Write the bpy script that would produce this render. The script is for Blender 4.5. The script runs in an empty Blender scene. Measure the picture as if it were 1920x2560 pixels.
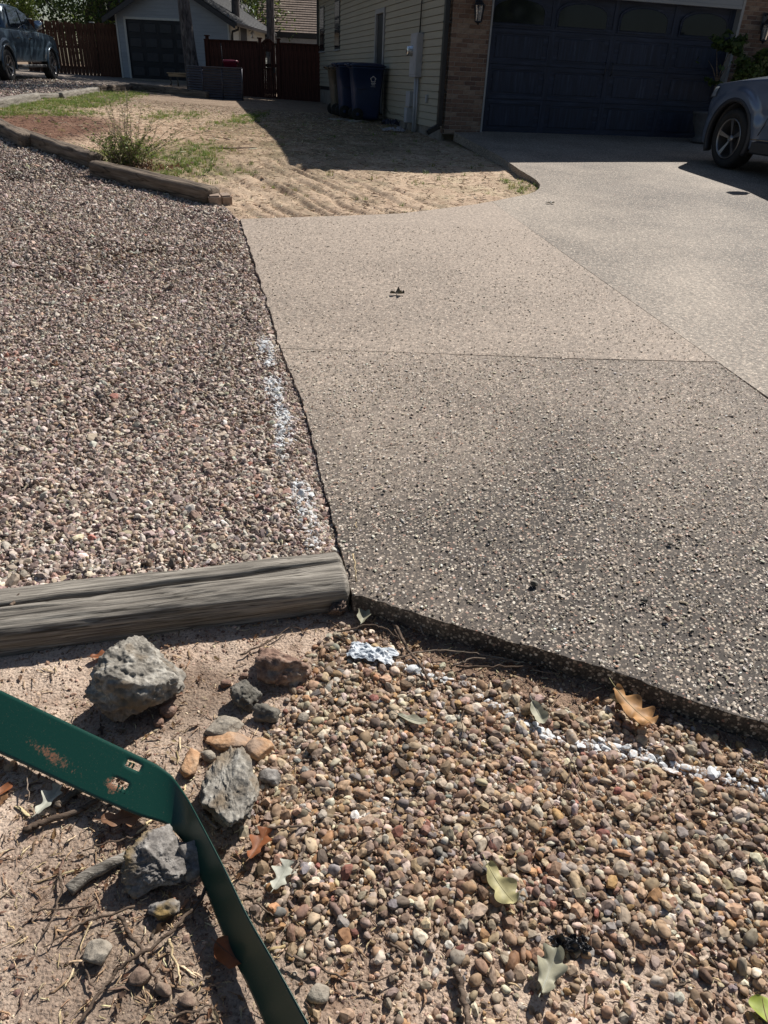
import bpy, bmesh, math, random
import numpy as np
from mathutils import Vector, Matrix

random.seed(7)
RS = np.random.RandomState(11)
PI = math.pi
sc = bpy.context.scene
COL = sc.collection

# ------------------------------------------------------------------ camera
FPX, IW, IH = 1805.0, 1920.0, 2560.0
TH, RO = math.radians(30.9), math.radians(2.75)
CAM = np.array([0.0, 0.0, 1.56])
FW = np.array([0, math.cos(TH), -math.sin(TH)])
U0 = np.array([0, math.sin(TH), math.cos(TH)])
R0 = np.array([1.0, 0, 0])
RT = math.cos(RO) * R0 + math.sin(RO) * U0
UP = -math.sin(RO) * R0 + math.cos(RO) * U0
cd = bpy.data.cameras.new('camera')
cam = bpy.data.objects.new('camera', cd)
COL.objects.link(cam)
cam.matrix_world = Matrix(((RT[0], UP[0], -FW[0], CAM[0]), (RT[1], UP[1], -FW[1], CAM[1]),
                           (RT[2], UP[2], -FW[2], CAM[2]), (0, 0, 0, 1)))
cd.sensor_fit = 'VERTICAL'
cd.sensor_height = 24
cd.lens = FPX / IH * 24
cd.clip_start = 0.02
cd.clip_end = 600
sc.camera = cam

# ------------------------------------------------------------------ light
SUN_EL = math.radians(45)
SH = np.array([-0.56, -0.828])                 # the way shadows fall on the ground
az = math.atan2(-SH[0], -SH[1])                # clockwise from +Y, towards the sun
w = bpy.data.worlds.new('World')
sc.world = w
w.use_nodes = True
nt = w.node_tree
bg = nt.nodes['Background']
sky = nt.nodes.new('ShaderNodeTexSky')
sky.sky_type = 'NISHITA'
sky.sun_disc = False
sky.sun_elevation = SUN_EL
sky.sun_rotation = az
sky.ozone_density = 1.3
nt.links.new(sky.outputs[0], bg.inputs[0])
bg.inputs[1].default_value = 0.05
sl = bpy.data.lights.new('sun', 'SUN')
sl.energy = 5.0
sl.angle = math.radians(0.55)
sl.color = (1.0, 0.945, 0.875)
so = bpy.data.objects.new('sun', sl)
COL.objects.link(so)
sdir = Vector((SH[0] * math.cos(SUN_EL), SH[1] * math.cos(SUN_EL), -math.sin(SUN_EL)))
so.rotation_euler = sdir.to_track_quat('-Z', 'Y').to_euler()
so.location = (20, 30, 30)
sc.view_settings.view_transform = 'Standard'
sc.view_settings.look = 'None'
sc.view_settings.exposure = 0.32
sc.view_settings.gamma = 1.0
sc.view_settings.use_curve_mapping = False
sc.render.engine = 'CYCLES'
sc.cycles.max_bounces = 6

# ------------------------------------------------------------------ terrain functions
def slab_z(x, y):
    t = np.clip((y - 8.5) / 5.5, 0, 1)
    return 0.0575 * (y - .268 * np.clip(x - 1.3, 0, 12) * t * t * (3 - 2 * t))

def yard_z(x, y):
    p1 = 0.0575 * y - 0.03
    p2 = 0.70 + 0.012 * np.clip(y - 16, 0, 30) + 0.03 * np.clip(-x - 3, 0, 20)
    k = 0.15
    h = np.maximum(k - np.abs(p1 - p2), 0) / k
    t = np.clip((y - 8.6) / 2.0, 0, 1) * np.clip((x + 1.6) / 2.0, 0, 1) * np.clip((16 - y) / 3, 0, 1)
    return np.minimum(p1, p2) - h * h * k / 4 - .075 * t

def fg_z(x, y):
    return 0.0575 * y - 0.078

def ray(px, py):
    return FW + RT * (px - 960) / FPX - UP * (py - 1280) / FPX

def at(px, py, s=yard_z, dz=0.0):
    """the place on a ground surface that shows at this point of the photograph"""
    d = ray(px, py)
    lo, hi = .1, 200.
    for _ in range(50):
        m = (lo + hi) / 2
        p = CAM + d * m
        if p[2] > float(s(p[0], p[1])) + dz: lo = m
        else: hi = m
    return CAM + d * lo

def atz(px, py, z):
    d = ray(px, py)
    return CAM + d * ((z - CAM[2]) / d[2])

# ------------------------------------------------------------------ numpy noise
def _h(i, j, k):
    n = (i * 374761393 + j * 668265263 + k * 2147483647 + 1013904223).astype(np.int64) & 0xffffffff
    n = ((n ^ (n >> 13)) * 1274126177) & 0xffffffff
    n = (n ^ (n >> 16)) & 0xffffff
    return n / float(0xffffff)

def vnoise(x, y, z=0.0):
    x = np.asarray(x, float); y = np.asarray(y, float) + 0 * x; z = np.asarray(z, float) + 0 * x
    xi = np.floor(x).astype(np.int64); yi = np.floor(y).astype(np.int64); zi = np.floor(z).astype(np.int64)
    fx = x - xi; fy = y - yi; fz = z - zi
    fx = fx * fx * (3 - 2 * fx); fy = fy * fy * (3 - 2 * fy); fz = fz * fz * (3 - 2 * fz)
    r = 0
    for a in (0, 1):
        for b in (0, 1):
            for c in (0, 1):
                wgt = (fx if a else 1 - fx) * (fy if b else 1 - fy) * (fz if c else 1 - fz)
                r = r + wgt * _h(xi + a, yi + b, zi + c)
    return r * 2 - 1

def fbm(x, y, z=0.0, o=4):
    r = 0; a = .5; f = 1.0
    for i in range(o):
        r = r + a * vnoise(np.asarray(x) * f + 17 * i, np.asarray(y) * f + 5 * i, np.asarray(z) * f)
        a *= .5; f *= 2.03
    return r

def sstep(a, b, x):
    t = np.clip((x - a) / (b - a), 0, 1)
    return t * t * (3 - 2 * t)

# ------------------------------------------------------------------ object helpers
def tag(o, label=None, cat=None, group=None, kind=None):
    if label: o['label'] = label
    if cat: o['category'] = cat
    if group: o['group'] = group
    if kind: o['kind'] = kind
    return o

def empty(name, loc, label, cat, rz=0.0, group=None):
    o = bpy.data.objects.new(name, None)
    COL.objects.link(o)
    o.location = Vector([float(v) for v in loc])
    o.rotation_euler = (0, 0, rz)
    o.empty_display_size = .1
    return tag(o, label, cat, group)

def link(name, me, mat=None, parent=None):
    if mat is not None and not me.materials:
        me.materials.append(mat)
    o = bpy.data.objects.new(name, me)
    COL.objects.link(o)
    if parent is not None: o.parent = parent
    return o

def mesh(verts, faces, smooth=False):
    me = bpy.data.meshes.new('m')
    me.from_pydata([tuple(float(c) for c in v) for v in verts], [], [tuple(int(i) for i in f) for f in faces])
    me.update()
    if smooth:
        me.polygons.foreach_set('use_smooth', [True] * len(me.polygons))
    return me

def grid_mesh(P, smooth=True, wrap_v=False, cap=False):
    """P: array n x m x 3"""
    n, m = P.shape[:2]
    me = bpy.data.meshes.new('g')
    idx = np.arange(n * m).reshape(n, m)
    if wrap_v:
        a = idx[:-1, :]; b = idx[1:, :]
        q = np.stack([a, b, np.roll(b, -1, 1), np.roll(a, -1, 1)], -1).reshape(-1, 4)
    else:
        q = np.stack([idx[:-1, :-1], idx[1:, :-1], idx[1:, 1:], idx[:-1, 1:]], -1).reshape(-1, 4)
    nf = len(q)
    faces = q.tolist()
    if cap:
        faces.append(idx[0].tolist()); faces.append(idx[-1][::-1].tolist())
    me.from_pydata([], [], []) if False else None
    if cap:
        me.from_pydata(P.reshape(-1, 3).tolist(), [], faces)
    else:
        me.vertices.add(n * m)
        me.vertices.foreach_set('co', P.reshape(-1).astype(np.float32))
        me.loops.add(nf * 4)
        me.loops.foreach_set('vertex_index', q.reshape(-1).astype(np.int32))
        me.polygons.add(nf)
        me.polygons.foreach_set('loop_start', np.arange(0, nf * 4, 4, dtype=np.int32))
    me.update(calc_edges=True)
    me.validate()
    if smooth:
        me.polygons.foreach_set('use_smooth', np.ones(len(me.polygons), bool))
    return me

def vcol(me, name, arr):
    a = me.attributes.new(name, 'FLOAT_COLOR', 'POINT')
    c = np.ones((len(me.vertices), 4), np.float32)
    c[:, :arr.shape[1]] = arr
    a.data.foreach_set('color', c.reshape(-1))

def bevel_me(me, width, seg=1):
    bm = bmesh.new(); bm.from_mesh(me)
    bmesh.ops.bevel(bm, geom=bm.edges[:], offset=width, segments=seg, affect='EDGES', clamp_overlap=True)
    bm.to_mesh(me); bm.free(); me.update()
    return me

def box_me(x0, x1, y0, y1, z0, z1, bev=0.0, seg=1):
    v = [(x, y, z) for x in (x0, x1) for y in (y0, y1) for z in (z0, z1)]
    f = [(0, 1, 3, 2), (4, 6, 7, 5), (0, 4, 5, 1), (2, 3, 7, 6), (0, 2, 6, 4), (1, 5, 7, 3)]
    me = mesh(v, f)
    if bev: bevel_me(me, bev, seg)
    return me

def join_me(ms):
    """join meshes (list of mesh or (mesh, Matrix)) into one"""
    bm = bmesh.new()
    for m in ms:
        if isinstance(m, tuple):
            t = m[0].copy(); t.transform(m[1]); bm.from_mesh(t); bpy.data.meshes.remove(t)
        else:
            bm.from_mesh(m)
    me = bpy.data.meshes.new('j'); bm.to_mesh(me); bm.free()
    return me

def box(name, mat, parent, x0, x1, y0, y1, z0, z1, bev=0.0, seg=1):
    return link(name, box_me(x0, x1, y0, y1, z0, z1, bev, seg), mat, parent)

def tube_me(pts, rad, sides=8, cap=True, rough=0.0):
    pts = [Vector([float(c) for c in p]) for p in pts]
    n = len(pts)
    if not hasattr(rad, '__len__'): rad = [rad] * n
    P = np.zeros((n, sides, 3))
    up = Vector((0, 0, 1))
    t0 = (pts[1] - pts[0]).normalized()
    if abs(t0.dot(up)) > .95: up = Vector((1, 0, 0))
    a = t0.cross(up).normalized()
    for i in range(n):
        t = (pts[min(i + 1, n - 1)] - pts[max(i - 1, 0)]).normalized()
        a = (a - t * a.dot(t)).normalized(); b = t.cross(a)
        for k in range(sides):
            an = 2 * PI * k / sides
            r = rad[i] * (1 + rough * random.uniform(-1, 1))
            P[i, k] = pts[i] + (a * math.cos(an) + b * math.sin(an)) * r
    return grid_mesh(P, True, wrap_v=True, cap=cap)

def lathe_me(prof, seg=24, axis='z'):
    """prof: list (r, h)"""
    P = np.zeros((len(prof), seg, 3))
    for i, (r, h) in enumerate(prof):
        for k in range(seg):
            an = 2 * PI * k / seg
            c, s = math.cos(an) * r, math.sin(an) * r
            P[i, k] = (c, s, h) if axis == 'z' else ((h, c, s) if axis == 'x' else (c, h, s))
    return grid_mesh(P, True, wrap_v=True)

def copy_tree(o, parent=None):
    c = o.copy(); COL.objects.link(c)
    if parent is not None: c.parent = parent
    for ch in list(o.children): copy_tree(ch, c)
    return c

# ------------------------------------------------------------------ materials
def newmat(name):
    m = bpy.data.materials.new(name); m.use_nodes = True
    nt = m.node_tree
    return m, nt, nt.nodes, nt.links, nt.nodes['Principled BSDF']

def N(nt, t, **kw):
    n = nt.nodes.new(t)
    for k, v in kw.items(): setattr(n, k, v)
    return n

def ramp(nt, stops, interp='LINEAR'):
    r = nt.nodes.new('ShaderNodeValToRGB')
    r.color_ramp.interpolation = interp
    e = r.color_ramp.elements
    while len(e) < len(stops): e.new(0.5)
    for el, (p, c) in zip(e, stops):
        el.position = p; el.color = (*c, 1) if len(c) == 3 else c
    return r

def mat(name, c1, c2=None, scale=8, stretch=(1, 1, 1), rough=.7, bump=.2, metal=0, spec=.5, detail=6, dist=.01, coords='Object', c3=None, lo=.35, hi=.65, coat=0):
    m, nt, n, l, p = newmat(name)
    tc = N(nt, 'ShaderNodeTexCoord'); mp = N(nt, 'ShaderNodeMapping'); mp.inputs['Scale'].default_value = stretch
    l.new(tc.outputs[coords], mp.inputs[0])
    nz = N(nt, 'ShaderNodeTexNoise'); nz.inputs['Scale'].default_value = scale; nz.inputs['Detail'].default_value = detail
    nz.inputs['Roughness'].default_value = .62
    l.new(mp.outputs[0], nz.inputs['Vector'])
    c2 = c2 or tuple(v * .7 for v in c1)
    st = [(lo, c2), (hi, c1)] if c3 is None else [(lo, c2), ((lo + hi) / 2, c1), (hi, c3)]
    r = ramp(nt, st); l.new(nz.outputs[0], r.inputs[0])
    l.new(r.outputs[0], p.inputs['Base Color'])
    p.inputs['Roughness'].default_value = rough; p.inputs['Metallic'].default_value = metal
    p.inputs['Specular IOR Level'].default_value = spec
    if coat: p.inputs['Coat Weight'].default_value = coat; p.inputs['Coat Roughness'].default_value = .06
    if bump:
        b = N(nt, 'ShaderNodeBump'); b.inputs['Strength'].default_value = bump; b.inputs['Distance'].default_value = dist
        l.new(nz.outputs[0], b.inputs['Height']); l.new(b.outputs[0], p.inputs['Normal'])
    return m

def stone_mat(name, rough=.75, spec=.35, grain=90, bump=.35, inst=True, wet=0):
    """colour of each stone from its own 'tone' attribute, with grain, veins and stains"""
    m, nt, n, l, p = newmat(name)
    at_ = N(nt, 'ShaderNodeAttribute'); at_.attribute_name = 'tone'; at_.attribute_type = 'INSTANCER' if inst else 'GEOMETRY'
    g = N(nt, 'ShaderNodeNewGeometry')
    nz = N(nt, 'ShaderNodeTexNoise'); nz.inputs['Scale'].default_value = grain; nz.inputs['Detail'].default_value = 5
    l.new(g.outputs['Position'], nz.inputs['Vector'])
    r = ramp(nt, [(.3, (.55, .5, .46)), (.5, (1, 1, 1)), (.7, (1.25, 1.2, 1.15))]); l.new(nz.outputs[0], r.inputs[0])
    mx = N(nt, 'ShaderNodeMix', data_type='RGBA', blend_type='MULTIPLY'); mx.inputs[0].default_value = 1
    l.new(at_.outputs['Color'], mx.inputs[6]); l.new(r.outputs[0], mx.inputs[7])
    # marking paint that fell from above: alpha of 'tone' says how much reached this stone
    n2 = N(nt, 'ShaderNodeTexNoise'); n2.inputs['Scale'].default_value = 170; n2.inputs['Detail'].default_value = 3; l.new(g.outputs['Position'], n2.inputs['Vector'])
    sx = N(nt, 'ShaderNodeSeparateXYZ'); l.new(g.outputs['Normal'], sx.inputs[0])
    m1 = N(nt, 'ShaderNodeMath', operation='MULTIPLY_ADD'); l.new(sx.outputs[2], m1.inputs[0]); m1.inputs[1].default_value = .35; m1.inputs[2].default_value = -.45
    m2 = N(nt, 'ShaderNodeMath', operation='ADD'); l.new(m1.outputs[0], m2.inputs[0]); l.new(n2.outputs[0], m2.inputs[1])
    iv = N(nt, 'ShaderNodeMath', operation='SUBTRACT'); iv.inputs[0].default_value = 1.0; l.new(at_.outputs['Alpha'], iv.inputs[1])
    m3 = N(nt, 'ShaderNodeMath', operation='ADD'); l.new(m2.outputs[0], m3.inputs[0]); l.new(iv.outputs[0], m3.inputs[1])
    mr = N(nt, 'ShaderNodeMapRange'); mr.inputs[1].default_value = .72; mr.inputs[2].default_value = 1.02; l.new(m3.outputs[0], mr.inputs[0])
    gt = N(nt, 'ShaderNodeMath', operation='GREATER_THAN'); gt.inputs[1].default_value = .02; l.new(iv.outputs[0], gt.inputs[0])
    m4 = N(nt, 'ShaderNodeMath', operation='MULTIPLY'); l.new(mr.outputs[0], m4.inputs[0]); l.new(gt.outputs[0], m4.inputs[1])
    mp_ = N(nt, 'ShaderNodeMix', data_type='RGBA'); l.new(m4.outputs[0], mp_.inputs[0]); l.new(mx.outputs[2], mp_.inputs[6]); mp_.inputs[7].default_value = (.66, .68, .69, 1)
    l.new(mp_.outputs[2], p.inputs['Base Color'])
    p.inputs['Roughness'].default_value = rough; p.inputs['Specular IOR Level'].default_value = spec
    b = N(nt, 'ShaderNodeBump'); b.inputs['Strength'].default_value = bump; b.inputs['Distance'].default_value = .003
    l.new(nz.outputs[0], b.inputs['Height']); l.new(b.outputs[0], p.inputs['Normal'])
    return m

def ground_mat():
    m, nt, n, l, p = newmat('soil')
    a = N(nt, 'ShaderNodeAttribute'); a.attribute_name = 'tone'
    g = N(nt, 'ShaderNodeNewGeometry')
    def nz(s, d=6, v=None, r=.65):
        k = N(nt, 'ShaderNodeTexNoise'); k.inputs['Scale'].default_value = s; k.inputs['Detail'].default_value = d; k.inputs['Roughness'].default_value = r
        l.new(g.outputs['Position'] if v is None else v, k.inputs['Vector']); return k
    n1 = nz(14); n2 = nz(140, 4); n3 = nz(3, 4)
    r1 = ramp(nt, [(.3, (.72, .66, .62)), (.5, (1, 1, 1)), (.72, (1.22, 1.2, 1.16))]); l.new(n1.outputs[0], r1.inputs[0])
    r2 = ramp(nt, [(.32, (.5, .45, .42)), (.48, (1, 1, 1)), (.68, (1.25, 1.22, 1.18))]); l.new(n2.outputs[0], r2.inputs[0])
    r3 = ramp(nt, [(.35, (.84, .8, .78)), (.6, (1.08, 1.07, 1.05))]); l.new(n3.outputs[0], r3.inputs[0])
    c = a.outputs['Color']
    for rr in (r1, r2, r3):
        mx = N(nt, 'ShaderNodeMix', data_type='RGBA', blend_type='MULTIPLY'); mx.inputs[0].default_value = 1
        l.new(c, mx.inputs[6]); l.new(rr.outputs[0], mx.inputs[7]); c = mx.outputs[2]
    l.new(c, p.inputs['Base Color'])
    p.inputs['Roughness'].default_value = .95; p.inputs['Specular IOR Level'].default_value = .15
    vo = N(nt, 'ShaderNodeTexVoronoi'); vo.inputs['Scale'].default_value = 120; l.new(g.outputs['Position'], vo.inputs['Vector'])
    ad = N(nt, 'ShaderNodeMath', operation='ADD'); l.new(n1.outputs[0], ad.inputs[0])
    sc_ = N(nt, 'ShaderNodeMath', operation='MULTIPLY'); sc_.inputs[1].default_value = .5; l.new(n2.outputs[0], sc_.inputs[0]); l.new(sc_.outputs[0], ad.inputs[1])
    s2 = N(nt, 'ShaderNodeMath', operation='MULTIPLY'); s2.inputs[1].default_value = -.3; l.new(vo.outputs['Distance'], s2.inputs[0])
    ad2 = N(nt, 'ShaderNodeMath', operation='ADD'); l.new(ad.outputs[0], ad2.inputs[0]); l.new(s2.outputs[0], ad2.inputs[1])
    b = N(nt, 'ShaderNodeBump'); b.inputs['Strength'].default_value = .8; b.inputs['Distance'].default_value = .012
    l.new(ad2.outputs[0], b.inputs['Height']); l.new(b.outputs[0], p.inputs['Normal'])
    return m

def aggregate_mat(name, base_lo, base_hi, dust, dust_amt, fleck=.6, mott=1.0, rgh=.8):
    """washed concrete: pebbles of several tones set in a darker paste, dusted with sand in places"""
    m, nt, n, l, p = newmat(name)
    g = N(nt, 'ShaderNodeNewGeometry')
    warp = N(nt, 'ShaderNodeTexNoise'); warp.inputs['Scale'].default_value = 60; l.new(g.outputs['Position'], warp.inputs['Vector'])
    wm = N(nt, 'ShaderNodeMix', data_type='RGBA', blend_type='LINEAR_LIGHT'); wm.inputs[0].default_value = .006
    l.new(g.outputs['Position'], wm.inputs[6]); l.new(warp.outputs['Color'], wm.inputs[7])
    vo = N(nt, 'ShaderNodeTexVoronoi'); vo.inputs['Scale'].default_value = 88; l.new(wm.outputs[2], vo.inputs['Vector'])
    stone = ramp(nt, [(.0, (.13, .105, .085)), (.25, (.2, .165, .13)), (.5, (.3, .25, .2)), (.72, (.42, .36, .29)), (.88, (.6, .55, .47)), (1, (.34, .18, .13))])
    sep = N(nt, 'ShaderNodeSeparateColor'); l.new(vo.outputs['Color'], sep.inputs[0]); l.new(sep.outputs[0], stone.inputs[0])
    thr = N(nt, 'ShaderNodeMath', operation='MULTIPLY_ADD'); l.new(sep.outputs[1], thr.inputs[0]); thr.inputs[1].default_value = .30; thr.inputs[2].default_value = fleck * .5
    er_ = N(nt, 'ShaderNodeMath', operation='SUBTRACT'); l.new(thr.outputs[0], er_.inputs[0]); l.new(vo.outputs['Distance'], er_.inputs[1])
    edge = N(nt, 'ShaderNodeMapRange'); edge.inputs[1].default_value = -.02; edge.inputs[2].default_value = .05; l.new(er_.outputs[0], edge.inputs[0])
    # paste
    big = N(nt, 'ShaderNodeTexNoise'); big.inputs['Scale'].default_value = .7; big.inputs['Detail'].default_value = 5; l.new(g.outputs['Position'], big.inputs['Vector'])
    paste = ramp(nt, [(.35, base_lo), (.65, base_hi)]); l.new(big.outputs[0], paste.inputs[0])
    fine = N(nt, 'ShaderNodeTexNoise'); fine.inputs['Scale'].default_value = 260; fine.inputs['Detail'].default_value = 3; l.new(g.outputs['Position'], fine.inputs['Vector'])
    fr = ramp(nt, [(.3, (.6, .6, .6)), (.7, (1.35, 1.33, 1.3))]); l.new(fine.outputs[0], fr.inputs[0])
    pm = N(nt, 'ShaderNodeMix', data_type='RGBA', blend_type='MULTIPLY'); pm.inputs[0].default_value = 1
    l.new(paste.outputs[0], pm.inputs[6]); l.new(fr.outputs[0], pm.inputs[7])
    mx = N(nt, 'ShaderNodeMix', data_type='RGBA'); l.new(edge.outputs[0], mx.inputs[0]); l.new(pm.outputs[2], mx.inputs[6]); l.new(stone.outputs[0], mx.inputs[7])
    # dust
    dn = N(nt, 'ShaderNodeTexNoise'); dn.inputs['Scale'].default_value = .95; dn.inputs['Detail'].default_value = 8; dn.inputs['Roughness'].default_value = .6; l.new(g.outputs['Position'], dn.inputs['Vector'])
    dr = ramp(nt, [(.38, (0, 0, 0)), (.68, (1, 1, 1))]); l.new(dn.outputs[0], dr.inputs[0])
    at_ = N(nt, 'ShaderNodeAttribute'); at_.attribute_name = 'dust'
    dm = N(nt, 'ShaderNodeMath', operation='MULTIPLY_ADD'); dm.inputs[1].default_value = dust_amt
    l.new(dr.outputs[0], dm.inputs[0]); l.new(at_.outputs['Fac'], dm.inputs[2])
    fb = N(nt, 'ShaderNodeMath', operation='MULTIPLY'); l.new(dm.outputs[0], fb.inputs[0])
    fd = ramp(nt, [(.3, (.45, .45, .45)), (.62, (1, 1, 1))]); l.new(fine.outputs[0], fd.inputs[0]); l.new(fd.outputs[0], fb.inputs[1])
    cl = N(nt, 'ShaderNodeClamp'); l.new(fb.outputs[0], cl.inputs[0]); cl.inputs[2].default_value = .62
    mo = N(nt, 'ShaderNodeTexNoise'); mo.inputs['Scale'].default_value = 42; mo.inputs['Detail'].default_value = 5; mo.inputs['Roughness'].default_value = .8; l.new(g.outputs['Position'], mo.inputs['Vector'])
    mr = ramp(nt, [(.36, (.42, .41, .40)), (.5, (.95, .95, .95)), (.64, (1.75, 1.72, 1.68))]); l.new(mo.outputs[0], mr.inputs[0])
    mx2 = N(nt, 'ShaderNodeMix', data_type='RGBA'); l.new(cl.outputs[0], mx2.inputs[0]); l.new(mx.outputs[2], mx2.inputs[6]); mx2.inputs[7].default_value = (*dust, 1)
    mx3 = N(nt, 'ShaderNodeMix', data_type='RGBA', blend_type='MULTIPLY'); mx3.inputs[0].default_value = mott; l.new(mx2.outputs[2], mx3.inputs[6]); l.new(mr.outputs[0], mx3.inputs[7])
    l.new(mx3.outputs[2], p.inputs['Base Color'])
    p.inputs['Roughness'].default_value = rgh; p.inputs['Specular IOR Level'].default_value = .35
    hh = N(nt, 'ShaderNodeMath', operation='MULTIPLY'); hh.inputs[1].default_value = -1.0; l.new(vo.outputs['Distance'], hh.inputs[0])
    b = N(nt, 'ShaderNodeBump'); b.inputs['Strength'].default_value = .22; b.inputs['Distance'].default_value = .002
    l.new(hh.outputs[0], b.inputs['Height']); l.new(b.outputs[0], p.inputs['Normal'])
    return m

def wood_mat(name, c_lo, c_mid, c_hi, sx=2.0, sy=45.0, sz=45.0, rough=.85, bump=.7, dist=.004, knots=False):
    """grain runs along the object's local X"""
    m, nt, n, l, p = newmat(name)
    tc = N(nt, 'ShaderNodeTexCoord'); mp = N(nt, 'ShaderNodeMapping'); mp.inputs['Scale'].default_value = (sx, sy, sz)
    l.new(tc.outputs['Object'], mp.inputs[0])
    nz = N(nt, 'ShaderNodeTexNoise'); nz.inputs['Scale'].default_value = 1; nz.inputs['Detail'].default_value = 8; nz.inputs['Roughness'].default_value = .7; nz.inputs['Distortion'].default_value = .6
    l.new(mp.outputs[0], nz.inputs['Vector'])
    mp2 = N(nt, 'ShaderNodeMapping'); mp2.inputs['Scale'].default_value = (sx * .8, sy * .18, sz * .18); l.new(tc.outputs['Object'], mp2.inputs[0])
    n2 = N(nt, 'ShaderNodeTexNoise'); n2.inputs['Scale'].default_value = 1; n2.inputs['Detail'].default_value = 4; nz.inputs['Distortion'].default_value = .12; l.new(mp2.outputs[0], n2.inputs['Vector'])
    r = ramp(nt, [(.3, c_lo), (.5, c_mid), (.7, c_hi)]); l.new(nz.outputs[0], r.inputs[0])
    r2 = ramp(nt, [(.35, (.72, .70, .68)), (.65, (1.15, 1.13, 1.1))]); l.new(n2.outputs[0], r2.inputs[0])
    mx = N(nt, 'ShaderNodeMix', data_type='RGBA', blend_type='MULTIPLY'); mx.inputs[0].default_value = 1
    l.new(r.outputs[0], mx.inputs[6]); l.new(r2.outputs[0], mx.inputs[7])
    mp3 = N(nt, 'ShaderNodeMapping'); mp3.inputs['Scale'].default_value = (sx * .3, sy * .22, sz * .22); l.new(tc.outputs['Object'], mp3.inputs[0])
    n3 = N(nt, 'ShaderNodeTexNoise'); n3.inputs['Scale'].default_value = 1; n3.inputs['Detail'].default_value = 3; n3.inputs['Distortion'].default_value = .3; l.new(mp3.outputs[0], n3.inputs['Vector'])
    r3 = ramp(nt, [(.482, (1, 1, 1)), (.496, (.12, .11, .10)), (.504, (.12, .11, .10)), (.518, (1, 1, 1))]); l.new(n3.outputs[0], r3.inputs[0])
    mx4 = N(nt, 'ShaderNodeMix', data_type='RGBA', blend_type='MULTIPLY'); mx4.inputs[0].default_value = .7
    l.new(mx.outputs[2], mx4.inputs[6]); l.new(r3.outputs[0], mx4.inputs[7]); l.new(mx4.outputs[2], p.inputs['Base Color'])
    p.inputs['Roughness'].default_value = rough; p.inputs['Specular IOR Level'].default_value = .25
    b = N(nt, 'ShaderNodeBump'); b.inputs['Strength'].default_value = bump; b.inputs['Distance'].default_value = dist
    l.new(nz.outputs[0], b.inputs['Height']); l.new(b.outputs[0], p.inputs['Normal'])
    return m

def leaf_mat(name, inst=False, trans=.35, fixed=None):
    m, nt, n, l, p = newmat(name)
    a = N(nt, 'ShaderNodeAttribute'); a.attribute_name = 'tone'; a.attribute_type = 'INSTANCER' if inst else 'GEOMETRY'
    c = a.outputs['Color']
    if fixed:
        g = N(nt, 'ShaderNodeTexCoord')
        nz = N(nt, 'ShaderNodeTexNoise'); nz.inputs['Scale'].default_value = 30; nz.inputs['Detail'].default_value = 5; l.new(g.outputs['Object'], nz.inputs['Vector'])
        r = ramp(nt, [(.3, tuple(v * .6 for v in fixed)), (.55, fixed), (.75, tuple(min(1, v * 1.3) for v in fixed))]); l.new(nz.outputs[0], r.inputs[0])
        c = r.outputs[0]
        b = N(nt, 'ShaderNodeBump'); b.inputs['Strength'].default_value = .4; b.inputs['Distance'].default_value = .002
        l.new(nz.outputs[0], b.inputs['Height']); l.new(b.outputs[0], p.inputs['Normal'])
    l.new(c, p.inputs['Base Color'])
    p.inputs['Roughness'].default_value = .55; p.inputs['Specular IOR Level'].default_value = .35
    tr = N(nt, 'ShaderNodeBsdfTranslucent'); l.new(c, tr.inputs[0])
    ms = N(nt, 'ShaderNodeMixShader'); ms.inputs[0].default_value = trans
    l.new(p.outputs[0], ms.inputs[1]); l.new(tr.outputs[0], ms.inputs[2]); l.new(ms.outputs[0], n['Material Output'].inputs[0])
    return m

M = {}
M['soil'] = ground_mat()
M['stone'] = stone_mat('stone')
M['stone_one'] = stone_mat('stone_one', inst=False, grain=60)
M['sliver'] = stone_mat('sliver', grain=200, bump=.2)
M['leaf_inst'] = leaf_mat('leaf_inst', inst=True)
M['leaf_geo'] = leaf_mat('leaf_geo')

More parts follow.
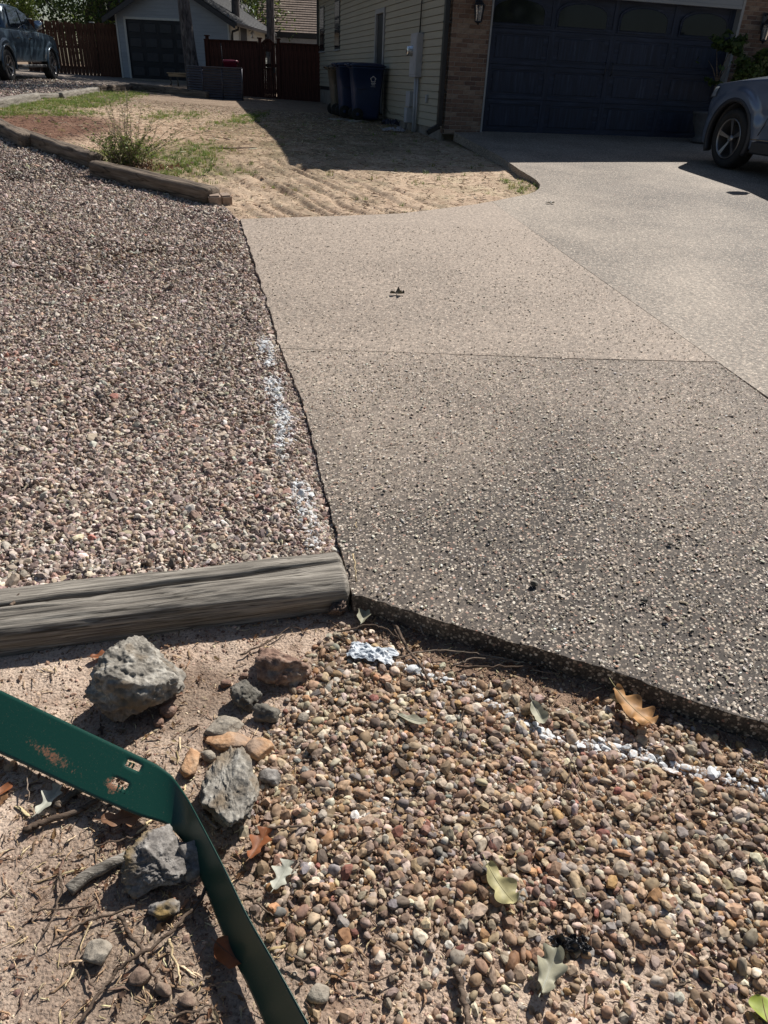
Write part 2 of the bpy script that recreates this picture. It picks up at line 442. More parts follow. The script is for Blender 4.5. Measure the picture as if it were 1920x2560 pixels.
# ------------------------------------------------------------------ scatter (stuff)
def scatter(name, pts, rot, scl, tone, templates, label, cat, kind='stuff', variant=None):
    """one object: a cloud of points, each showing one of a few small meshes"""
    n = len(pts)
    me = bpy.data.meshes.new(name)
    me.vertices.add(n); me.vertices.foreach_set('co', np.asarray(pts, np.float32).reshape(-1))
    def va(nm, typ, key, arr):
        a = me.attributes.new(nm, typ, 'POINT'); a.data.foreach_set(key, np.asarray(arr).reshape(-1))
    va('rot', 'FLOAT_VECTOR', 'vector', np.asarray(rot, np.float32))
    va('scl', 'FLOAT_VECTOR', 'vector', np.asarray(scl, np.float32))
    t4 = np.ones((n, 4), np.float32); t4[:, :3] = np.asarray(tone)[:, :3]
    if np.asarray(tone).shape[1] == 4: t4[:, 3] = 1 - np.asarray(tone)[:, 3]
    va('tone', 'FLOAT_COLOR', 'color', t4)
    if variant is None: variant = RS.randint(0, len(templates), n)
    va('variant', 'INT', 'value', np.asarray(variant, np.int32))
    o = bpy.data.objects.new(name, me); COL.objects.link(o)
    coll = bpy.data.collections.new(name + '_shapes')
    for i, t in enumerate(templates):
        to = bpy.data.objects.new('%s_shape_%02d' % (name, i), t); coll.objects.link(to)
    ng = bpy.data.node_groups.new(name, 'GeometryNodeTree')
    ng.interface.new_socket('Geometry', in_out='INPUT', socket_type='NodeSocketGeometry')
    ng.interface.new_socket('Geometry', in_out='OUTPUT', socket_type='NodeSocketGeometry')
    gi = ng.nodes.new('NodeGroupInput'); go = ng.nodes.new('NodeGroupOutput')
    mp = ng.nodes.new('GeometryNodeMeshToPoints')
    mp.inputs['Radius'].default_value = .001
    ip = ng.nodes.new('GeometryNodeInstanceOnPoints')
    ci = ng.nodes.new('GeometryNodeCollectionInfo'); ci.inputs['Collection'].default_value = coll
    ci.inputs['Separate Children'].default_value = True; ci.inputs['Reset Children'].default_value = True
    def na(nm, typ):
        k = ng.nodes.new('GeometryNodeInputNamedAttribute'); k.data_type = typ; k.inputs['Name'].default_value = nm; return k.outputs['Attribute']
    er = ng.nodes.new('FunctionNodeEulerToRotation')
    L = ng.links
    L.new(gi.outputs[0], mp.inputs['Mesh']); L.new(mp.outputs[0], ip.inputs['Points'])
    L.new(ci.outputs[0], ip.inputs['Instance']); ip.inputs['Pick Instance'].default_value = True
    L.new(na('variant', 'INT'), ip.inputs['Instance Index'])
    L.new(na('rot', 'FLOAT_VECTOR'), er.inputs[0]); L.new(er.outputs[0], ip.inputs['Rotation'])
    L.new(na('scl', 'FLOAT_VECTOR'), ip.inputs['Scale'])
    L.new(ip.outputs[0], go.inputs[0])
    md = o.modifiers.new('scatter', 'NODES'); md.node_group = ng
    return tag(o, label, cat, None, kind)

_ico = {}
def ico(sub):
    if sub not in _ico:
        bm = bmesh.new(); bmesh.ops.create_icosphere(bm, subdivisions=sub, radius=1)
        _ico[sub] = (np.array([v.co[:] for v in bm.verts]), [[v.index for v in f.verts] for f in bm.faces]); bm.free()
    return _ico[sub]

def stone_me(sub=2, planes=12, sharp=12.0, noise=.0, nscale=3.0, seed=0, mat_=None, smooth=True):
    r = np.random.RandomState(seed)
    V, F = ico(sub)
    nrm = r.normal(size=(planes, 3)); nrm /= np.linalg.norm(nrm, axis=1)[:, None]
    d = r.uniform(.72, 1.05, planes)
    k = np.clip((V @ nrm.T) / d, 0, None) ** sharp
    rad = (k.sum(1) + .3 ** sharp) ** (-1 / sharp)
    rad = np.clip(rad, .4, 1.35)
    P = V * rad[:, None]
    if noise:
        q = P * nscale + seed * 7.3
        rg = 0
        if sub >= 5:
            q2 = q * 3.1; rg = .32 * noise * (.35 - np.abs(fbm(q2[:, 0], q2[:, 1], q2[:, 2], 5)) * 2.2) + .10 * noise * fbm(q[:, 0] * 14, q[:, 1] * 14, q[:, 2] * 14, 3)
        P = P * (1 + noise * fbm(q[:, 0], q[:, 1], q[:, 2], 5) + rg)[:, None]
    P = P - P.mean(0); P /= np.abs(P).max(0)
    me = mesh(P, F, smooth)
    if mat_: me.materials.append(mat_)
    return me

exec_order = []
# ================================================================== GROUND
FRONT = [(-8.0, .0), (-4.0, 1.12), (-1.175, 1.75), (-0.30, 1.965), (-.02, 1.97)] + [(at(a_, b_, slab_z)[0], at(a_, b_, slab_z)[1] + .06) for a_, b_ in ((1000, 1515), (1222, 1583), (1505, 1663), (1786, 1764), (1920, 1805))] + [(2.55, .9), (6, -.6)]
def front_dist(x, y):
    """positive beyond the line of the near timber and the drive's near edge"""
    fx = [p[0] for p in FRONT]; fy = [p[1] for p in FRONT]
    return y - np.interp(x, fx, fy)

def axis_pts(segs):
    out = []
    for a, b, s0, s1 in segs:
        t = a
        L_ = b - a
        while t < b - 1e-6:
            out.append(t)
            f = (t - a) / L_
            t += s0 + (s1 - s0) * f
    out.append(segs[-1][1])
    return np.array(out)

def ellip(X, Y, cx, cy, rx, ry, ang=0.0, soft=.35):
    c, s = math.cos(ang), math.sin(ang)
    u = (X - cx) * c + (Y - cy) * s; v = -(X - cx) * s + (Y - cy) * c
    d = np.sqrt((u / rx) ** 2 + (v / ry) ** 2)
    return 1 - sstep(1 - soft, 1 + soft, d)

TR0, TR1 = at(600, 395)[:2], at(1010, 560)[:2]
TRD = (TR1 - TR0) / np.linalg.norm(TR1 - TR0); TRN = np.array([-TRD[1], TRD[0]])
TC = (TR0 + TR1) / 2

def ground_h(X, Y):
    base = yard_z(X, Y)
    fd = front_dist(X, Y)
    m = 1 - sstep(-.03, .03, fd)
    h = base * (1 - m) + fg_z(X, Y) * m
    near = sstep(8, 2, Y)
    h = h + m * (.012 * fbm(X * 5, Y * 5, 1.3, 4) + .004 * fbm(X * 30, Y * 30, 2.2, 3))
    # the yard: bumps and the ruts of tyres pressed into the sand
    yd = sstep(6.9, 7.6, Y) * sstep(19, 14, Y)
    h = h + yd * (.020 * fbm(X * 2.2, Y * 2.2, 4.1, 4) + .011 * fbm(X * 9, Y * 9, 3.3, 3))
    u = (X - TC[0]) * TRD[0] + (Y - TC[1]) * TRD[1]; v = (X - TC[0]) * TRN[0] + (Y - TC[1]) * TRN[1]
    v = v + .10 * np.sin(u * 1.1) + .22 * fbm(u * .8, v * .3, 9.0, 3)
    tm = yd * sstep(1.5, 1.0, np.abs(v)) * sstep(2.4, 1.6, np.abs(u))
    brk = np.clip(.5 + 1.8 * fbm(u * 1.7, v * 2.5, 12.0, 3), 0, 1)
    for c, wd, dp in ((-.98, .045, .014), (-.80, .03, .010), (-.62, .05, .014), (-.31, .055, .018), (-.16, .03, .010), (.08, .05, .012), (.33, .05, .018), (.45, .03, .010), (.72, .05, .013), (1.0, .045, .010)):
        g = np.exp(-((v - c) / wd) ** 2)
        tread = (np.sin(u * 2 * PI / .085 + np.sign(v - c) * 1.2) > .1) * 1.0
        h = h - tm * g * dp * 2.7 * (.7 + .3 * tread) * (.5 + .9 * brk) + tm * dp * .35 * np.exp(-((np.abs(v - c) - wd * 1.5) / .035) ** 2)
    h = h + yd * .02 * ellip(X, Y, *(at(1350, 470)[:2] + np.array([-.25, .2])), .5, .35)
    far = sstep(60, 110, np.hypot(X, Y))
    return h - far * .2

def px_ell(px, py, rpx, rpy):
    c = at(px, py); r = at(px + rpx, py); u = at(px, py - rpy)
    return c[0], c[1], abs(r[0] - c[0]), abs(u[1] - c[1])

GRASS = [(150, 262, 125, 26, 1.0), (240, 240, 120, 16, 1.0), (430, 398, 115, 42, .9), (250, 395, 80, 26, .7), (605, 300, 42, 22, .6), (440, 290, 80, 14, .45), (1300, 472, 45, 14, .6), (500, 430, 110, 22, .4), (150, 282, 130, 8, .7)]
GR = [(*px_ell(a, b, c, d), wt) for a, b, c, d, wt in GRASS]
MULCH = [px_ell(100, 318, 220, 34), px_ell(30, 300, 160, 25)]
CLAY = [px_ell(520, 335, 230, 36), px_ell(700, 315, 120, 30)]

def grass_mask(X, Y):
    g = 0 * X
    for cx, cy, rx, ry, wt in GR: g = np.maximum(g, wt * ellip(X, Y, cx, cy, rx, ry, 0, .5))
    return g

def ground_colour(X, Y):
    n1 = fbm(X * 1.1, Y * 1.1, 7.7, 5); n2 = fbm(X * 4, Y * 4, 3.7, 4)
    C = np.zeros(X.shape + (3,))
    def mix(mask, col):
        nonlocal C
        mask = np.clip(mask, 0, 1)[..., None]; C = C * (1 - mask) + np.array(col) * mask
    C[:] = (.43, .33, .245)
    mix(.5 + n1 * 1.2, (.56, .445, .335))
    mix(sstep(.0, .3, n2) * .65, (.29, .235, .17))
    for e in CLAY: mix(ellip(X, Y, *e, 0, .6) * (.5 + n2), (.47, .32, .225))
    for e in MULCH: mix(ellip(X, Y, *e, 0, .35) * (.95 + .3 * n2), (.17, .095, .065))
    mix(grass_mask(X, Y) * (.75 + n2), (.13, .14, .05))
    # sun bleached straw over the near corner of the yard
    mix(ellip(X, Y, *px_ell(1150, 400, 260, 60), 0, .6) * sstep(-.1, .3, n2) * .8, (.5, .42, .3))
    mix(ellip(X, Y, *px_ell(820, 315, 260, 42), 0, .6) * (.7 + n2), (.17, .145, .085))  # greener ground by the bins, darkened further to deepen the house shade
    # back lot: dark soil, darkened further to paint in its shade
    mix(sstep(16.5, 20, Y) * .8, (.22, .17, .13))
    # gravel bed, darkened to put shadow into the gaps between stones
    grav = gravel_mask(X, Y)
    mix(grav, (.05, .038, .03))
    mix(grav * ellip(X, Y, *at(440, 640)[:2], .9, .28, .25, .9) * np.clip(.5 + 2 * n2, 0, 1), (.30, .23, .17)); mix(grav * ellip(X, Y, *at(590, 590)[:2], .3, 1.1, 0, .6), (.38, .29, .22))
    mix(grav * sstep(12.5, 14, Y), (.27, .24, .215))
    fgm = front_dist(X, Y) < 0.01
    fgc = np.zeros(X.shape + (3,)); fgc[:] = (.56, .465, .385)
    k = np.clip(.5 + 1.6 * fbm(X * 3, Y * 3, 5.5, 4), 0, 1)[..., None]
    fgc = fgc * k + np.array((.42, .33, .265)) * (1 - k)
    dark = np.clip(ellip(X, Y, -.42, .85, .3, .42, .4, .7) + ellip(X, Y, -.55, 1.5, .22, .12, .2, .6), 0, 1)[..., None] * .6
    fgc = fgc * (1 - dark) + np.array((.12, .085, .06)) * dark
    pm = pebble_mask(X, Y)[..., None] * .8
    fgc = fgc * (1 - pm) + np.array((.20, .135, .095)) * pm
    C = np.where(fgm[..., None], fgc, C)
    return C

# left edge of drive, and the timber row, bound the crushed gravel
LEDGE = [(1.2, .12), (1.882, -.091), (3.279, -.415), (4.5, -.761), (7.086, -1.46), (7.9, -1.85)]
def gravel_mask(X, Y):
    xr = np.interp(Y, [p[0] for p in LEDGE], [p[1] for p in LEDGE])
    m = (X < xr + .0) & (front_dist(X, Y) > 0) & (Y < 7.9)
    tx = np.interp(Y, [7.6, 7.8, 9.167, 9.94, 10.8, 11.6, 13.1, 15.7, 17.7, 20], [-1.75, -1.72, -3.5, -3.9, -5.1, -5.7, -6.6, -7.9, -8.2, -8.6])
    m2 = (Y >= 7.7) & (X < tx) & (Y < 40)
    return (m | m2).astype(float)

def pebble_mask(X, Y):
    """where the river pebbles lie in front of the drive"""
    u = X + .32 + .25 * np.clip(Y - 1.2, -1, 1) * -1
    a = sstep(-.42, -.12, X - (.0 - .18 * 0) + .12 * (1.0 - Y) * 0 + .25)
    b = sstep(0.0, .13, X - np.interp(Y, [.6, .8, 1.1, 1.3, 1.6, 1.9], [-.13, -.20, -.36, -.37, -.27, -.15]) + .05 * vnoise(X * 6, Y * 6, 3.1))
    thin = 1 - .75 * ellip(X, Y, .42, .72, .75, .17, -.1, .5)
    return np.clip(a * b * thin, 0, 1)

xs = axis_pts([(-140, -20, 14, 3), (-20, -8.5, 1.0, .12), (-8.5, -1.35, .05, .04), (-1.35, 1.45, .014, .014), (1.45, 8, .05, .4), (8, 140, 1, 16)])
ys = axis_pts([(-60, -2, 12, .8), (-2, .45, .5, .03), (.45, 2.15, .0135, .0135), (2.15, 6.9, .08, .08), (6.9, 11.5, .025, .04), (11.5, 22, .05, .15), (22, 60, .25, 3), (60, 260, 4, 24)])
X, Y = np.meshgrid(xs, ys, indexing='ij')
Z = ground_h(X, Y)
g_me = grid_mesh(np.stack([X, Y, Z], -1), True)
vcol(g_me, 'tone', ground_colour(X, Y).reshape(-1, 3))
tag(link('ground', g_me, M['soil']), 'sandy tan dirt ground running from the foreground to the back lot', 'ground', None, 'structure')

# ================================================================== DRIVEWAY
drive = empty('driveway', (0, 0, 0), 'pebbled concrete driveway sloping up to the dark garage door', 'driveway')
drive['kind'] = 'structure'
if 'category' in drive: del drive['category']
HA = math.radians(15)
HD = np.array([math.cos(HA), math.sin(HA), 0]); HN = np.array([-math.sin(HA), math.cos(HA), 0])
HO = np.array([.735, 14.35, .8])
def hp(u, v, z=0): return HO + u * HD + v * HN + np.array([0, 0, z])
def HPT(u, v): p = hp(u, v); return (p[0], p[1])

def rough_poly(pts, step=.03, amp=.004, rough_edges=()):
    out = []
    for i in range(len(pts)):
        a = np.array(pts[i]); b = np.array(pts[(i + 1) % len(pts)])
        L_ = np.linalg.norm(b - a)
        n_ = max(1, int(L_ / step)) if i in rough_edges else 1
        t = (b - a) / L_; nn = np.array([-t[1], t[0]])
        for k in range(n_):
            p = a + (b - a) * k / n_
            if k and i in rough_edges:
                p = p + nn * (amp * random.uniform(-1, 1) + amp * 1.2 * float(vnoise(p[0] * 12, p[1] * 12, i)))
            out.append((p[0], p[1]))
    return out

def panel(name, pts, mt, label, dustf=None):
    n_ = len(pts)
    bm = bmesh.new()
    top = [bm.verts.new((x, y, float(.0575 * y))) for x, y in pts]
    f = bm.faces.new(top)
    if f.normal.z < 0: f.normal_flip()
    ins = bmesh.ops.inset_region(bm, faces=[f], thickness=.006, use_even_offset=True)
    ring = top; ringset = set(top)
    for v in ring: v.co.z -= .005 + random.uniform(0, .003)
    low = [bm.verts.new((v.co.x + random.uniform(-.003, .003), v.co.y + random.uniform(-.003, .003), v.co.z - .13)) for v in ring]
    for i in range(n_):
        j = (i + 1) % n_
        try: bm.faces.new((ring[i], ring[j], low[j], low[i]))
        except ValueError: pass
    bmesh.ops.triangulate(bm, faces=[fa for fa in bm.faces if len(fa.verts) > 4])
    # cut into half metre squares so the surface can follow the slope and carry the dust mask
    x0, x1 = min(p[0] for p in pts), max(p[0] for p in pts); y0, y1 = min(p[1] for p in pts), max(p[1] for p in pts)
    for k in range(int((x1 - x0) / .5)):
        bmesh.ops.bisect_plane(bm, geom=bm.verts[:] + bm.edges[:] + bm.faces[:], plane_co=(x0 + .5 * (k + 1), 0, 0), plane_no=(1, 0, 0))
    for k in range(int((y1 - y0) / .5)):
        bmesh.ops.bisect_plane(bm, geom=bm.verts[:] + bm.edges[:] + bm.faces[:], plane_co=(0, y0 + .5 * (k + 1), 0), plane_no=(0, 1, 0))
    for v in bm.verts:
        if v.co.z > -900 and v not in ringset: v.co.z += float(slab_z(v.co.x, v.co.y)) - float(.0575 * v.co.y)
    for v in ring: v.co.z += float(slab_z(v.co.x, v.co.y)) - float(.0575 * v.co.y)
    bmesh.ops.recalc_face_normals(bm, faces=bm.faces[:])
    me = bpy.data.meshes.new(name); bm.to_mesh(me); bm.free()
    co = np.array([v.co[:] for v in me.vertices])
    d = np.zeros(len(co)) if dustf is None else dustf(co[:, 0], co[:, 1])
    vcol(me, 'dust', np.stack([d, d, d], 1))
    o = link(name, me, mt, drive)
    o['label'] = label
    return o

M['aggA'] = aggregate_mat('aggregate_near', (.046, .039, .034), (.080, .068, .059), (.48, .395, .32), .3, .5, .7)
M['aggB'] = M['aggA']
M['aggX'] = aggregate_mat('aggregate_mid', (.13, .108, .09), (.21, .175, .145), (.44, .36, .29), .8, .6, .9)
M['aggC'] = aggregate_mat('aggregate_far', (.06, .055, .05), (.115, .105, .094), (.45, .385, .315), .42, .52, .9, .8)
g_ = .0025
_ed = [tuple(at(a_, b_, slab_z)[:2]) for a_, b_ in ((882, 1486), (905, 1486), (1000, 1515), (1095, 1547), (1222, 1583), (1349, 1617), (1505, 1663), (1674, 1727), (1786, 1764), (1920, 1805))]
PA = _ed + [(2.5, .86), (1.9 - g_, 4.102), (.968, 4.040), (.047, 4.014), (-.628, 3.985), (-.415, 3.279)]
PB = [(-.632, 3.995), (.047, 4.023), (.968, 4.049), (1.9 - g_, 4.112), (1.721 - g_, 4.934), (1.483 - g_, 6.063), (1.098 - g_, 7.941), (1.0, 8.44), (.771, 8.218), (.016, 7.629), (-.5, 7.42), (-.927, 7.267), (-1.46, 7.086), (-.761, 4.5)]
arc = [(1.304, 8.768), (1.45, 8.93), (1.57, 9.12), (1.655, 9.35), (1.70, 9.6), (1.70, 9.9), (1.66, 10.2), (1.60, 10.55)]
PC = [(2.5 + .01, .86), (12, -3.0), (14, 17.8), HPT(5.45, .3), HPT(.55, .3), HPT(.55, -.004), (.905, 14.29), (1.18, 13.0), (1.42, 11.9)] + arc[::-1] + [(1.006, 8.44), (1.098 + g_, 7.941), (1.483 + g_, 6.063), (1.721 + g_, 4.934), (1.9 + g_, 4.106), (1.998 + g_, 3.639)]
def dustB(x, y):
    return .66 + .16 * sstep(5.6, 7.4, y) + .35 * fbm(x * .7, y * .7, 2.0, 4)
def dustC(x, y):
    return .04 + .22 * sstep(9, 12.5, y) + .3 * fbm(x * .8, y * .5, 2.6, 4) + .45 * ellip(x, y, .9, 8.3, 1.2, .7, .3, .6) + .3 * ellip(x, y, 1.9, 6.2, .7, 2.5, 0, .6) + .2 * ellip(x, y, 1.9, 3.4, .5, 1.0, 0, .6)
panel('concrete_panel', rough_poly(PA, .025, .0035, (0, 1, 2, 3, 4, 5, 6, 7, 8, 9, 14, 15)), M['aggA'], 'darker near panel of the drive with exposed pebbles', lambda x, y: -.10 + .18 * sstep(.6, -.6, x) + .55 * sstep(2.0, 4.2, y + .4 * fbm(x * 1.5, y * 1.5, 4.0, 4)) * (.45 + .55 * sstep(1.9, .2, x)) + .14 * ellip(x, y, .1, 3.1, .35, .3, 0, .7))
panel('concrete_panel', rough_poly(PB, .05, .006, (12, 13)), M['aggB'], 'paler sandy middle panel of the drive', dustB)
panel('concrete_panel', rough_poly(PC, .08, .004, (8, 9)), M['aggC'], 'grey right hand panel reaching the garage', dustC)

# pebbles of the washed surface standing proud of the concrete
def in_poly(pts, poly):
    x, y = pts[:, 0], pts[:, 1]; ins = np.zeros(len(pts), bool); n_ = len(poly)
    for i in range(n_):
        x0, y0 = poly[i]; x1, y1 = poly[(i + 1) % n_]
        c = ((y0 > y) != (y1 > y)) & (x < (x1 - x0) * (y - y0) / (y1 - y0 + 1e-12) + x0)
        ins ^= c
    return ins
def visible(p, marg=1.08):
    d = p - CAM; z = d @ FW
    return (z > .1) & (np.abs(d @ RT) / z * FPX < 960 * marg) & (np.abs(d @ UP) / z * FPX < 1280 * marg)
def palette(n, cols, wts, jit=.18):
    cols = np.array(cols); i = RS.choice(len(cols), n, p=np.array(wts) / sum(wts))
    return np.clip(cols[i] * (1 + RS.normal(0, jit, (n, 1))) * (1 + RS.normal(0, .04, (n, 3))), .01, .85)

def surf_points(n, x0, x1, y0, y1):
    return np.stack([RS.uniform(x0, x1, n), RS.uniform(y0, y1, n)], 1)

pp = surf_points(330000, -1.3, 2.7, .9, 7.2)
keep = (in_poly(pp, PA) | (in_poly(pp, PB) & (RS.rand(len(pp)) < .5))) & (RS.rand(len(pp)) < np.clip(.5 - pp[:, 1] * .05, .08, .45) * (.72 + .6 * fbm(pp[:, 0] * 2, pp[:, 1] * 2, 2.2, 3)))
pp = pp[keep]
P3 = np.column_stack([pp, slab_z(pp[:, 0], pp[:, 1])])
P3 = P3[visible(P3)]
n_ = len(P3)
s_ = RS.lognormal(math.log(.0030), .36, n_)

zs_ = s_ * RS.uniform(.35, .5, n_); P3[:, 2] += -zs_ + RS.uniform(.0001, .0007, n_)
n_ = len(P3)
pale = palette(n_, [(.56, .51, .43), (.42, .36, .28), (.27, .21, .16), (.66, .63, .58), (.34, .2, .14), (.14, .11, .09)], [34, 24, 18, 12, 4, 8])
onB = (P3[:, 1] > 4.0)[:, None]; pale = np.where(onB, pale * .55 + np.array((.40, .345, .28)) * .45, pale)
scatter('exposed_aggregate', P3, np.column_stack([RS.normal(0, .12, n_), RS.normal(0, .12, n_), RS.uniform(0, 6.28, n_)]),
        np.column_stack([s_ * RS.uniform(.9, 1.6, n_), s_ * RS.uniform(.6, 1.0, n_), zs_]), pale,
        [stone_me(1, 10, 8, seed=i, mat_=M['stone']) for i in range(6)], 'tiny pale pebbles set in the surface of the drive', 'pebbles')

# ================================================================== CRUSHED GRAVEL (left)
pts = []
for (x0, x1, y0, y1, n) in ((-1.9, .0, 1.6, 3.0, 76000), (-2.9, -.3, 3.0, 5.0, 96000), (-4.4, -.6, 5, 8.2, 100000), (-7.6, -1.6, 8.2, 13.5, 60000), (-15, -6, 13.5, 27, 40000)):
    pts.append(surf_points(n, x0, x1, y0, y1))
pp = np.concatenate(pts)
gm = (gravel_mask(pp[:, 0], pp[:, 1]) > .5) & (front_dist(pp[:, 0], pp[:, 1]) > .075)
sandy = ellip(pp[:, 0], pp[:, 1], *at(440, 640)[:2], .9, .26, .25, .8) * .5 + ellip(pp[:, 0], pp[:, 1], *at(590, 570)[:2], .25, .6, 0, .6) * .5 + .35 * (fbm(pp[:, 0] * 1.4, pp[:, 1] * 1.4, 3.0, 3) > .28)
pp = pp[gm & (RS.rand(len(pp)) > sandy)]
P3 = np.column_stack([pp, yard_z(pp[:, 0], pp[:, 1])]); P3 = P3[visible(P3)]
n_ = len(P3)
lift = .012 * (1 + 1.6 * fbm(P3[:, 0] * 2.2, P3[:, 1] * 2.2, 8.8, 4)) + RS.uniform(-.008, .014, n_)
lx = np.interp(P3[:, 1], [p[0] for p in LEDGE], [p[1] for p in LEDGE]) - P3[:, 0]
P3[:, 2] += lift * sstep(.0, .12, lx)
s_ = RS.lognormal(math.log(.0076), .36, n_) * (1 + .05 * np.clip(P3[:, 1] - 4, 0, 8)) * np.where(P3[:, 1] > 13.5, 1.7, 1)
tone = palette(n_, [(.36, .29, .255), (.48, .42, .37), (.26, .20, .18), (.60, .56, .51), (.38, .27, .22), (.17, .14, .13), (.45, .37, .28), (.33, .16, .12)], [22, 26, 18, 20, 6, 9, 8, .6], .24)
# spray of white marking paint over the stones beside the drive edge
PAINT = [at(655, 850), at(672, 920), at(690, 985), at(705, 1080), at(722, 1180), at(745, 1260), at(770, 1330), at(790, 1385)]
def paint_mask(x, y, line, wd, seed):
    px_ = np.array([p[0] for p in line]); py_ = np.array([p[1] for p in line]); o_ = np.argsort(py_)
    cx = np.interp(y, py_[o_], px_[o_])
    dd = np.abs(x - cx + .02 * vnoise(x * 0, y * 4, seed)) / wd
    gap = .55 + .8 * vnoise(y * 3.1, x * 0, seed + 3.3)
    inside = (y > py_.min()) & (y < py_.max())
    return np.clip(np.exp(-dd ** 2) * np.clip(gap + .35, 0, 1) * inside, 0, 1)
tone = tone * .92 * np.array((1.0, .965, .93)) * (1 + .22 * fbm(P3[:, 0] * .9, P3[:, 1] * .9, 5.5, 4))[:, None]
pmk = paint_mask(P3[:, 0], P3[:, 1], PAINT, .062, 2.0)
spray = np.clip(pmk * 1.05 * RS.uniform(.3, 1.1, n_) * np.clip(.85 + 1.5 * fbm(P3[:, 0] * 14, P3[:, 1] * 6, 2.9, 3), 0, 1.1) - .05, 0, .9)
tone = np.column_stack([tone, spray])
shapesL = [stone_me(1, 9, 22, seed=20 + i, mat_=M['stone'], smooth=False) for i in range(7)] + [stone_me(2, 11, 16, seed=40 + i, mat_=M['stone'], smooth=False) for i in range(5)]
var = RS.randint(0, 7, n_); nearm = P3[:, 1] < 3.6; var[nearm] = RS.randint(7, 12, nearm.sum())
scatter('crushed_gravel', P3, np.column_stack([RS.normal(0, .7, n_), RS.normal(0, .7, n_), RS.uniform(0, 6.28, n_)]),
        np.column_stack([s_ * RS.uniform(1.0, 1.7, n_), s_ * RS.uniform(.75, 1.15, n_), s_ * RS.uniform(.4, .8, n_)]), tone, shapesL,
        'brown and pink grey crushed gravel beside the drive, streaked with white paint', 'gravel', variant=var)

# ================================================================== RIVER PEBBLES (foreground)
pp = surf_points(84000, -.75, 1.6, .5, 1.95)
fd = -front_dist(pp[:, 0], pp[:, 1])
eg = .10 * sstep(.9, .3, pp[:, 0]) * sstep(-.2, .0, pp[:, 0])
pm = pebble_mask(pp[:, 0], pp[:, 1]) * sstep(.07 + eg * .8, .17 + eg, fd)
holes = sstep(.12, .3, fbm(pp[:, 0] * 5, pp[:, 1] * 5, 6.1, 3)) * .55
keep = RS.rand(len(pp)) < pm * (1 - holes) * .62
pp = pp[keep]
# thin out overlaps with a grid hash
order = RS.permutation(len(pp)); pp = pp[order]
P3 = np.column_stack([pp, ground_h(pp[:, 0], pp[:, 1])]); P3 = P3[visible(P3, 1.15)]
n_ = len(P3)
s_ = RS.lognormal(math.log(.0062), .46, n_)
s_ = np.clip(s_, .0024, .0175)
tone = palette(n_, [(.42, .31, .21), (.50, .41, .31), (.31, .215, .15), (.60, .53, .44), (.39, .32, .26), (.44, .28, .15), (.23, .175, .145), (.30, .14, .11), (.29, .28, .27), (.66, .61, .54)], [22, 20, 18, 12, 14, 7, 9, 1, 6, 6], .22)
PAINT2 = [at(960, 1650, fg_z), at(1080, 1690, fg_z), at(1180, 1735, fg_z), at(1270, 1790, fg_z), at(1380, 1845, fg_z), at(1480, 1868, fg_z), at(1600, 1885, fg_z), at(1720, 1930, fg_z), at(1850, 1960, fg_z), at(1940, 1990, fg_z)]
lx_ = np.array([p[0] for p in PAINT2]); ly_ = np.array([p[1] for p in PAINT2])
cy = np.interp(P3[:, 0], lx_, ly_)
dd = np.abs(P3[:, 1] - cy) / .033
gate_ = np.clip(1.25 + .75 * vnoise(P3[:, 0] * 7 + .3, P3[:, 0] * 0, 4.4), 0, 1) * ((P3[:, 0] > lx_.min() - .03))
spray = np.clip(np.exp(-dd ** 2) * gate_ * .92 * RS.uniform(.35, 1.15, n_) * np.clip(1.0 + 1.0 * fbm(P3[:, 0] * 9, P3[:, 1] * 9, 1.9, 3), 0, 1.1) - .05, 0, .9)
tone = np.column_stack([tone * np.array((.84, .80, .765)) * (1 + .18 * fbm(P3[:, 0] * 3, P3[:, 1] * 3, 2.4, 3))[:, None], spray])
P3[:, 2] += s_ * RS.uniform(-.1, .8, n_) + .006 * fbm(P3[:, 0] * 9, P3[:, 1] * 9, .7, 3)
shapesP = [stone_me(2, 10, 12, .14, 2.5, seed=60 + i, mat_=M['stone']) for i in range(7)] + [stone_me(2, 8, 30, .12, 3, seed=80 + i, mat_=M['stone'], smooth=False) for i in range(10)]
scatter('river_pebbles', P3, np.column_stack([RS.normal(0, .45, n_), RS.normal(0, .45, n_), RS.uniform(0, 6.28, n_)]),
        np.column_stack([s_ * RS.uniform(1.0, 1.5, n_), s_ * RS.uniform(.8, 1.1, n_), s_ * RS.uniform(.55, .95, n_)]), tone, shapesP,
        'loose tan and brown river pebbles in front of the drive, some sprayed white', 'pebbles')

# grit and crumbs over all the foreground soil
pp = surf_points(44000, -1.3, 1.5, .5, 2.0)
fd = -front_dist(pp[:, 0], pp[:, 1]); dens = .25 + .75 * sstep(-.1, .3, fbm(pp[:, 0] * 4, pp[:, 1] * 4, 1.1, 4))
pp = pp[(fd > .03) & (RS.rand(len(pp)) < dens)]
P3 = np.column_stack([pp, ground_h(pp[:, 0], pp[:, 1])]); P3 = P3[visible(P3, 1.1)]; n_ = len(P3)
s_ = RS.lognormal(math.log(.0024), .45, n_)
tone = palette(n_, [(.36, .25, .18), (.26, .17, .12), (.5, .4, .3), (.14, .09, .07), (.6, .5, .36)], [30, 26, 18, 18, 8], .2)
scatter('soil_crumbs', P3, np.column_stack([RS.normal(0, .6, n_), RS.normal(0, .6, n_), RS.uniform(0, 6.28, n_)]),
        np.column_stack([s_ * 1.3, s_, s_ * .8]), tone, [stone_me(1, 8, 14, seed=100 + i, mat_=M['stone'], smooth=False) for i in range(5)],
        'small crumbs of soil and grit on the foreground dirt', 'grit')

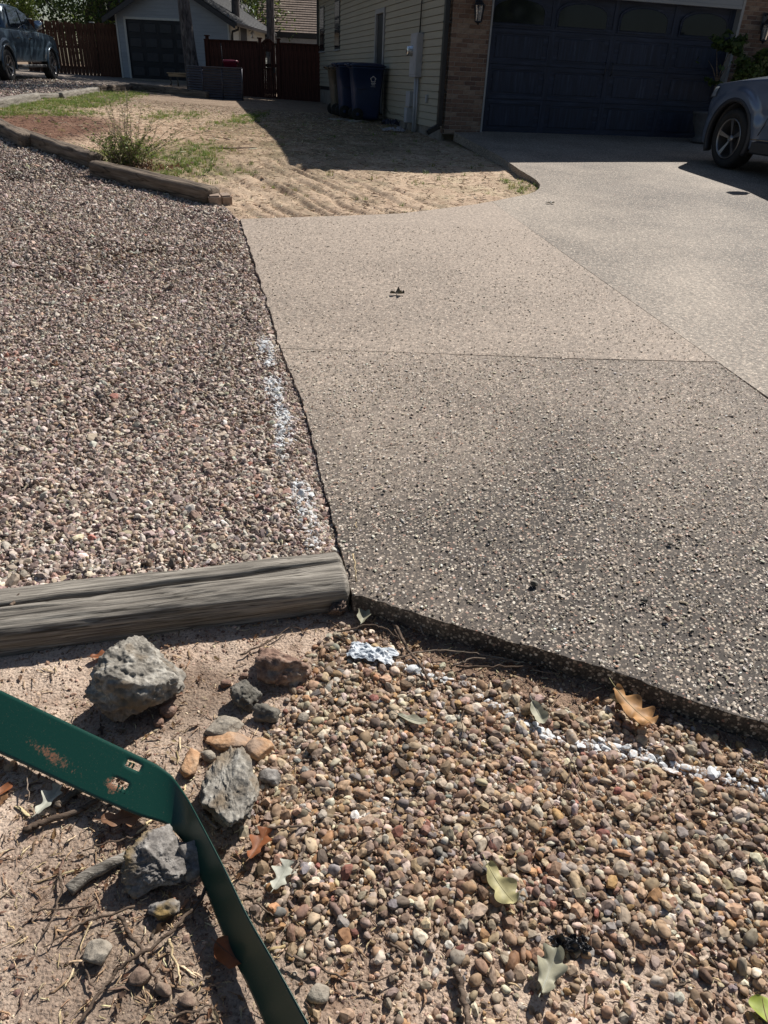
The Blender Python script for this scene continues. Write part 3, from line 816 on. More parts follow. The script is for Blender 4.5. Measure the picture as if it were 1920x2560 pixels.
# straw, chips of wood and needle litter
def sliver_me(seed, mt):
    r = np.random.RandomState(seed); k = 4
    ptsl = [(-1 + 2 * i / k, .25 * r.uniform(-1, 1), .12 * r.uniform(-1, 1)) for i in range(k + 1)]
    me = tube_me(ptsl, [.5, 1, .9, 1, .4], 4); 
    for v in me.vertices: v.co.y *= 1
    me.materials.append(mt); return me
def sl_template(seed):
    me = sliver_me(seed, M['sliver'])
    for v in me.vertices:
        pass
    return me
sliv = []
for i in range(6):
    r = np.random.RandomState(i); k = 4
    me = tube_me([(-1 + 2 * j / k, .10 * r.uniform(-1, 1), .05 * r.uniform(-1, 1)) for j in range(k + 1)], [.03, .06, .05, .055, .02], 4)
    me.materials.append(M['sliver']); sliv.append(me)
pp = surf_points(19000, -1.3, 1.5, .5, 2.0)
fd = -front_dist(pp[:, 0], pp[:, 1])
dens = .30 + .8 * np.clip(ellip(pp[:, 0], pp[:, 1], -.38, .95, .3, .5, .3, .6) + 1.3 * sstep(.26, .08, fd) * (pp[:, 0] > -.25) + .6 * ellip(pp[:, 0], pp[:, 1], -.9, 1.05, .35, .25, 0, .6) + .5 * sstep(.25, .03, fd), 0, 1)
pp = pp[(fd > .04) & (RS.rand(len(pp)) < dens)]
P3 = np.column_stack([pp, ground_h(pp[:, 0], pp[:, 1]) + .004]); P3 = P3[visible(P3, 1.1)]; n_ = len(P3)
s_ = RS.lognormal(math.log(.0085), .45, n_)
tone = palette(n_, [(.5, .38, .22), (.62, .52, .34), (.22, .14, .09), (.33, .22, .14), (.16, .11, .08)], [22, 14, 24, 22, 18], .18)
scatter('wood_litter', P3, np.column_stack([RS.normal(0, .2, n_), RS.normal(0, .25, n_), RS.uniform(0, 6.28, n_)]),
        np.column_stack([s_, s_ * RS.uniform(.8, 2.6, n_), s_ * RS.uniform(.8, 1.6, n_)]), tone, sliv,
        'chips of bark, straw and needles littered over the foreground soil', 'litter')

# scraps of dead leaf
sc_me = []
for i in range(4):
    k = 9; P_ = np.zeros((k, 5, 3)); rr_ = np.random.RandomState(70 + i); ss_ = np.linspace(0, 1, k)
    wd_ = np.sin(PI * (ss_ * .94 + .03)) * (.36 + .12 * rr_.normal(size=k)); 
    for j_ in range(5):
        t_ = (j_ - 2) / 2
        P_[:, j_, 0] = (ss_ - .5) * 2; P_[:, j_, 1] = wd_ * t_; P_[:, j_, 2] = .35 * abs(t_) * wd_ + .25 * (ss_ - .5) ** 2 + .06 * rr_.normal(size=k)
    me_ = grid_mesh(P_, False); me_.materials.append(M['leaf_inst']); sc_me.append(me_)
pp = surf_points(5200, -1.3, 1.5, .5, 2.0)
fd = -front_dist(pp[:, 0], pp[:, 1])
dens = .10 + .9 * np.clip(ellip(pp[:, 0], pp[:, 1], -.36, .9, .25, .5, .3, .6) + ellip(pp[:, 0], pp[:, 1], -.75, 1.15, .35, .16, -.3, .6) + 1.1 * sstep(.24, .08, fd) * (pp[:, 0] > -.3) + .5 * sstep(.2, .05, fd), 0, 1)
pp = pp[(fd > .04) & (RS.rand(len(pp)) < dens)]
P3 = np.column_stack([pp, ground_h(pp[:, 0], pp[:, 1]) + .006]); P3 = P3[visible(P3, 1.1)]; n_ = len(P3)
s_ = RS.lognormal(math.log(.0075), .45, n_)
tone = palette(n_, [(.22, .12, .065), (.14, .085, .055), (.34, .21, .12), (.42, .33, .2), (.09, .06, .045)], [26, 24, 16, 12, 20], .2)
scatter('leaf_scraps', P3, np.column_stack([RS.normal(0, .4, n_), RS.normal(0, .4, n_), RS.uniform(0, 6.28, n_)]),
        np.column_stack([s_, s_, s_]), tone, sc_me, 'brown scraps of dead leaves over the dirt and against the drive edge', 'litter')

# litter and straw over the yard
pp = surf_points(42000, -9, 1.7, 7.2, 21)
gmy = gravel_mask(pp[:, 0], pp[:, 1]) < .5
inD = in_poly(pp, PC) | in_poly(pp, PB)
hside = (pp[:, 0] - HO[0]) * HD[0] + (pp[:, 1] - HO[1]) * HD[1]
pp = pp[gmy & ~inD & ~((hside > -.05) & (pp[:, 1] > 14.2))]
mul = np.zeros(len(pp))
for e in MULCH: mul = np.maximum(mul, ellip(pp[:, 0], pp[:, 1], *e, 0, .35))
n_ = len(pp)
P3 = np.column_stack([pp, ground_h(pp[:, 0], pp[:, 1]) + .004])
s_ = RS.lognormal(math.log(.022), .4, n_)
tone = palette(n_, [(.58, .48, .33), (.46, .34, .22), (.3, .2, .13), (.66, .6, .46), (.18, .12, .08)], [22, 24, 22, 10, 20], .15)
mt_ = palette(n_, [(.16, .085, .06), (.24, .13, .09), (.1, .06, .05)], [3, 2, 2], .2)
tone = np.where((RS.rand(n_) < mul * .9)[:, None], mt_, tone)
scatter('yard_litter', P3, np.column_stack([RS.normal(0, .15, n_), RS.normal(0, .2, n_), RS.uniform(0, 6.28, n_)]),
        np.column_stack([s_, s_ * RS.uniform(1, 2.6, n_), s_ * RS.uniform(1, 1.8, n_)]), tone, sliv,
        'dry straw and brown needles lying over the sandy yard', 'litter')

# grass of the yard
def tuft_me(seed):
    r = np.random.RandomState(seed); V = []; F = []
    for b in range(11):
        a = r.uniform(0, 6.28); lean = r.uniform(.15, .8); h = r.uniform(.5, 1.0); wd = .045; rx, ry = r.normal(0, .22, 2)
        pw = (-math.sin(a) * wd, math.cos(a) * wd)
        i0 = len(V)
        for t in (0, .5, 1):
            ox = rx + math.cos(a) * lean * h * t * t; oy = ry + math.sin(a) * lean * h * t * t; z = h * (t - .15 * t * t)
            k = 1 - t
            V.append((ox - pw[0] * k, oy - pw[1] * k, z)); V.append((ox + pw[0] * k, oy + pw[1] * k, z))
        F += [(i0, i0 + 1, i0 + 3, i0 + 2), (i0 + 2, i0 + 3, i0 + 5, i0 + 4)]
    me = mesh(V, F); me.materials.append(M['leaf_inst']); return me
pp = surf_points(60000, -11, 2.2, 7.4, 26)
gk = grass_mask(pp[:, 0], pp[:, 1]) * np.clip(.75 + 1.6 * fbm(pp[:, 0] * 2.5, pp[:, 1] * 2.5, 9.9, 4), 0.1, 1) * 1.3 + .012 * (pp[:, 1] < 19)
bk = (pp[:, 1] > 15) & (hside[:0].size == 0)
keep = (RS.rand(len(pp)) < gk) & ~in_poly(pp, PC) & ~in_poly(pp, PB) & (gravel_mask(pp[:, 0], pp[:, 1]) < .5)
pp = pp[keep]; n_ = len(pp)
hs = (pp[:, 0] - HO[0]) * HD[0] + (pp[:, 1] - HO[1]) * HD[1]
ok = ~((hs > -.1) & (pp[:, 1] > 14)); pp = pp[ok]; n_ = len(pp)
P3 = np.column_stack([pp, ground_h(pp[:, 0], pp[:, 1]) - .002])
s_ = RS.uniform(.035, .085, n_)
tone = palette(n_, [(.16, .24, .04), (.22, .28, .06), (.34, .33, .12), (.12, .19, .035)], [30, 28, 18, 20], .15)
scatter('grass', P3, np.column_stack([RS.normal(0, .1, n_), RS.normal(0, .1, n_), RS.uniform(0, 6.28, n_)]),
        np.column_stack([s_ * 1.2, s_ * 1.2, s_]), tone, [tuft_me(i) for i in range(5)], 'patchy short green grass growing in the sandy yard', 'grass')

# ================================================================== NEAR TIMBER
M['grey_wood'] = wood_mat('grey_wood', (.085, .077, .068), (.245, .228, .20), (.46, .435, .39), 4.0, 210, 210, .9, .8, .004)
M['brown_wood'] = wood_mat('brown_wood', (.07, .055, .042), (.17, .135, .105), (.27, .225, .18), 2.2, 40, 40, .9, .9, .008)
def timber(name, a, b, half_w, half_h, mt, label, cat, group, ztop=None, nl=160, ns=48, crack=None, exp_=3.2, wob=.006, seed=1, parent=None, endround=.02):
    a = np.array(a, float); b = np.array(b, float); Lg = np.linalg.norm(b - a)
    t = np.linspace(0, 1, nl); th = np.linspace(0, 2 * PI, ns, endpoint=False)
    T, TH_ = np.meshgrid(t, th, indexing='ij')
    c, s = np.cos(TH_), np.sin(TH_)
    r = (np.abs(c) ** exp_ + np.abs(s) ** exp_) ** (-1 / exp_)
    ex = T * Lg
    n = wob * (fbm(ex * 3, c * 2 + seed * 9, s * 2, 4) * 1.2 + .22 * fbm(ex * 2.0, c * 14, s * 14 + seed, 3))
    sc2 = 1 + n / half_h
    taper = 1 - np.clip(1 - np.minimum(ex, Lg - ex) / endround, 0, 1) ** 2 * .22
    Yl = c * r * half_w * sc2 * taper; Zl = s * r * half_h * sc2 * taper
    if crack is not None:
        for (y0, y1, wdt, dep, t0, t1) in crack:
            yc = y0 + (y1 - y0) * T + .004 * vnoise(ex * 7, 0 * ex, seed + 2.2)
            top = (s > .3)
            g = np.exp(-((Yl - yc) / wdt) ** 2) * top * sstep(t0, t0 + .05, T) * (1 - sstep(t1 - .05, t1, T))
            Zl = Zl - g * dep * (.7 + .5 * vnoise(ex * 5, 0 * ex, 1.0))
    P = np.stack([ex - Lg / 2, Yl, Zl], -1)
    me = grid_mesh(P, True, wrap_v=True, cap=True)
    o = link(name, me, mt, parent)
    mid = (a + b) / 2; d = (b - a) / Lg
    ang = math.atan2(d[1], d[0]); pit = math.asin(d[2])
    o.location = mid.tolist(); o.rotation_euler = (0, -pit, ang)
    return tag(o, label, cat, group)

timber('landscape_timber', (-2.4, 1.41, .012), (-.122, 2.005, .052), .112, .098, M['grey_wood'],
       'weathered grey round edged timber with a long crack, in front of the crushed gravel', 'timber', None,
       nl=620, ns=230, crack=[(-.06, .028, .0070, .06, .2, 1.1), (-.062, -.07, .003, .012, .3, .85), (.0, -.02, .0028, .010, .6, .95), (-.035, -.045, .0026, .010, .5, .78), (.075, .07, .003, .010, .4, .8)], exp_=4.2, wob=.011, seed=3)

# ================================================================== GREEN STEEL EDGING
def paint_green():
    m, nt, n, l, p = newmat('green_paint')
    a = N(nt, 'ShaderNodeAttribute'); a.attribute_name = 'wear'
    g = N(nt, 'ShaderNodeNewGeometry')
    nz = N(nt, 'ShaderNodeTexNoise'); nz.inputs['Scale'].default_value = 140; nz.inputs['Detail'].default_value = 6; nz.inputs['Roughness'].default_value = .7; l.new(g.outputs['Position'], nz.inputs['Vector'])
    ad = N(nt, 'ShaderNodeMath', operation='ADD'); l.new(nz.outputs[0], ad.inputs[0]); l.new(a.outputs['Fac'], ad.inputs[1])
    r = ramp(nt, [(.84, (0, 0, 0)), (1.0, (1, 1, 1))]); l.new(ad.outputs[0], r.inputs[0])
    n2 = N(nt, 'ShaderNodeTexNoise'); n2.inputs['Scale'].default_value = 420; l.new(g.outputs['Position'], n2.inputs['Vector'])
    sp = ramp(nt, [(.69, (.006, .045, .032)), (.76, (.20, .17, .12))]); l.new(n2.outputs[0], sp.inputs[0])
    mx = N(nt, 'ShaderNodeMix', data_type='RGBA'); l.new(r.outputs[0], mx.inputs[0]); l.new(sp.outputs[0], mx.inputs[6]); mx.inputs[7].default_value = (.22, .10, .055, 1)
    l.new(mx.outputs[2], p.inputs['Base Color'])
    rr = ramp(nt, [(.0, (.36, .36, .36)), (1, (.9, .9, .9))]); l.new(r.outputs[0], rr.inputs[0]); l.new(rr.outputs[0], p.inputs['Roughness'])
    b = N(nt, 'ShaderNodeBump'); b.inputs['Strength'].default_value = .15; b.inputs['Distance'].default_value = .002; l.new(ad.outputs[0], b.inputs['Height']); l.new(b.outputs[0], p.inputs['Normal'])
    return m
M['green'] = paint_green()
top_px = [(-160, 1650, .115), (0, 1725, .105), (150, 1797, .095), (300, 1868, .088), (395, 1912, .083), (432, 1940, .080), (470, 1995, .080), (505, 2060, .084), (560, 2165, .084), (620, 2290, .080), (690, 2410, .076), (745, 2510, .073), (800, 2610, .07), (840, 2690, .07)]
bot_px = [(-200, 1800, .045), (0, 1884, .04), (110, 1935, .038), (230, 1992, .036), (345, 2040, .034), (418, 2060, .028), (462, 2105, .014), (490, 2160, .002), (530, 2262, -.012), (575, 2375, -.02), (625, 2470, -.025), (668, 2570, -.028), (712, 2670, -.03), (740, 2750, -.03)]
def resample(pts, n):
    pts = np.array(pts); d = np.r_[0, np.cumsum(np.linalg.norm(np.diff(pts, axis=0), axis=1))]
    t = np.linspace(0, d[-1], n)
    # smooth (Catmull like) by interpolating then averaging
    q = np.stack([np.interp(t, d, pts[:, i]) for i in range(3)], 1)
    for _ in range(6): q[1:-1] = (q[:-2] + 2 * q[1:-1] + q[2:]) / 4
    return q
TT = [atz(a, b, z) for a, b, z in top_px]; BB = [atz(a, b, z) for a, b, z in bot_px]
NS, NV = 150, 15
def par(P):  # same parameter for both edges
    return P
tq = np.array(TT); bq = np.array(BB)
ti = np.linspace(0, len(tq) - 1, NS)
def smooth_interp(q):
    r = np.stack([np.interp(ti, np.arange(len(q)), q[:, i]) for i in range(3)], 1)
    for _ in range(8): r[1:-1] = (r[:-2] + 2 * r[1:-1] + r[2:]) / 4
    return r
Te, Be = smooth_interp(tq), smooth_interp(bq)
vv = np.linspace(0, 1, NV + 1)
E_ = Te[:, None, :] * (1 - vv[None, :, None]) + Be[:, None, :] * vv[None, :, None]
e_me = grid_mesh(E_, True)
SLOTS = [(335, 1915), (300, 1967)]
cc = E_.reshape(-1, 3)
bm = bmesh.new(); bm.from_mesh(e_me); bm.faces.ensure_lookup_table()
slot_c = []
def pixof(p):
    d = np.array(p) - CAM; z = d @ FW
    return 960 + FPX * (d @ RT) / z, 1280 - FPX * (d @ UP) / z
kill = []
for sx_, sy_ in SLOTS:
    best = min(bm.faces, key=lambda f: (pixof(f.calc_center_median())[0] - sx_) ** 2 + (pixof(f.calc_center_median())[1] - sy_) ** 2).index
    bi, bj = divmod(best, NV)
    kill += [f for f in bm.faces if bi - 2 <= f.index // NV <= bi + 1 and bj - 1 <= f.index % NV <= bj]
bmesh.ops.delete(bm, geom=list(set(kill)), context='FACES')
bmesh.ops.solidify(bm, geom=bm.faces[:], thickness=.0022)
bm.to_mesh(e_me); bm.free()
co = np.array([v.co[:] for v in e_me.vertices])
wear = np.zeros(len(co))
for k, c in enumerate(co):
    x_, y_ = pixof(c)
    w_ = max(0, 1 - abs((x_ - 130) / 150)) * max(0, 1 - abs((y_ - (1812 + .60 * x_)) / 60)) * .5
    w_ = max(w_, .55 * math.exp(-((x_ - 285) ** 2 + (y_ - 1962) ** 2) / 30 ** 2))
    w_ = max(w_, .2 * math.exp(-((x_ - 200) ** 2 / 90 ** 2 + (y_ - 1955) ** 2 / 12 ** 2)))
    wear[k] = w_
vcol(e_me, 'wear', np.stack([wear] * 3, 1))
e_me.polygons.foreach_set('use_smooth', np.ones(len(e_me.polygons), bool))
edg = empty('garden_edging', (-.5, 1.2, 0), 'bent dark green metal edging strip with rusty slots lying over the dirt', 'edging')
eo = link('strip', e_me, M['green'], edg); eo.location = (.5, -1.2, 0)
# teeth left standing inside each slot
for sx_, sy_ in SLOTS:
    for k in (-1, 0, 1):
        d2 = ((E_ - atz(sx_ + k * 8, sy_ + 4 + k * 3, .06)) ** 2).sum(-1); i, j = np.unravel_index(d2.argmin(), d2.shape)
        p = E_[i, j]; t = E_[min(i + 1, NS - 1), j] - E_[i, j]; t /= np.linalg.norm(t); b_ = Be[i] - Te[i]; b_ /= np.linalg.norm(b_); nn = np.cross(t, b_)
        q = [p - t * .0025 - b_ * .004, p + t * .0025 - b_ * .004, p + t * .002 + b_ * .007, p - t * .002 + b_ * .007]
        lowr = [x - nn * .003 for x in q]
        o = link('slot_tooth', mesh(q + lowr, [(0, 1, 2, 3), (7, 6, 5, 4), (0, 4, 5, 1), (1, 5, 6, 2), (2, 6, 7, 3), (3, 7, 4, 0)]), M['green'], edg)
        o.location = (.5, -1.2, 0)

# ================================================================== ROCKS
def rock_mat(name, c_lo, c_mid, c_hi, stain=None, scale=9):
    m, nt, n, l, p = newmat(name)
    tc = N(nt, 'ShaderNodeNewGeometry')
    nz = N(nt, 'ShaderNodeTexNoise'); nz.inputs['Scale'].default_value = scale * 3.2; nz.inputs['Detail'].default_value = 12; nz.inputs['Roughness'].default_value = .72; l.new(tc.outputs['Position'], nz.inputs['Vector'])
    r = ramp(nt, [(.32, c_lo), (.5, c_mid), (.68, c_hi)]); l.new(nz.outputs[0], r.inputs[0])
    c = r.outputs[0]
    if stain:
        n2 = N(nt, 'ShaderNodeTexNoise'); n2.inputs['Scale'].default_value = scale * 1.1; n2.inputs['Detail'].default_value = 6; l.new(tc.outputs['Position'], n2.inputs['Vector'])
        r2 = ramp(nt, [(.52, (0, 0, 0)), (.64, (1, 1, 1))]); l.new(n2.outputs[0], r2.inputs[0])
        mx = N(nt, 'ShaderNodeMix', data_type='RGBA'); l.new(r2.outputs[0], mx.inputs[0]); l.new(c, mx.inputs[6]); mx.inputs[7].default_value = (*stain, 1); c = mx.outputs[2]
    l.new(c, p.inputs['Base Color']); p.inputs['Roughness'].default_value = .88; p.inputs['Specular IOR Level'].default_value = .3
    vo = N(nt, 'ShaderNodeTexVoronoi'); vo.inputs['Scale'].default_value = scale * 9; l.new(tc.outputs['Position'], vo.inputs['Vector'])
    ad = N(nt, 'ShaderNodeMath', operation='MULTIPLY_ADD'); ad.inputs[1].default_value = .35; l.new(vo.outputs['Distance'], ad.inputs[0]); l.new(nz.outputs[0], ad.inputs[2])
    b = N(nt, 'ShaderNodeBump'); b.inputs['Strength'].default_value = .9; b.inputs['Distance'].default_value = .008; l.new(ad.outputs[0], b.inputs['Height']); l.new(b.outputs[0], p.inputs['Normal'])
    return m
R_grey = rock_mat('grey_rock', (.075, .067, .056), (.275, .255, .22), (.56, .535, .475), (.22, .175, .125))
R_brown = rock_mat('brown_rock', (.12, .08, .06), (.24, .17, .13), (.36, .28, .21))
R_red = rock_mat('red_rock', (.11, .065, .05), (.25, .16, .12), (.44, .34, .28), (.55, .46, .36))
R_dark = rock_mat('dark_rock', (.06, .055, .045), (.14, .13, .11), (.24, .225, .195), (.13, .14, .11))
R_purp = rock_mat('slate_rock', (.065, .06, .055), (.205, .19, .175), (.43, .41, .38), (.27, .19, .08))
R_or = rock_mat('orange_rock', (.28, .15, .08), (.46, .28, .16), (.55, .40, .27), (.36, .26, .19))
R_pale = rock_mat('pale_rock', (.2, .175, .14), (.34, .30, .245), (.46, .42, .35))
def rock(px, py, sx, sy, sz, mt, seed, label, sub=5, planes=9, sharp=16, noise=.3, nsc=2.2, rz=0, sink=.3, tilt=(0, 0), name='rock', smooth=True):
    p = at(px, py, fg_z)
    me = stone_me(sub, planes, sharp, noise, nsc, seed, None, smooth)
    me.transform(Matrix.Diagonal((sx, sy, sz, 1)))
    o = link(name, me, mt)
    o.location = (p[0], p[1], float(ground_h(np.array([p[0]]), np.array([p[1]]))[0]) + sz * (1 - 2 * sink))
    o.rotation_euler = (tilt[0], tilt[1], rz)
    return tag(o, label, 'rock')
rock(350, 1745, .138, .112, .112, R_grey, 4, 'largest rock, pale grey and craggy, just in front of the near timber', sub=6, planes=11, sharp=50, noise=.30, nsc=1.6, rz=.3, sink=.19, tilt=(-.25, .1))
rock(700, 1685, .092, .07, .07, R_red, 9, 'red brown rock veined with cream, between the grey timber end and the pebbles', noise=.34, rz=-.35, sink=.3)
rock(615, 1752, .048, .050, .04, R_dark, 13, 'dark olive grey rock just below the red brown rock', noise=.35, sink=.22)
rock(668, 1795, .042, .036, .034, R_dark, 14, 'smaller dark grey rock touching the pebbles below the red brown rock', sub=4, noise=.35, sink=.25)
rock(560, 1822, .055, .038, .022, R_pale, 21, 'flat pale grey stone half sunk in dirt above the brown flat stone', sub=4, noise=.2, sink=.4)
rock(575, 1862, .075, .034, .022, R_or, 23, 'flat dull brown stone lying behind the top of the tall grey rock', sub=4, noise=.18, sink=.35, rz=.05)
rock(648, 1885, .040, .036, .03, R_or, 25, 'rusty orange blocky stone right of the tall grey rock', sub=4, planes=7, sharp=24, noise=.12, sink=.25)
rock(478, 1912, .024, .046, .022, R_or, 29, 'narrow upright tan and orange stone beside the bend of the edging', sub=4, noise=.2, sink=.25, rz=.1)
rock(520, 1895, .022, .016, .014, R_pale, 31, 'small pale stone between narrow orange stone and tall grey rock', sub=3, noise=.2, sink=.25)
rock(575, 2000, .076, .122, .062, R_grey, 36, 'tall grey white rock on the pebble side of the edging bend', sub=6, planes=11, sharp=50, noise=.34, nsc=1.7, rz=.18, sink=.25)
rock(678, 1948, .034, .026, .022, R_purp, 38, 'squarish blue grey stone right of the tall grey rock', sub=4, planes=7, sharp=22, noise=.14, sink=.3)
rock(405, 2178, .088, .072, .062, R_purp, 42, 'dark slate coloured rock with rusty lichen on the inner side of the edging', sub=6, planes=11, sharp=50, nsc=1.7, noise=.4, rz=.5, sink=.25)
rock(415, 2280, .04, .026, .026, R_purp, 44, 'small slate lump at the foot of the dark slate rock', sub=4, noise=.35, sink=.3)
rock(480, 2160, .045, .05, .05, R_purp, 47, 'shadowed grey rock squeezed between slate rock and edging', sub=4, noise=.3, sink=.3)
rock(245, 2390, .03, .026, .024, R_pale, 51, 'lone pinkish grey stone on the bare dirt in the lower left', sub=4, planes=7, sharp=20, noise=.12, sink=.25)
rock(422, 1782, .024, .028, .022, R_red, 53, 'small wedge of reddish stone leaning at the foot of the largest rock', sub=4, sharp=24, planes=7, noise=.15, sink=.25)
rock(395, 1810, .017, .016, .014, R_red, 54, 'little dark red stone in shade under the largest rock', sub=3, noise=.15, sink=.25)
rock(565, 1712, .017, .014, .013, R_red, 55, 'single round brown pebble on bare dirt left of the red brown rock', sub=3, noise=.05, sharp=8, sink=.2, name='pebble')
rock(757, 1797, .018, .023, .015, R_pale, 57, 'smooth egg shaped buff pebble right of the dark rocks', sub=3, noise=.02, sharp=6, sink=.15, name='pebble')
rock(610, 1690, .014, .012, .01, R_red, 58, 'small dark stone tucked at the left of the red brown rock', sub=3, noise=.1, sink=.3, name='pebble')
rock(350, 2450, .026, .02, .014, R_brown, 59, 'flat orange brown stone among sticks inside the edging', sub=3, noise=.15, sink=.3)
rock(410, 2478, .018, .014, .013, R_brown, 60, 'rounded tan pebble in the shade strip left of the edging', sub=3, noise=.1, sink=.2, name='pebble')
rock(470, 2505, .02, .014, .012, R_brown, 61, 'oblong brown pebble close to the bottom of the edging', sub=3, noise=.1, sink=.2, name='pebble')
rock(800, 2485, .026, .022, .014, R_pale, 63, 'grey brown flat pebble at the bottom beside the edging end', sub=3, noise=.1, sink=.25, name='pebble')
# clod (knobbly brown lump) at the end of the timber
c = rock(845, 1540, .034, .03, .034, rock_mat('clod', (.05, .035, .028), (.14, .10, .08), (.24, .18, .14)), 66, 'knobbly brown clod of earth at the right end of the near timber', sub=4, noise=.75, nsc=5, sink=.1, name='dirt_clod')
c['category'] = 'clod'

# ================================================================== LEAVES
def leaf_me(L_, W_, lobes=3, depth=.45, curl=.2, fold=.25, bend=.15, seed=0, twist=0.0, n=56, m=9):
    r = np.random.RandomState(seed)
    s = np.linspace(0, 1, n); ph = r.uniform(0, 1)
    base = np.clip(np.sin(PI * np.clip(s * .96 + .02, 0, 1) ** 1.25), 0, 1) ** .6
    P = np.zeros((n, m, 3))
    for side in (-1, 1):
        lob = 1 - depth * (.5 + .5 * np.cos(2 * PI * (lobes * s + .12 * side + ph * .3))) * sstep(.05, .2, s) * (1 - sstep(.9, 1, s))
        wd = W_ * base * lob * (1 + .06 * r.normal(size=n).cumsum() * .05) + L_ * .008
        ks = range(0, m // 2 + 1) if side < 0 else range(m // 2, m)
        for k in ks:
            t = abs(k - m // 2) / (m // 2)
            sweep = .10 * L_ * t * sstep(0, .6, s)
            x = (s - .5) * L_ + sweep * np.sin(PI * s)
            y = side * wd * t
            z = fold * wd * t ** 1.2 + curl * W_ * (t ** 2) * np.sin(2 * PI * lobes * s + side) * .6
            P[:, k, 0] = x; P[:, k, 1] = y; P[:, k, 2] = z
    # bend along the length
    a = bend * (s - .5) * 2
    P[:, :, 2] += (bend * L_ * (4 * (s - .5) ** 2 - .3) * .5)[:, None]
    ang = twist * (s - .5)
    y, z = P[:, :, 1].copy(), P[:, :, 2].copy()
    P[:, :, 1] = y * np.cos(ang)[:, None] - z * np.sin(ang)[:, None]; P[:, :, 2] = y * np.sin(ang)[:, None] + z * np.cos(ang)[:, None]
    return grid_mesh(P, True)
LM = {k: leaf_mat('leaf_' + k, fixed=v, trans=.25) for k, v in dict(tan=(.50, .28, .12), straw=(.46, .42, .22), sage=(.40, .39, .29), pale=(.50, .51, .43), rust=(.30, .11, .045), brown=(.26, .14, .08), lime=(.35, .42, .08), dark=(.05, .045, .03)).items()}
def leaf(px, py, Lg, Wd, col, rot, label, surf=fg_z, dz=.02, tilt=(0, 0), **kw):
    p = at(px, py, surf)
    e = empty('fallen_leaf', (p[0], p[1], float(ground_h(np.array([p[0]]), np.array([p[1]]))[0]) + dz if surf is fg_z else p[2] + dz), label, 'leaf', rot)
    e.rotation_euler = (tilt[0], tilt[1], rot)
    link('blade', leaf_me(Lg, Wd, **kw), LM[col], e)
    n = kw.get('n', 56)
    bd = kw.get('bend', .15)
    zf = lambda s: bd * Lg * (4 * (s - .5) ** 2 - .3) * .5
    if col == 'dark': return e
    rib = tube_me([((s - .5) * Lg * 1.0 + (0), 0, zf(s) + .0004) for s in np.linspace(-.18, .95, 12)], [.0011] * 6 + [.0008] * 3 + [.0005] * 3, 5)
    r = link('midrib', rib, LM['straw' if col in ('tan', 'straw') else 'pale' if col in ('sage', 'pale') else 'brown'], e)
    return e
leaf(1573, 1795, .155, .045, 'tan', math.radians(-63), 'large tan brown oak leaf lying near the drive edge at right', lobes=3.4, depth=.42, curl=.4, fold=.15, bend=.14, seed=3, dz=.048)
leaf(1247, 2228, .105, .033, 'straw', math.radians(-60), 'straw yellow oak leaf lying on the pebbles in lower centre', lobes=2.4, depth=.42, curl=.4, fold=.32, bend=.2, twist=.5, seed=5, dz=.024)
leaf(1368, 2445, .10, .032, 'sage', math.radians(60), 'grey green curled leaf near the bottom of the pebbles', lobes=2.5, depth=.4, curl=.5, fold=.5, bend=.25, twist=-.6, seed=8, dz=.024)
leaf(1343, 1800, .085, .022, 'sage', math.radians(-75), 'folded dull green leaf among the white painted pebbles', lobes=2, depth=.25, fold=.7, bend=.18, seed=9, dz=.028, tilt=(.3, 0))
leaf(1030, 1812, .085, .016, 'sage', math.radians(-18), 'thin mottled green leaf lying flat left of the painted pebbles', lobes=2.5, depth=.3, fold=.3, seed=10, dz=.02)
leaf(705, 2200, .075, .030, 'pale', math.radians(70), 'pale green lobed leaf right of the edging', lobes=2.6, depth=.65, fold=.2, seed=12, dz=.022)
leaf(648, 2125, .085, .028, 'rust', math.radians(70), 'rust brown pointed leaf below the tall grey rock', lobes=2.6, depth=.6, fold=.5, bend=.2, seed=14, dz=.024)
leaf(575, 2395, .075, .036, 'rust', math.radians(-30), 'dull red brown leaf in the shade left of the edging', lobes=1.5, depth=.3, fold=.4, seed=15, dz=.02)
leaf(312, 2060, .10, .036, 'brown', math.radians(15), 'dry brown leaf below the slots of the edging', lobes=2.6, depth=.55, fold=.25, seed=16, dz=.022)
leaf(125, 2010, .085, .026, 'pale', math.radians(75), 'pale crumpled leaf below the left part of the edging', lobes=2.4, depth=.6, fold=.5, seed=17, dz=.015)
leaf(250, 1650, .05, .018, 'rust', math.radians(20), 'small orange brown leaf between largest rock and timber', lobes=2, depth=.4, fold=.3, seed=18, dz=.015)
leaf(908, 1560, .062, .026, 'sage', math.radians(80), 'pale green folded leaf in the corner between timber and drive', lobes=1.5, depth=.3, fold=.8, seed=19, dz=.026)
leaf(945, 1532, .062, .014, 'sage', math.radians(-12), 'rolled green leaf lying against the corner of the drive', lobes=1, depth=.1, fold=1.1, seed=20, dz=.032)
leaf(1905, 2535, .05, .03, 'lime', math.radians(80), 'yellow green leaf at the bottom right edge', lobes=1, depth=.1, fold=.2, seed=21, dz=.02)
leaf(15, 1980, .04, .014, 'rust', 1.2, 'small rust leaf piece at the left edge below the edging', lobes=1, depth=.2, fold=.2, seed=22, dz=.012)
leaf(1530, 1790, .05, .014, 'brown', 1.9, 'curled brown leaf scrap under the large tan oak leaf', lobes=2, depth=.3, fold=.5, seed=24, dz=.012)
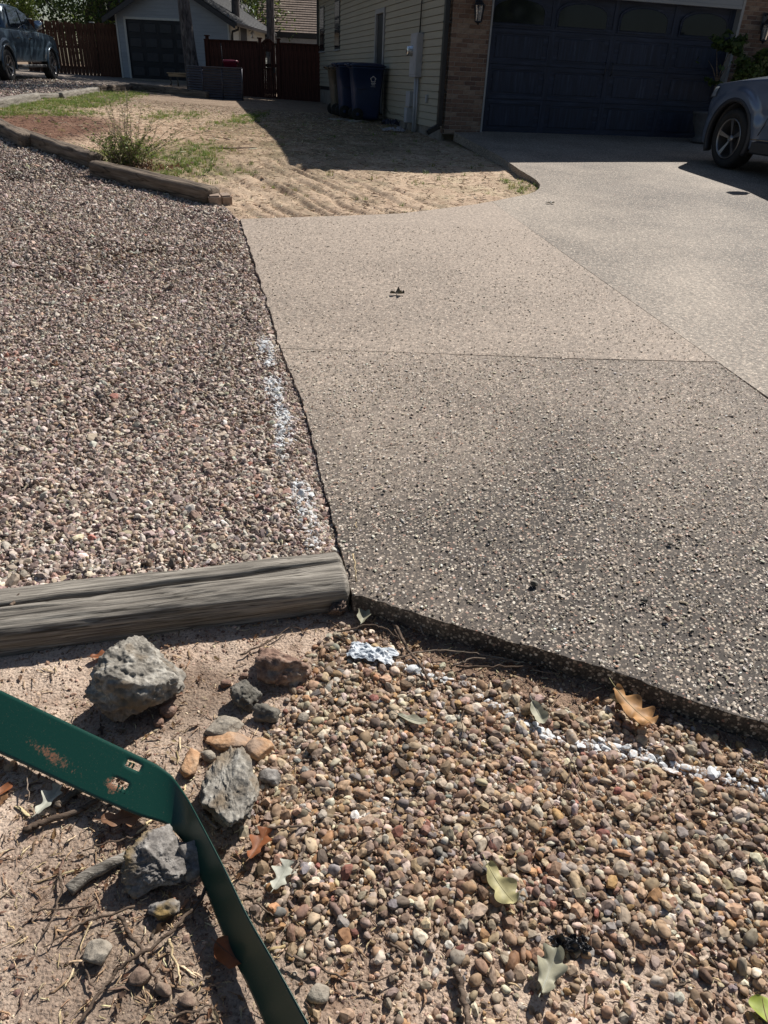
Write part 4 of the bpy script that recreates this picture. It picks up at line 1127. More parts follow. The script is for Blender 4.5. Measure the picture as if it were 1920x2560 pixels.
for px, py, Lg, Wd, c_, rt, lb in ((155, 1700, .09, .026, 'straw', .1, 'buff leaf on the gravel nearest the left frame edge, seen above the timber'), (255, 1400, .07, .022, 'rust', .2, 'reddish leaf on gravel just above the timber'),
        (150, 1265, .08, .03, 'straw', .3, 'yellowish oak leaf on the crushed gravel at left'), (540, 905, .10, .03, 'brown', .5, 'curled brown leaf on the gravel left of the upper white paint'),
        (405, 1140, .06, .02, 'tan', .6, 'orange tan leaf in the middle of the crushed gravel'), (130, 768, .08, .03, 'pale', .2, 'pale green leaf on the far gravel at left'),
        (340, 640, .09, .035, 'pale', .1, 'pale leaf on the gravel beside the sandy patch'), (140, 920, .08, .02, 'brown', 2.4, 'brown leaf on gravel at left of centre'),
        (660, 1195, .07, .025, 'dark', .1, 'dark olive leaf beside the white painted gravel'), (255, 843, .07, .02, 'dark', .3, 'dark leaf standing in the far left gravel'),
        (310, 1165, .05, .02, 'tan', 1.0, 'small golden leaf on the gravel, lower middle')):
    if py == 1700: py = 1448; px = 60
    leaf(px, py, Lg, Wd, c_, rt, lb, surf=yard_z, dz=.022, lobes=2.4, depth=.4, fold=.4, seed=px)
leaf(993, 736, .10, .034, 'dark', .1, 'dark crumpled leaf lying alone on the middle of the drive', surf=slab_z, dz=.005, lobes=2.2, depth=.7, fold=.9, bend=.06, seed=77)
leaf(1375, 508, .1, .03, 'dark', .1, 'small dark leaf on the drive in front of the yard corner', surf=slab_z, dz=.004, lobes=2.2, depth=.5, fold=.5, bend=.05, seed=78)

# ================================================================== STICKS
M['bark'] = wood_mat('bark', (.05, .036, .028), (.13, .095, .072), (.25, .2, .16), 8, 90, 90, .9, .9, .003)
M['twig_grey'] = wood_mat('twig_grey', (.11, .09, .075), (.24, .19, .15), (.38, .32, .26), 12, 120, 120, .85, .6, .002)
M['straw'] = wood_mat('straw_stick', (.36, .27, .15), (.55, .44, .27), (.68, .58, .4), 12, 120, 120, .8, .4, .001)
def stick(pxs, rad, mt, label, dz=.012, surf=fg_z, taper=.5, sides=7, wob=.004, name='stick', rough=.12, arch=0):
    pts = []
    raw = [at(a, b, surf) for a, b in pxs]
    n = 6 * (len(raw) - 1) + 1
    q = np.array(raw); ti_ = np.linspace(0, len(q) - 1, n)
    P = np.stack([np.interp(ti_, np.arange(len(q)), q[:, i]) for i in range(3)], 1)
    for _ in range(2): P[1:-1] = (P[:-2] + 2 * P[1:-1] + P[2:]) / 4
    P[:, :2] += RS.normal(0, wob * .5, (n, 2))
    gz = ground_h(P[:, 0], P[:, 1]) if surf is fg_z else surf(P[:, 0], P[:, 1])
    P[:, 2] = gz + dz + rad + arch * np.sin(np.linspace(0, PI, n))
    mid = P[n // 2].copy()
    me = tube_me(P - mid, list(rad * (1 - (1 - taper) * np.linspace(0, 1, n))), sides, True, rough)
    o = link(name, me, mt); o.location = mid.tolist()
    return tag(o, label, 'stick')
stick([(985, 1575), (1010, 1625), (1040, 1665), (1080, 1730)], .0055, M['bark'], 'dark knotty stick pointing across the start of the white pebbles', dz=.018, taper=.7)
stick([(985, 1590), (1005, 1620), (1020, 1637)], .003, M['bark'], 'short thin twig beside the upper part of the knotty stick', dz=.02)
stick([(840, 1595), (880, 1590), (915, 1578), (955, 1585), (995, 1608)], .0032, M['bark'], 'bowed brown twig above the blue grey scrap', dz=.02, arch=.008)
stick([(988, 1662), (1040, 1645), (1110, 1642), (1200, 1650), (1290, 1668)], .0030, M['twig_grey'], 'uppermost long bowed twig parallel to the drive edge', dz=.018, arch=.006)
stick([(1130, 1678), (1175, 1660), (1240, 1658), (1310, 1672)], .0032, M['twig_grey'], 'middle bowed twig beneath the uppermost long twig', dz=.018)
stick([(1140, 1680), (1230, 1680), (1320, 1682), (1362, 1672)], .0034, M['bark'], 'lowest straight twig of the three by the drive edge', dz=.018)
stick([(1036, 1558), (1048, 1582), (1056, 1604)], .0045, M['twig_grey'], 'short stub of stick leaning below the drive edge', dz=.02)
stick([(1330, 1690), (1400, 1700), (1360, 1668)], .0015, M['twig_grey'], 'thin forked stem at the end of the three long twigs', dz=.02)
stick([(1165, 1770), (1152, 1800), (1155, 1865)], .0022, M['bark'], 'thin upright twig in the pebbles below the white stones', dz=.02)
stick([(1420, 1900), (1440, 1950), (1468, 2010)], .0024, M['twig_grey'], 'thin grey twig on pebbles right of centre, leaning down right', dz=.024)
stick([(1425, 1905), (1415, 1960), (1405, 2005)], .0022, M['bark'], 'brown twig crossing the grey twig right of centre', dz=.022)
stick([(1135, 2430), (1150, 2480), (1165, 2540), (1172, 2600)], .0075, M['bark'], 'thick dark bark stick rising from the bottom edge through the pebbles', dz=.012, taper=.8)
stick([(975, 2370), (1010, 2390), (1030, 2410)], .003, M['bark'], 'short dark twig left of the bottom bark stick', dz=.014)
stick([(720, 2395), (780, 2420), (850, 2460), (930, 2470), (1000, 2440)], .0028, M['bark'], 'long curving twig on pebbles right of the edging end', dz=.02)
stick([(760, 2130), (750, 2160), (730, 2200)], .0042, M['twig_grey'], 'forked grey twig beside the pale green leaf', dz=.022)
stick([(670, 2085), (720, 2078), (770, 2080)], .0045, M['bark'], 'short thick bark piece right of the tall grey rock', dz=.016)
stick([(615, 2250), (650, 2275), (680, 2300)], .0032, M['bark'], 'short twig between edging and pebbles, middle height', dz=.018)
stick([(1240, 2080), (1180, 2095)], .003, M['twig_grey'], 'stubby grey twig right of the upright twig', dz=.02)
stick([(880, 2130), (930, 2110), (960, 2095)], .002, M['bark'], 'hair thin twig above the lower pebbles', dz=.02)
# inside the edging
stick([(175, 2235), (215, 2200), (290, 2165), (350, 2135)], .015, M['grey_wood'], 'thick barkless grey branch piece pointing at the slate rock', dz=.0, taper=.75, sides=14, wob=.001, rough=.03)
stick([(60, 2085), (110, 2065), (200, 2035), (250, 2005)], .0085, M['bark'], 'dark branch below the left part of the edging', dz=.006, taper=.8)
stick([(140, 2030), (170, 2005), (205, 1985)], .010, M['brown_wood'], 'short stout brown branch above the dark branch', dz=.006, taper=.8)
stick([(530, 2205), (500, 2270), (450, 2330), (380, 2390), (300, 2440), (250, 2500), (205, 2570)], .0042, M['bark'], 'longest bowed stick crossing the lower left dirt', dz=.018, taper=.8)
stick([(300, 2300), (330, 2345), (360, 2390), (372, 2430), (400, 2470)], .0048, M['bark'], 'bent brown stick crossing the longest stick', dz=.01)
stick([(340, 2275), (220, 2310), (160, 2345), (110, 2380)], .003, M['bark'], 'long straight twig left of the small slate lump', dz=.01)
stick([(155, 2190), (158, 2230), (140, 2300), (100, 2360)], .0034, M['bark'], 'crooked twig on the bare dirt at left', dz=.012)
stick([(85, 2290), (130, 2285), (240, 2275)], .0028, M['bark'], 'level twig crossing the crooked twig', dz=.014)
stick([(210, 2410), (225, 2450), (235, 2485)], .003, M['bark'], 'short upright twig left of the flat orange stone', dz=.01)
stick([(230, 2320), (200, 2385)], .0022, M['straw'], 'pale straw stalk left of the lone stick bundle', dz=.012)
stick([(425, 2360), (440, 2420), (455, 2475)], .0035, M['straw'], 'split pale wood sliver beside the bent brown stick', dz=.012)
stick([(78, 1900), (75, 1960), (78, 2025)], .0022, M['twig_grey'], 'thin grey stem hanging in front of the left edging', dz=.03)
stick([(420, 2555), (480, 2535), (530, 2520)], .003, M['bark'], 'twig at the bottom just left of the edging', dz=.01)
stick([(480, 2480), (520, 2450), (560, 2440)], .003, M['twig_grey'], 'grey twig in the edging shadow', dz=.01)
stick([(370, 2090), (310, 2110), (250, 2120), (215, 2135)], .003, M['bark'], 'twig running left from under the edging bend', dz=.012)
stick([(510, 2060), (530, 2080), (545, 2092)], .0045, M['twig_grey'], 'grey stub of twig touching the edging at the bend', dz=.03)
stick([(600, 1645), (690, 1600), (730, 1572)], .0032, M['bark'], 'thin stick in front of the timber, pointing at its right end', dz=.01)
stick([(820, 1560), (850, 1575), (860, 1600)], .0025, M['bark'], 'little hooked twig under the brown clod', dz=.01)
stick([(25, 1520), (48, 1492)], .006, M['bark'], 'stub of bark resting on top of the near timber', surf=lambda x, y: .0575 * y + .022, dz=.0, taper=.8)
stick([(880, 1445), (888, 1480), (892, 1515)], .0035, M['straw'], 'green brown stalk standing in the gap between timber and drive', dz=.05)
stick([(560, 960), (600, 955)], .003, M['twig_grey'], 'grey twig on gravel by the white paint', surf=yard_z, dz=.02)
stick([(360, 1165), (330, 1190), (270, 1200)], .003, M['twig_grey'], 'pale bent twig on the crushed gravel, lower left', surf=yard_z, dz=.02)
stick([(100, 940), (170, 935)], .004, M['twig_grey'], 'grey twig lying level on the far left gravel', surf=yard_z, dz=.02)
stick([(965, 1117), (995, 1113)], .002, M['bark'], 'small dark twig on the near panel of the drive', surf=slab_z, dz=.001)
stick([(1350, 1318), (1390, 1330)], .0018, M['bark'], 'fine twig on the drive, right of centre', surf=slab_z, dz=.001)
stick([(890, 1307), (892, 1322)], .0022, M['straw'], 'tiny pale stalk on the drive close to the timber', surf=slab_z, dz=.001)

# small dark clods and stones on the drive
drops = [(1335, 1462, .013, 'largest dark clod on the near drive panel'), (1612, 1503, .011, 'dark clod near the right frame edge of the drive, left of the pinkish one'), (1668, 1552, .011, 'pinkish brown stone on the drive near its lower edge'), (1222, 1356, .008, 'dark crumb on the drive above the largest clod'), (1215, 1405, .006, 'small dark crumb on the drive just left of the largest clod'),
         (1698, 1343, .011, 'reddish brown stone, top of the cluster at right'), (1675, 1362, .009, 'dark stone left in the cluster at right'), (1745, 1357, .007, 'dark crumb right in the cluster at right'), (1740, 1388, .007, 'brown crumb below the cluster at right'), (1600, 1400, .007, 'dark crumb left of the right hand cluster'), (1555, 1418, .006, 'tiny dark crumb farther left of the cluster'),
         (960, 1230, .008, 'dark stone on the drive near the gravel edge'), (1030, 1040, .009, 'largest brown crumb of the sandy cluster'), (1015, 1022, .006, 'upper crumb of the sandy cluster'), (1055, 1020, .006, 'right crumb of the sandy cluster'), (1052, 1062, .005, 'lower crumb of the sandy cluster'), (1120, 1003, .006, 'dark crumb right of the sandy cluster'),
         (895, 1266, .006, 'dark chip beside the timber end side of the drive'), (1278, 1535, .007, 'dark crumb near the front edge of the drive'), (1730, 1580, .006, 'dark crumb at lower right of the drive'), (1300, 1195, .005, 'little dark dot of soil in the drive middle'), (1765, 1262, .006, 'dark dot of soil near the right frame edge'), (1765, 1230, .005, 'second dark dot of soil above the right one')]
for i, (px, py, r, lb) in enumerate(drops):
    p = at(px, py, slab_z)
    me = stone_me(2, 9, 14, .15, 3, 200 + i, None, False); me.transform(Matrix.Diagonal((r * 1.15, r * .95, r * .8, 1)))
    o = link('clod', me, R_red if i in (2, 5, 12) else R_dark); o.location = (p[0], p[1], p[2] + r * .55); o.rotation_euler = (0, 0, i)
    tag(o, lb, 'clod')
# blue grey scrap of plastic film
def crumple(name, px, py, sx, sy, h, mt, label, cat, seed, surf=fg_z, dz=.015, rz=0.0):
    n = 46
    u, v = np.meshgrid(np.linspace(-1, 1, n), np.linspace(-1, 1, n), indexing='ij')
    edge = 1 + .35 * fbm(np.arctan2(v, u) * 1.2, u * 0, seed, 3)
    x = u * sx * edge; y = v * sy * edge
    z = h * (np.abs(fbm(u * 2.4, v * 1.1, seed + .3, 5)) * 2.4 + .5 * (1 - u ** 2) * (1 - v ** 2))
    x = x + .15 * sx * fbm(u * 3, v * 3, seed + 5, 3)
    me = grid_mesh(np.stack([x, y, z], -1), True)
    bm = bmesh.new(); bm.from_mesh(me); bmesh.ops.solidify(bm, geom=bm.faces[:], thickness=.0006); bm.to_mesh(me); bm.free()
    o = link(name, me, mt); p = at(px, py, surf)
    o.location = (p[0], p[1], p[2] + dz); o.rotation_euler = (0, 0, rz)
    return tag(o, label, cat)
crumple('plastic_scrap', 930, 1645, .066, .034, .015, mat('blue_film', (.50, .55, .60), (.26, .30, .34), 40, rough=.5, bump=.5, c3=(.74, .76, .78)), 'torn blue grey plastic scrap by the knotty stick', 'scrap', 4.0, rz=-.2)
crumple('black_shred', 1420, 2372, .04, .016, .02, mat('black_film', (.02, .022, .026), (.01, .01, .012), 30, rough=.35, bump=.5), 'shiny black shred lying above the grey green leaf', 'scrap', 6.0)

# ================================================================== HOUSE
def hl(px, py, u=None, v=None):
    """photo point -> house coordinates on a wall plane"""
    d = ray(px, py)
    if u is not None: t = ((HO + u * HD - CAM) @ HD) / (d @ HD)
    else: t = ((HO + v * HN - CAM) @ HN) / (d @ HN)
    p = CAM + d * t - HO
    return p @ HD, p @ HN, p[2]

house = empty('house', HO, 'ranch house with pale horizontal siding, brick piers and a wide dark garage door', 'house', HA)
M['siding'] = mat('siding', (.38, .35, .27), (.33, .305, .235), 1.2, (1, 1, 8), rough=.55, bump=.12, dist=.002)
M['siding_front'] = mat('siding_front', (.30, .32, .34), (.25, .27, .29), 1.2, (1, 1, 8), rough=.55, bump=.1, dist=.002)
M['trim'] = mat('white_trim', (.34, .35, .36), (.26, .27, .28), 6, rough=.5, bump=.08)
M['black_metal'] = mat('black_metal', (.016, .017, .02), (.01, .01, .012), 8, rough=.4, bump=.05)
M['mortar'] = mat('mortar', (.34, .29, .245), (.24, .2, .17), 30, rough=.95, bump=.4)
M['concrete'] = mat('foundation', (.26, .235, .2), (.17, .15, .125), 5, rough=.95, bump=.4)
M['glass_dark'] = mat('window_glass', (.012, .016, .02), (.008, .01, .014), 2, rough=.05, bump=0, spec=.3)
M['soffit'] = mat('soffit', (.35, .34, .32), (.28, .27, .26), 4, rough=.7, bump=.05)
M['dark_trim'] = mat('dark_fascia', (.022, .022, .026), (.014, .014, .016), 6, rough=.5, bump=.05)

def shingle_mat(name, c1, c2, c3, cw=.30, ch=.13):
    m, nt, n, l, p = newmat(name)
    tc = N(nt, 'ShaderNodeTexCoord')
    br = N(nt, 'ShaderNodeTexBrick'); br.inputs['Scale'].default_value = 1; br.inputs['Brick Width'].default_value = cw; br.inputs['Row Height'].default_value = ch; br.inputs['Mortar Size'].default_value = .008
    br.inputs['Color1'].default_value = (*c1, 1); br.inputs['Color2'].default_value = (*c2, 1); br.inputs['Mortar'].default_value = (*c3, 1)
    l.new(tc.outputs['UV'], br.inputs[0])
    nz = N(nt, 'ShaderNodeTexNoise'); nz.inputs['Scale'].default_value = 9; nz.inputs['Detail'].default_value = 6; l.new(tc.outputs['Object'], nz.inputs[0])
    r = ramp(nt, [(.3, (.7, .7, .7)), (.7, (1.2, 1.2, 1.2))]); l.new(nz.outputs[0], r.inputs[0])
    mx = N(nt, 'ShaderNodeMix', data_type='RGBA', blend_type='MULTIPLY'); mx.inputs[0].default_value = 1; l.new(br.outputs[0], mx.inputs[6]); l.new(r.outputs[0], mx.inputs[7]); l.new(mx.outputs[2], p.inputs['Base Color'])
    p.inputs['Roughness'].default_value = .9
    return m
M['sh_dark'] = shingle_mat('dark_shingles', (.05, .052, .056), (.085, .088, .092), (.02, .02, .02))
M['sh_brown'] = shingle_mat('brown_shingles', (.21, .155, .125), (.29, .22, .18), (.09, .065, .05))

def course_roof(p0, du, dv, rows, name, mt, parent, th=.02):
    """stepped rows of shingles: p0 eave corner, du along the eave, dv up the slope"""
    p0, du, dv = (np.array(a, float) for a in (p0, du, dv))
    nrm = np.cross(du, dv); nrm /= np.linalg.norm(nrm)
    V, F, UV = [], [], []
    Lu, Lv = np.linalg.norm(du), np.linalg.norm(dv)
    for i in range(rows):
        a, b = i / rows, (i + 1) / rows
        base = p0 + dv * a; top = p0 + dv * b
        k = len(V)
        V += [base + nrm * 0, base + du, base + nrm * th, base + du + nrm * th, top + nrm * .004, top + du + nrm * .004]
        F += [(k, k + 1, k + 3, k + 2), (k + 2, k + 3, k + 5, k + 4)]
        UV += [(0, a * Lv), (Lu, a * Lv), (Lu, a * Lv + .01), (0, a * Lv + .01), (0, a * Lv + .01), (Lu, a * Lv + .01), (Lu, b * Lv), (0, b * Lv)]
    me = mesh(V, F); uv = me.uv_layers.new(name='UVMap')
    for i, c in enumerate(UV): uv.data[i].uv = c
    return link(name, me, mt, parent)

WL = 13.6
EXP = .114
# core walls (behind the boards), foundation
ZB = .045
box('wall_core', M['concrete'], house, .051, 9.5, .21, WL, -.35, 3.06)
box('foundation', M['concrete'], house, .004, .05, .14, WL - .02, -.4, ZB + .01)
box('foundation', M['concrete'], house, .001, .05, 6.9, WL - .02, ZB, .40)
def siding_board(y0, y1, z, zt=EXP):
    """one lap of siding on the side wall, from v=y0 to v=y1"""
    v = []
    for y in (y0, y1):
        v += [(-.022, y, z), (.0, y, z), (-.006, y, z + zt - .007), (.006, y, z + zt - .007)]
    f = [(0, 2, 6, 4), (1, 5, 7, 3), (0, 4, 5, 1), (2, 3, 7, 6), (0, 1, 3, 2), (4, 6, 7, 5)]
    return mesh(v, f)
nb = 26
first = {}
for i in range(nb):
    z = ZB + i * EXP
    segs = [(.23, 4.62, 'a'), (5.53, WL - .1, 'b')] if z + EXP < 2.10 else [(.23, WL - .1, 'c')]
    for a, b, k in segs:
        if k == 'b' and z < .40: b = 6.9
        key = (k, b)
        if key not in first:
            first[key] = siding_board(a, b, 0)
        o = link('siding_board', first[key], M['siding'], house); o.location = (0, 0, z)
# dark sheet behind the board gaps, standing in for lap shadows
box('lap_shade_backing', M['dark_trim'], house, .007, .05, .16, WL, ZB, 3.06)
# corner trims
box('corner_trim', M['siding'], house, -.02, .03, WL - .10, WL, .0, 3.06)
# side door
dr = box('side_door', M['trim'], house, .02, .045, 4.74, 5.44, .12, 2.0, .004)
for zz in (.25, 1.15):
    box('door_panel', M['trim'], dr, .012, .02, 4.84, 5.34, zz, zz + .75, .004)
box('door_knob', M['black_metal'], dr, -.01, .02, 5.33, 5.37, 1.02, 1.06, .01)
for a, b, z0, z1 in ((4.64, 4.73, .08, 2.09), (5.44, 5.53, .08, 2.09), (4.73, 5.44, 2.0, 2.09)):
    box('door_frame', M['trim'], house, -.045, .018, a, b, z0, z1, .004)
box('threshold', M['black_metal'], house, -.08, .04, 4.73, 5.44, .06, .115, .004)
box('step', M['concrete'], house, -.5, .0, 4.6, 5.5, -.4, -.02, .01)
# side windows
for a, b in ((12.55, 13.35), (9.95, 10.75)):
    wn = box('window', M['black_metal'], house, -.03, .004, a, b, 1.44, 2.6, .004)
    box('pane', M['glass_dark'], wn, -.034, -.0305, a + .05, b - .05, 1.50, 1.98)
    box('pane', M['glass_dark'], wn, -.034, -.0305, a + .05, b - .05, 2.03, 2.55)
    box('sill', M['trim'], wn, -.06, .0, a - .04, b + .04, 1.40, 1.438, .004)
# far downspout and near downspout
def downspout(v0, w_, name='downspout', top=3.0, foot=True, x0=-.07):
    parts = [box_me(x0 - .05, x0 + .03, v0, v0 + w_, .10, top, .008)]
    if foot:
        parts.append((box_me(-.04, .04, 0, w_, 0, .24, .008), Matrix.Translation((x0 - .01, v0, .10)) @ Matrix.Rotation(math.radians(-118), 4, 'Y')))
    return link(name, join_me(parts), M['black_metal'], house)
downspout(WL + .0, .12, foot=False, x0=-.02)
downspout(.02, .10, top=3.0)
for z in (.6, 1.6): box('downspout_strap', M['black_metal'], house, -.125, .0, .015, .125, z, z + .03)

# brick piers
M['brick'] = []
for i, (c1, c2) in enumerate((((.19, .12, .085), (.13, .08, .06)), ((.25, .17, .125), (.17, .11, .08)), ((.14, .085, .065), (.09, .06, .05)), ((.30, .225, .17), (.2, .14, .105)), ((.22, .14, .10), (.16, .10, .075)))):
    M['brick'].append(mat('brick_%s' % 'abcde'[i], c1, c2, 14, rough=.9, bump=.5, dist=.006))
BW, BH, BD, MJ = .194, .057, .09, .0105
brick_me = [bevel_me(box_me(0, BW, 0, BD, 0, BH), .004) for _ in range(5)]
half_me = [bevel_me(box_me(0, (BW - MJ) / 2, 0, BD, 0, BH), .004) for _ in range(5)]
for k in range(5):
    brick_me[k].materials.append(M['brick'][k]); half_me[k].materials.append(M['brick'][k])
pier_n = 0
def brick_pier(u0, u1, z0, z1, wall=True):
    box('brick_backing', M['mortar'], house, u0, u1, .006, .15, z0, z1)
    r = 0; z = z0
    while z + BH < z1:
        off = 0 if r % 2 == 0 else -(BW + MJ) / 2
        u = u0 + off
        while u < u1 - .03:
            a, b = max(u, u0), min(u + BW, u1)
            if b - a > .05:
                k = random.choice((0, 0, 1, 1, 2, 3, 4, 4))
                if b - a > BW - .004: me = brick_me[k]; s = 1
                else: me = half_me[k]; s = (b - a) / ((BW - MJ) / 2)
                o = link('brick', me, None, house); o.location = (a, random.uniform(-.003, .001), z + MJ); o.scale = (s, 1, 1)
            u += BW + MJ
        z += BH + MJ; r += 1
brick_pier(.0, .665, -.02, 3.0)
brick_pier(5.42, 6.6, -.02, 3.0)
# bricks turning the corner onto the side wall
box('brick_backing', M['mortar'], house, -.004, .10, .155, .20, -.02, 3.0)
z = -.02; r = 0
while z + BH < 2.6:
    dpt = .235 if r % 2 else .205
    k = random.randrange(5)
    o = link('brick', half_me[k], None, house); o.location = (-.012, .10, z + MJ); o.scale = (.12, (dpt - .10) / BD, 1)
    z += BH + MJ; r += 1

# garage door
def wood_door_mat():
    m, nt, n, l, p = newmat('garage_paint')
    tc = N(nt, 'ShaderNodeTexCoord'); mp = N(nt, 'ShaderNodeMapping'); mp.inputs['Scale'].default_value = (26, 10, 2.2); l.new(tc.outputs['Object'], mp.inputs[0])
    nz = N(nt, 'ShaderNodeTexNoise'); nz.inputs['Scale'].default_value = 1; nz.inputs['Detail'].default_value = 5; l.new(mp.outputs[0], nz.inputs[0])
    r = ramp(nt, [(.4, (.008, .014, .032)), (.62, (.016, .026, .056)), (.8, (.05, .065, .10))]); l.new(nz.outputs[0], r.inputs[0]); l.new(r.outputs[0], p.inputs['Base Color'])
    p.inputs['Roughness'].default_value = .62
    b = N(nt, 'ShaderNodeBump'); b.inputs['Strength'].default_value = .2; b.inputs['Distance'].default_value = .003; l.new(nz.outputs[0], b.inputs['Height']); l.new(b.outputs[0], p.inputs['Normal'])
    m2 = m.copy(); m2.node_tree.nodes['Mapping'].inputs['Scale'].default_value = (2.2, 10, 26)
    return m, m2
M['gd_v'], M['gd_h'] = wood_door_mat()
GV = .12
gd = box('garage_door', M['gd_h'], house, .70, 5.36, GV + .02, GV + .06, .03, 2.11)
for r in range(4):
    z0 = .03 + r * .52
    o = box('rail', M['gd_h'], gd, .70, 5.36, GV + .0095, GV + .019, z0 + .003, z0 + .075 if r else z0 + .085, .003)
    o = box('rail', M['gd_h'], gd, .70, 5.36, GV + .0095, GV + .019, z0 + .445 if r < 3 else z0 + .485, z0 + .517, .003)
    for c in range(5):
        u = .70 + c * 1.165 - (.055 if 0 < c < 4 else (0 if c == 0 else .11)) 
        box('stile', M['gd_v'], gd, max(.70, u), max(.70, u) + .115, GV + .0085, GV + .018, z0 + .003, z0 + .517, .003)
    for c in range(4):
        if r < 3:
            u = .70 + c * 1.165 + .06
            o = box('raised_panel', M['gd_v'], gd, u + .09, u + .96, GV + .009, GV + .018, z0 + .10, z0 + .42, .008)
WIN = [(.75, 1.67), (1.93, 2.84), (3.11, 4.02), (4.32, 5.22)]
def arch_pts(a, b, z0, zs, zt, n=14):
    c = (a + b) / 2; hw = (b - a) / 2
    out = [(a, z0), (b, z0)]
    for k in range(n + 1):
        t = PI * k / n
        out.append((c + hw * math.cos(t), zs + (zt - zs) * math.sin(t) ** .9 if 0 < k < n else zs))
    return out
def plate(pts, y0, y1):
    n = len(pts)
    v = [(x, y0, z) for x, z in pts] + [(x, y1, z) for x, z in pts]
    f = [tuple(range(n)), tuple(range(2 * n - 1, n - 1, -1))] + [(i, i + n, (i + 1) % n + n, (i + 1) % n) for i in range(n)]
    return mesh(v, f)
for a, b in WIN:
    fr = link('window', plate(arch_pts(a - .035, b + .035, 1.625, 1.84, 2.035), GV - .010, GV + .015), M['gd_h'], gd)
    link('pane', plate(arch_pts(a, b, 1.66, 1.83, 2.0), GV - .013, GV - .0105), M['glass_dark'], fr)
    link('pane_bead', tube_me([(x, GV - .013, z) for x, z in arch_pts(a, b, 1.66, 1.83, 2.0) + [(a, 1.66)]], .006, 5), M['gd_v'], fr)
for u in (2.95, 3.09):
    h_ = tube_me([(u, GV - .005, .98), (u, GV - .035, 1.0), (u, GV - .035, 1.16), (u, GV - .005, 1.18)], .008, 6)
    link('handle', h_, M['black_metal'], gd)
# door casing
box('door_casing', M['trim'], house, .668, .698, -.012, GV + .02, -.02, 3.0, .003)
box('door_casing', M['trim'], house, 5.365, 5.418, -.012, .10, -.02, 3.0, .003)
box('door_jamb', M['siding_front'], house, 5.362, 5.40, .101, GV + .05, -.02, 2.12)
# siding over the door
hb = mesh([(.70, -.004, 0), (5.362, -.004, 0), (.70, .006, EXP), (5.362, .006, EXP), (.70, .02, 0), (5.362, .02, 0), (.70, .02, EXP), (5.362, .02, EXP)],
          [(0, 1, 3, 2), (4, 6, 7, 5), (0, 4, 5, 1), (2, 3, 7, 6), (0, 2, 6, 4), (1, 5, 7, 3)])
box('header', M['siding_front'], house, .70, 5.362, -.014, .04, 2.085, 2.135, .003)
for i in range(8):
    o = link('siding_board', hb, M['siding_front'], house); o.location = (0, 0, 2.137 + i * EXP)
box('header_backing', M['dark_trim'], house, .70, 5.362, .021, .14, 2.11, 3.06)
box('floor_strip', M['concrete'], house, .70, 5.36, .02, .5, -.30, .025)
# roof: hipped; unseen front eave skewed to shape the shadow it casts
EO = .46
RZ = 3.07
ru0, ru1, rv0, rv1 = -EO, 11.5, -EO - .06, WL + EO
hip = 4.4
oc = [(-.51, -1.5), (1.9, -.05), (2.3, -.12), (11.5, -.14), (11.5, WL + .46), (-.56, WL + .46)]
eave = link('eave', mesh([(x, y, RZ - .16) for x, y in oc] + [(x, y, RZ) for x, y in oc], [tuple(range(5, -1, -1)), tuple(range(6, 12))] + [(i, (i + 1) % 6, (i + 1) % 6 + 6, i + 6) for i in range(6)]), M['dark_trim'], house)
roof = link('roof', mesh([(-.5, -1.46, RZ + .004), (11.5, -.12, RZ + .004), (11.5, WL + .44, RZ + .004), (-.5, WL + .44, RZ + .004), (5.5, 5.5, RZ + 2.0), (5.5, WL - 5, RZ + 2.0)],
                         [(0, 1, 4), (1, 2, 5, 4), (2, 3, 5), (3, 0, 4, 5)]), M['sh_dark'], house)
box('gutter', M['black_metal'], house, -.66, -.565, -1.2, WL + .4, RZ - .13, RZ - .01, .01)

# wall lanterns
M['lamp_metal'] = mat('lamp_metal', (.035, .042, .055), (.02, .025, .035), 20, rough=.35, metal=.3, bump=.1)
gl, nt_, n__, l__, p__ = newmat('lamp_glass'); p__.inputs['Transmission Weight'].default_value = .85; p__.inputs['Roughness'].default_value = .12; p__.inputs['Base Color'].default_value = (.8, .84, .86, 1); M['lamp_glass'] = gl
def lantern(u, z, label, s=1.0, uu=0):
    e = empty('wall_lantern', hp(u, -.02, z), label, 'lantern', HA)
    def P(name, me, mt, par=e):
        me.transform(Matrix.Scale(s, 4)); return link(name, me, mt, par)
    P('bracket', join_me([box_me(-.045, .045, -.02, .0, .12, .36, .008), tube_me([(0, -.01, .32), (0, -.06, .345), (0, -.11, .32), (0, -.12, .28)], .011, 8)]), M['lamp_metal'])
    P('roof_cap', lathe_me([(.001, .30), (.014, .295), (.016, .27), (.035, .262), (.045, .24), (.075, .215), (.098, .196), (.102, .182), (.08, .180), (.001, .180)], 6), M['lamp_metal']).location = (0, -.12 * s, 0)
    cage = [lathe_me([(.001, -.085), (.012, -.08), (.02, -.055), (.062, -.045), (.066, -.03), (.058, -.024), (.001, -.024)], 6)]
    for k in range(6):
        a = 2 * PI * k / 6; c, s_ = math.cos(a), math.sin(a)
        cage.append(tube_me([(c * .06, s_ * .06, -.03), (c * .084, s_ * .084, .185)], .0055, 5))
    P('cage', join_me(cage), M['lamp_metal']).location = (0, -.12 * s, 0)
    P('glass', lathe_me([(.054, -.024), (.078, .18)], 6), M['lamp_glass']).location = (0, -.12 * s, 0)
    P('candle', lathe_me([(.001, -.02), (.012, -.02), (.012, .06), (.02, .075), (.018, .10), (.001, .125)], 10), M['trim']).location = (0, -.12 * s, 0)
    return e
lantern(.40, 1.67, 'dark six sided wall lantern on the left brick pier', 1.0)
lantern(5.86, 1.68, 'dark wall lantern on the right brick pier catching the sun', 1.05)

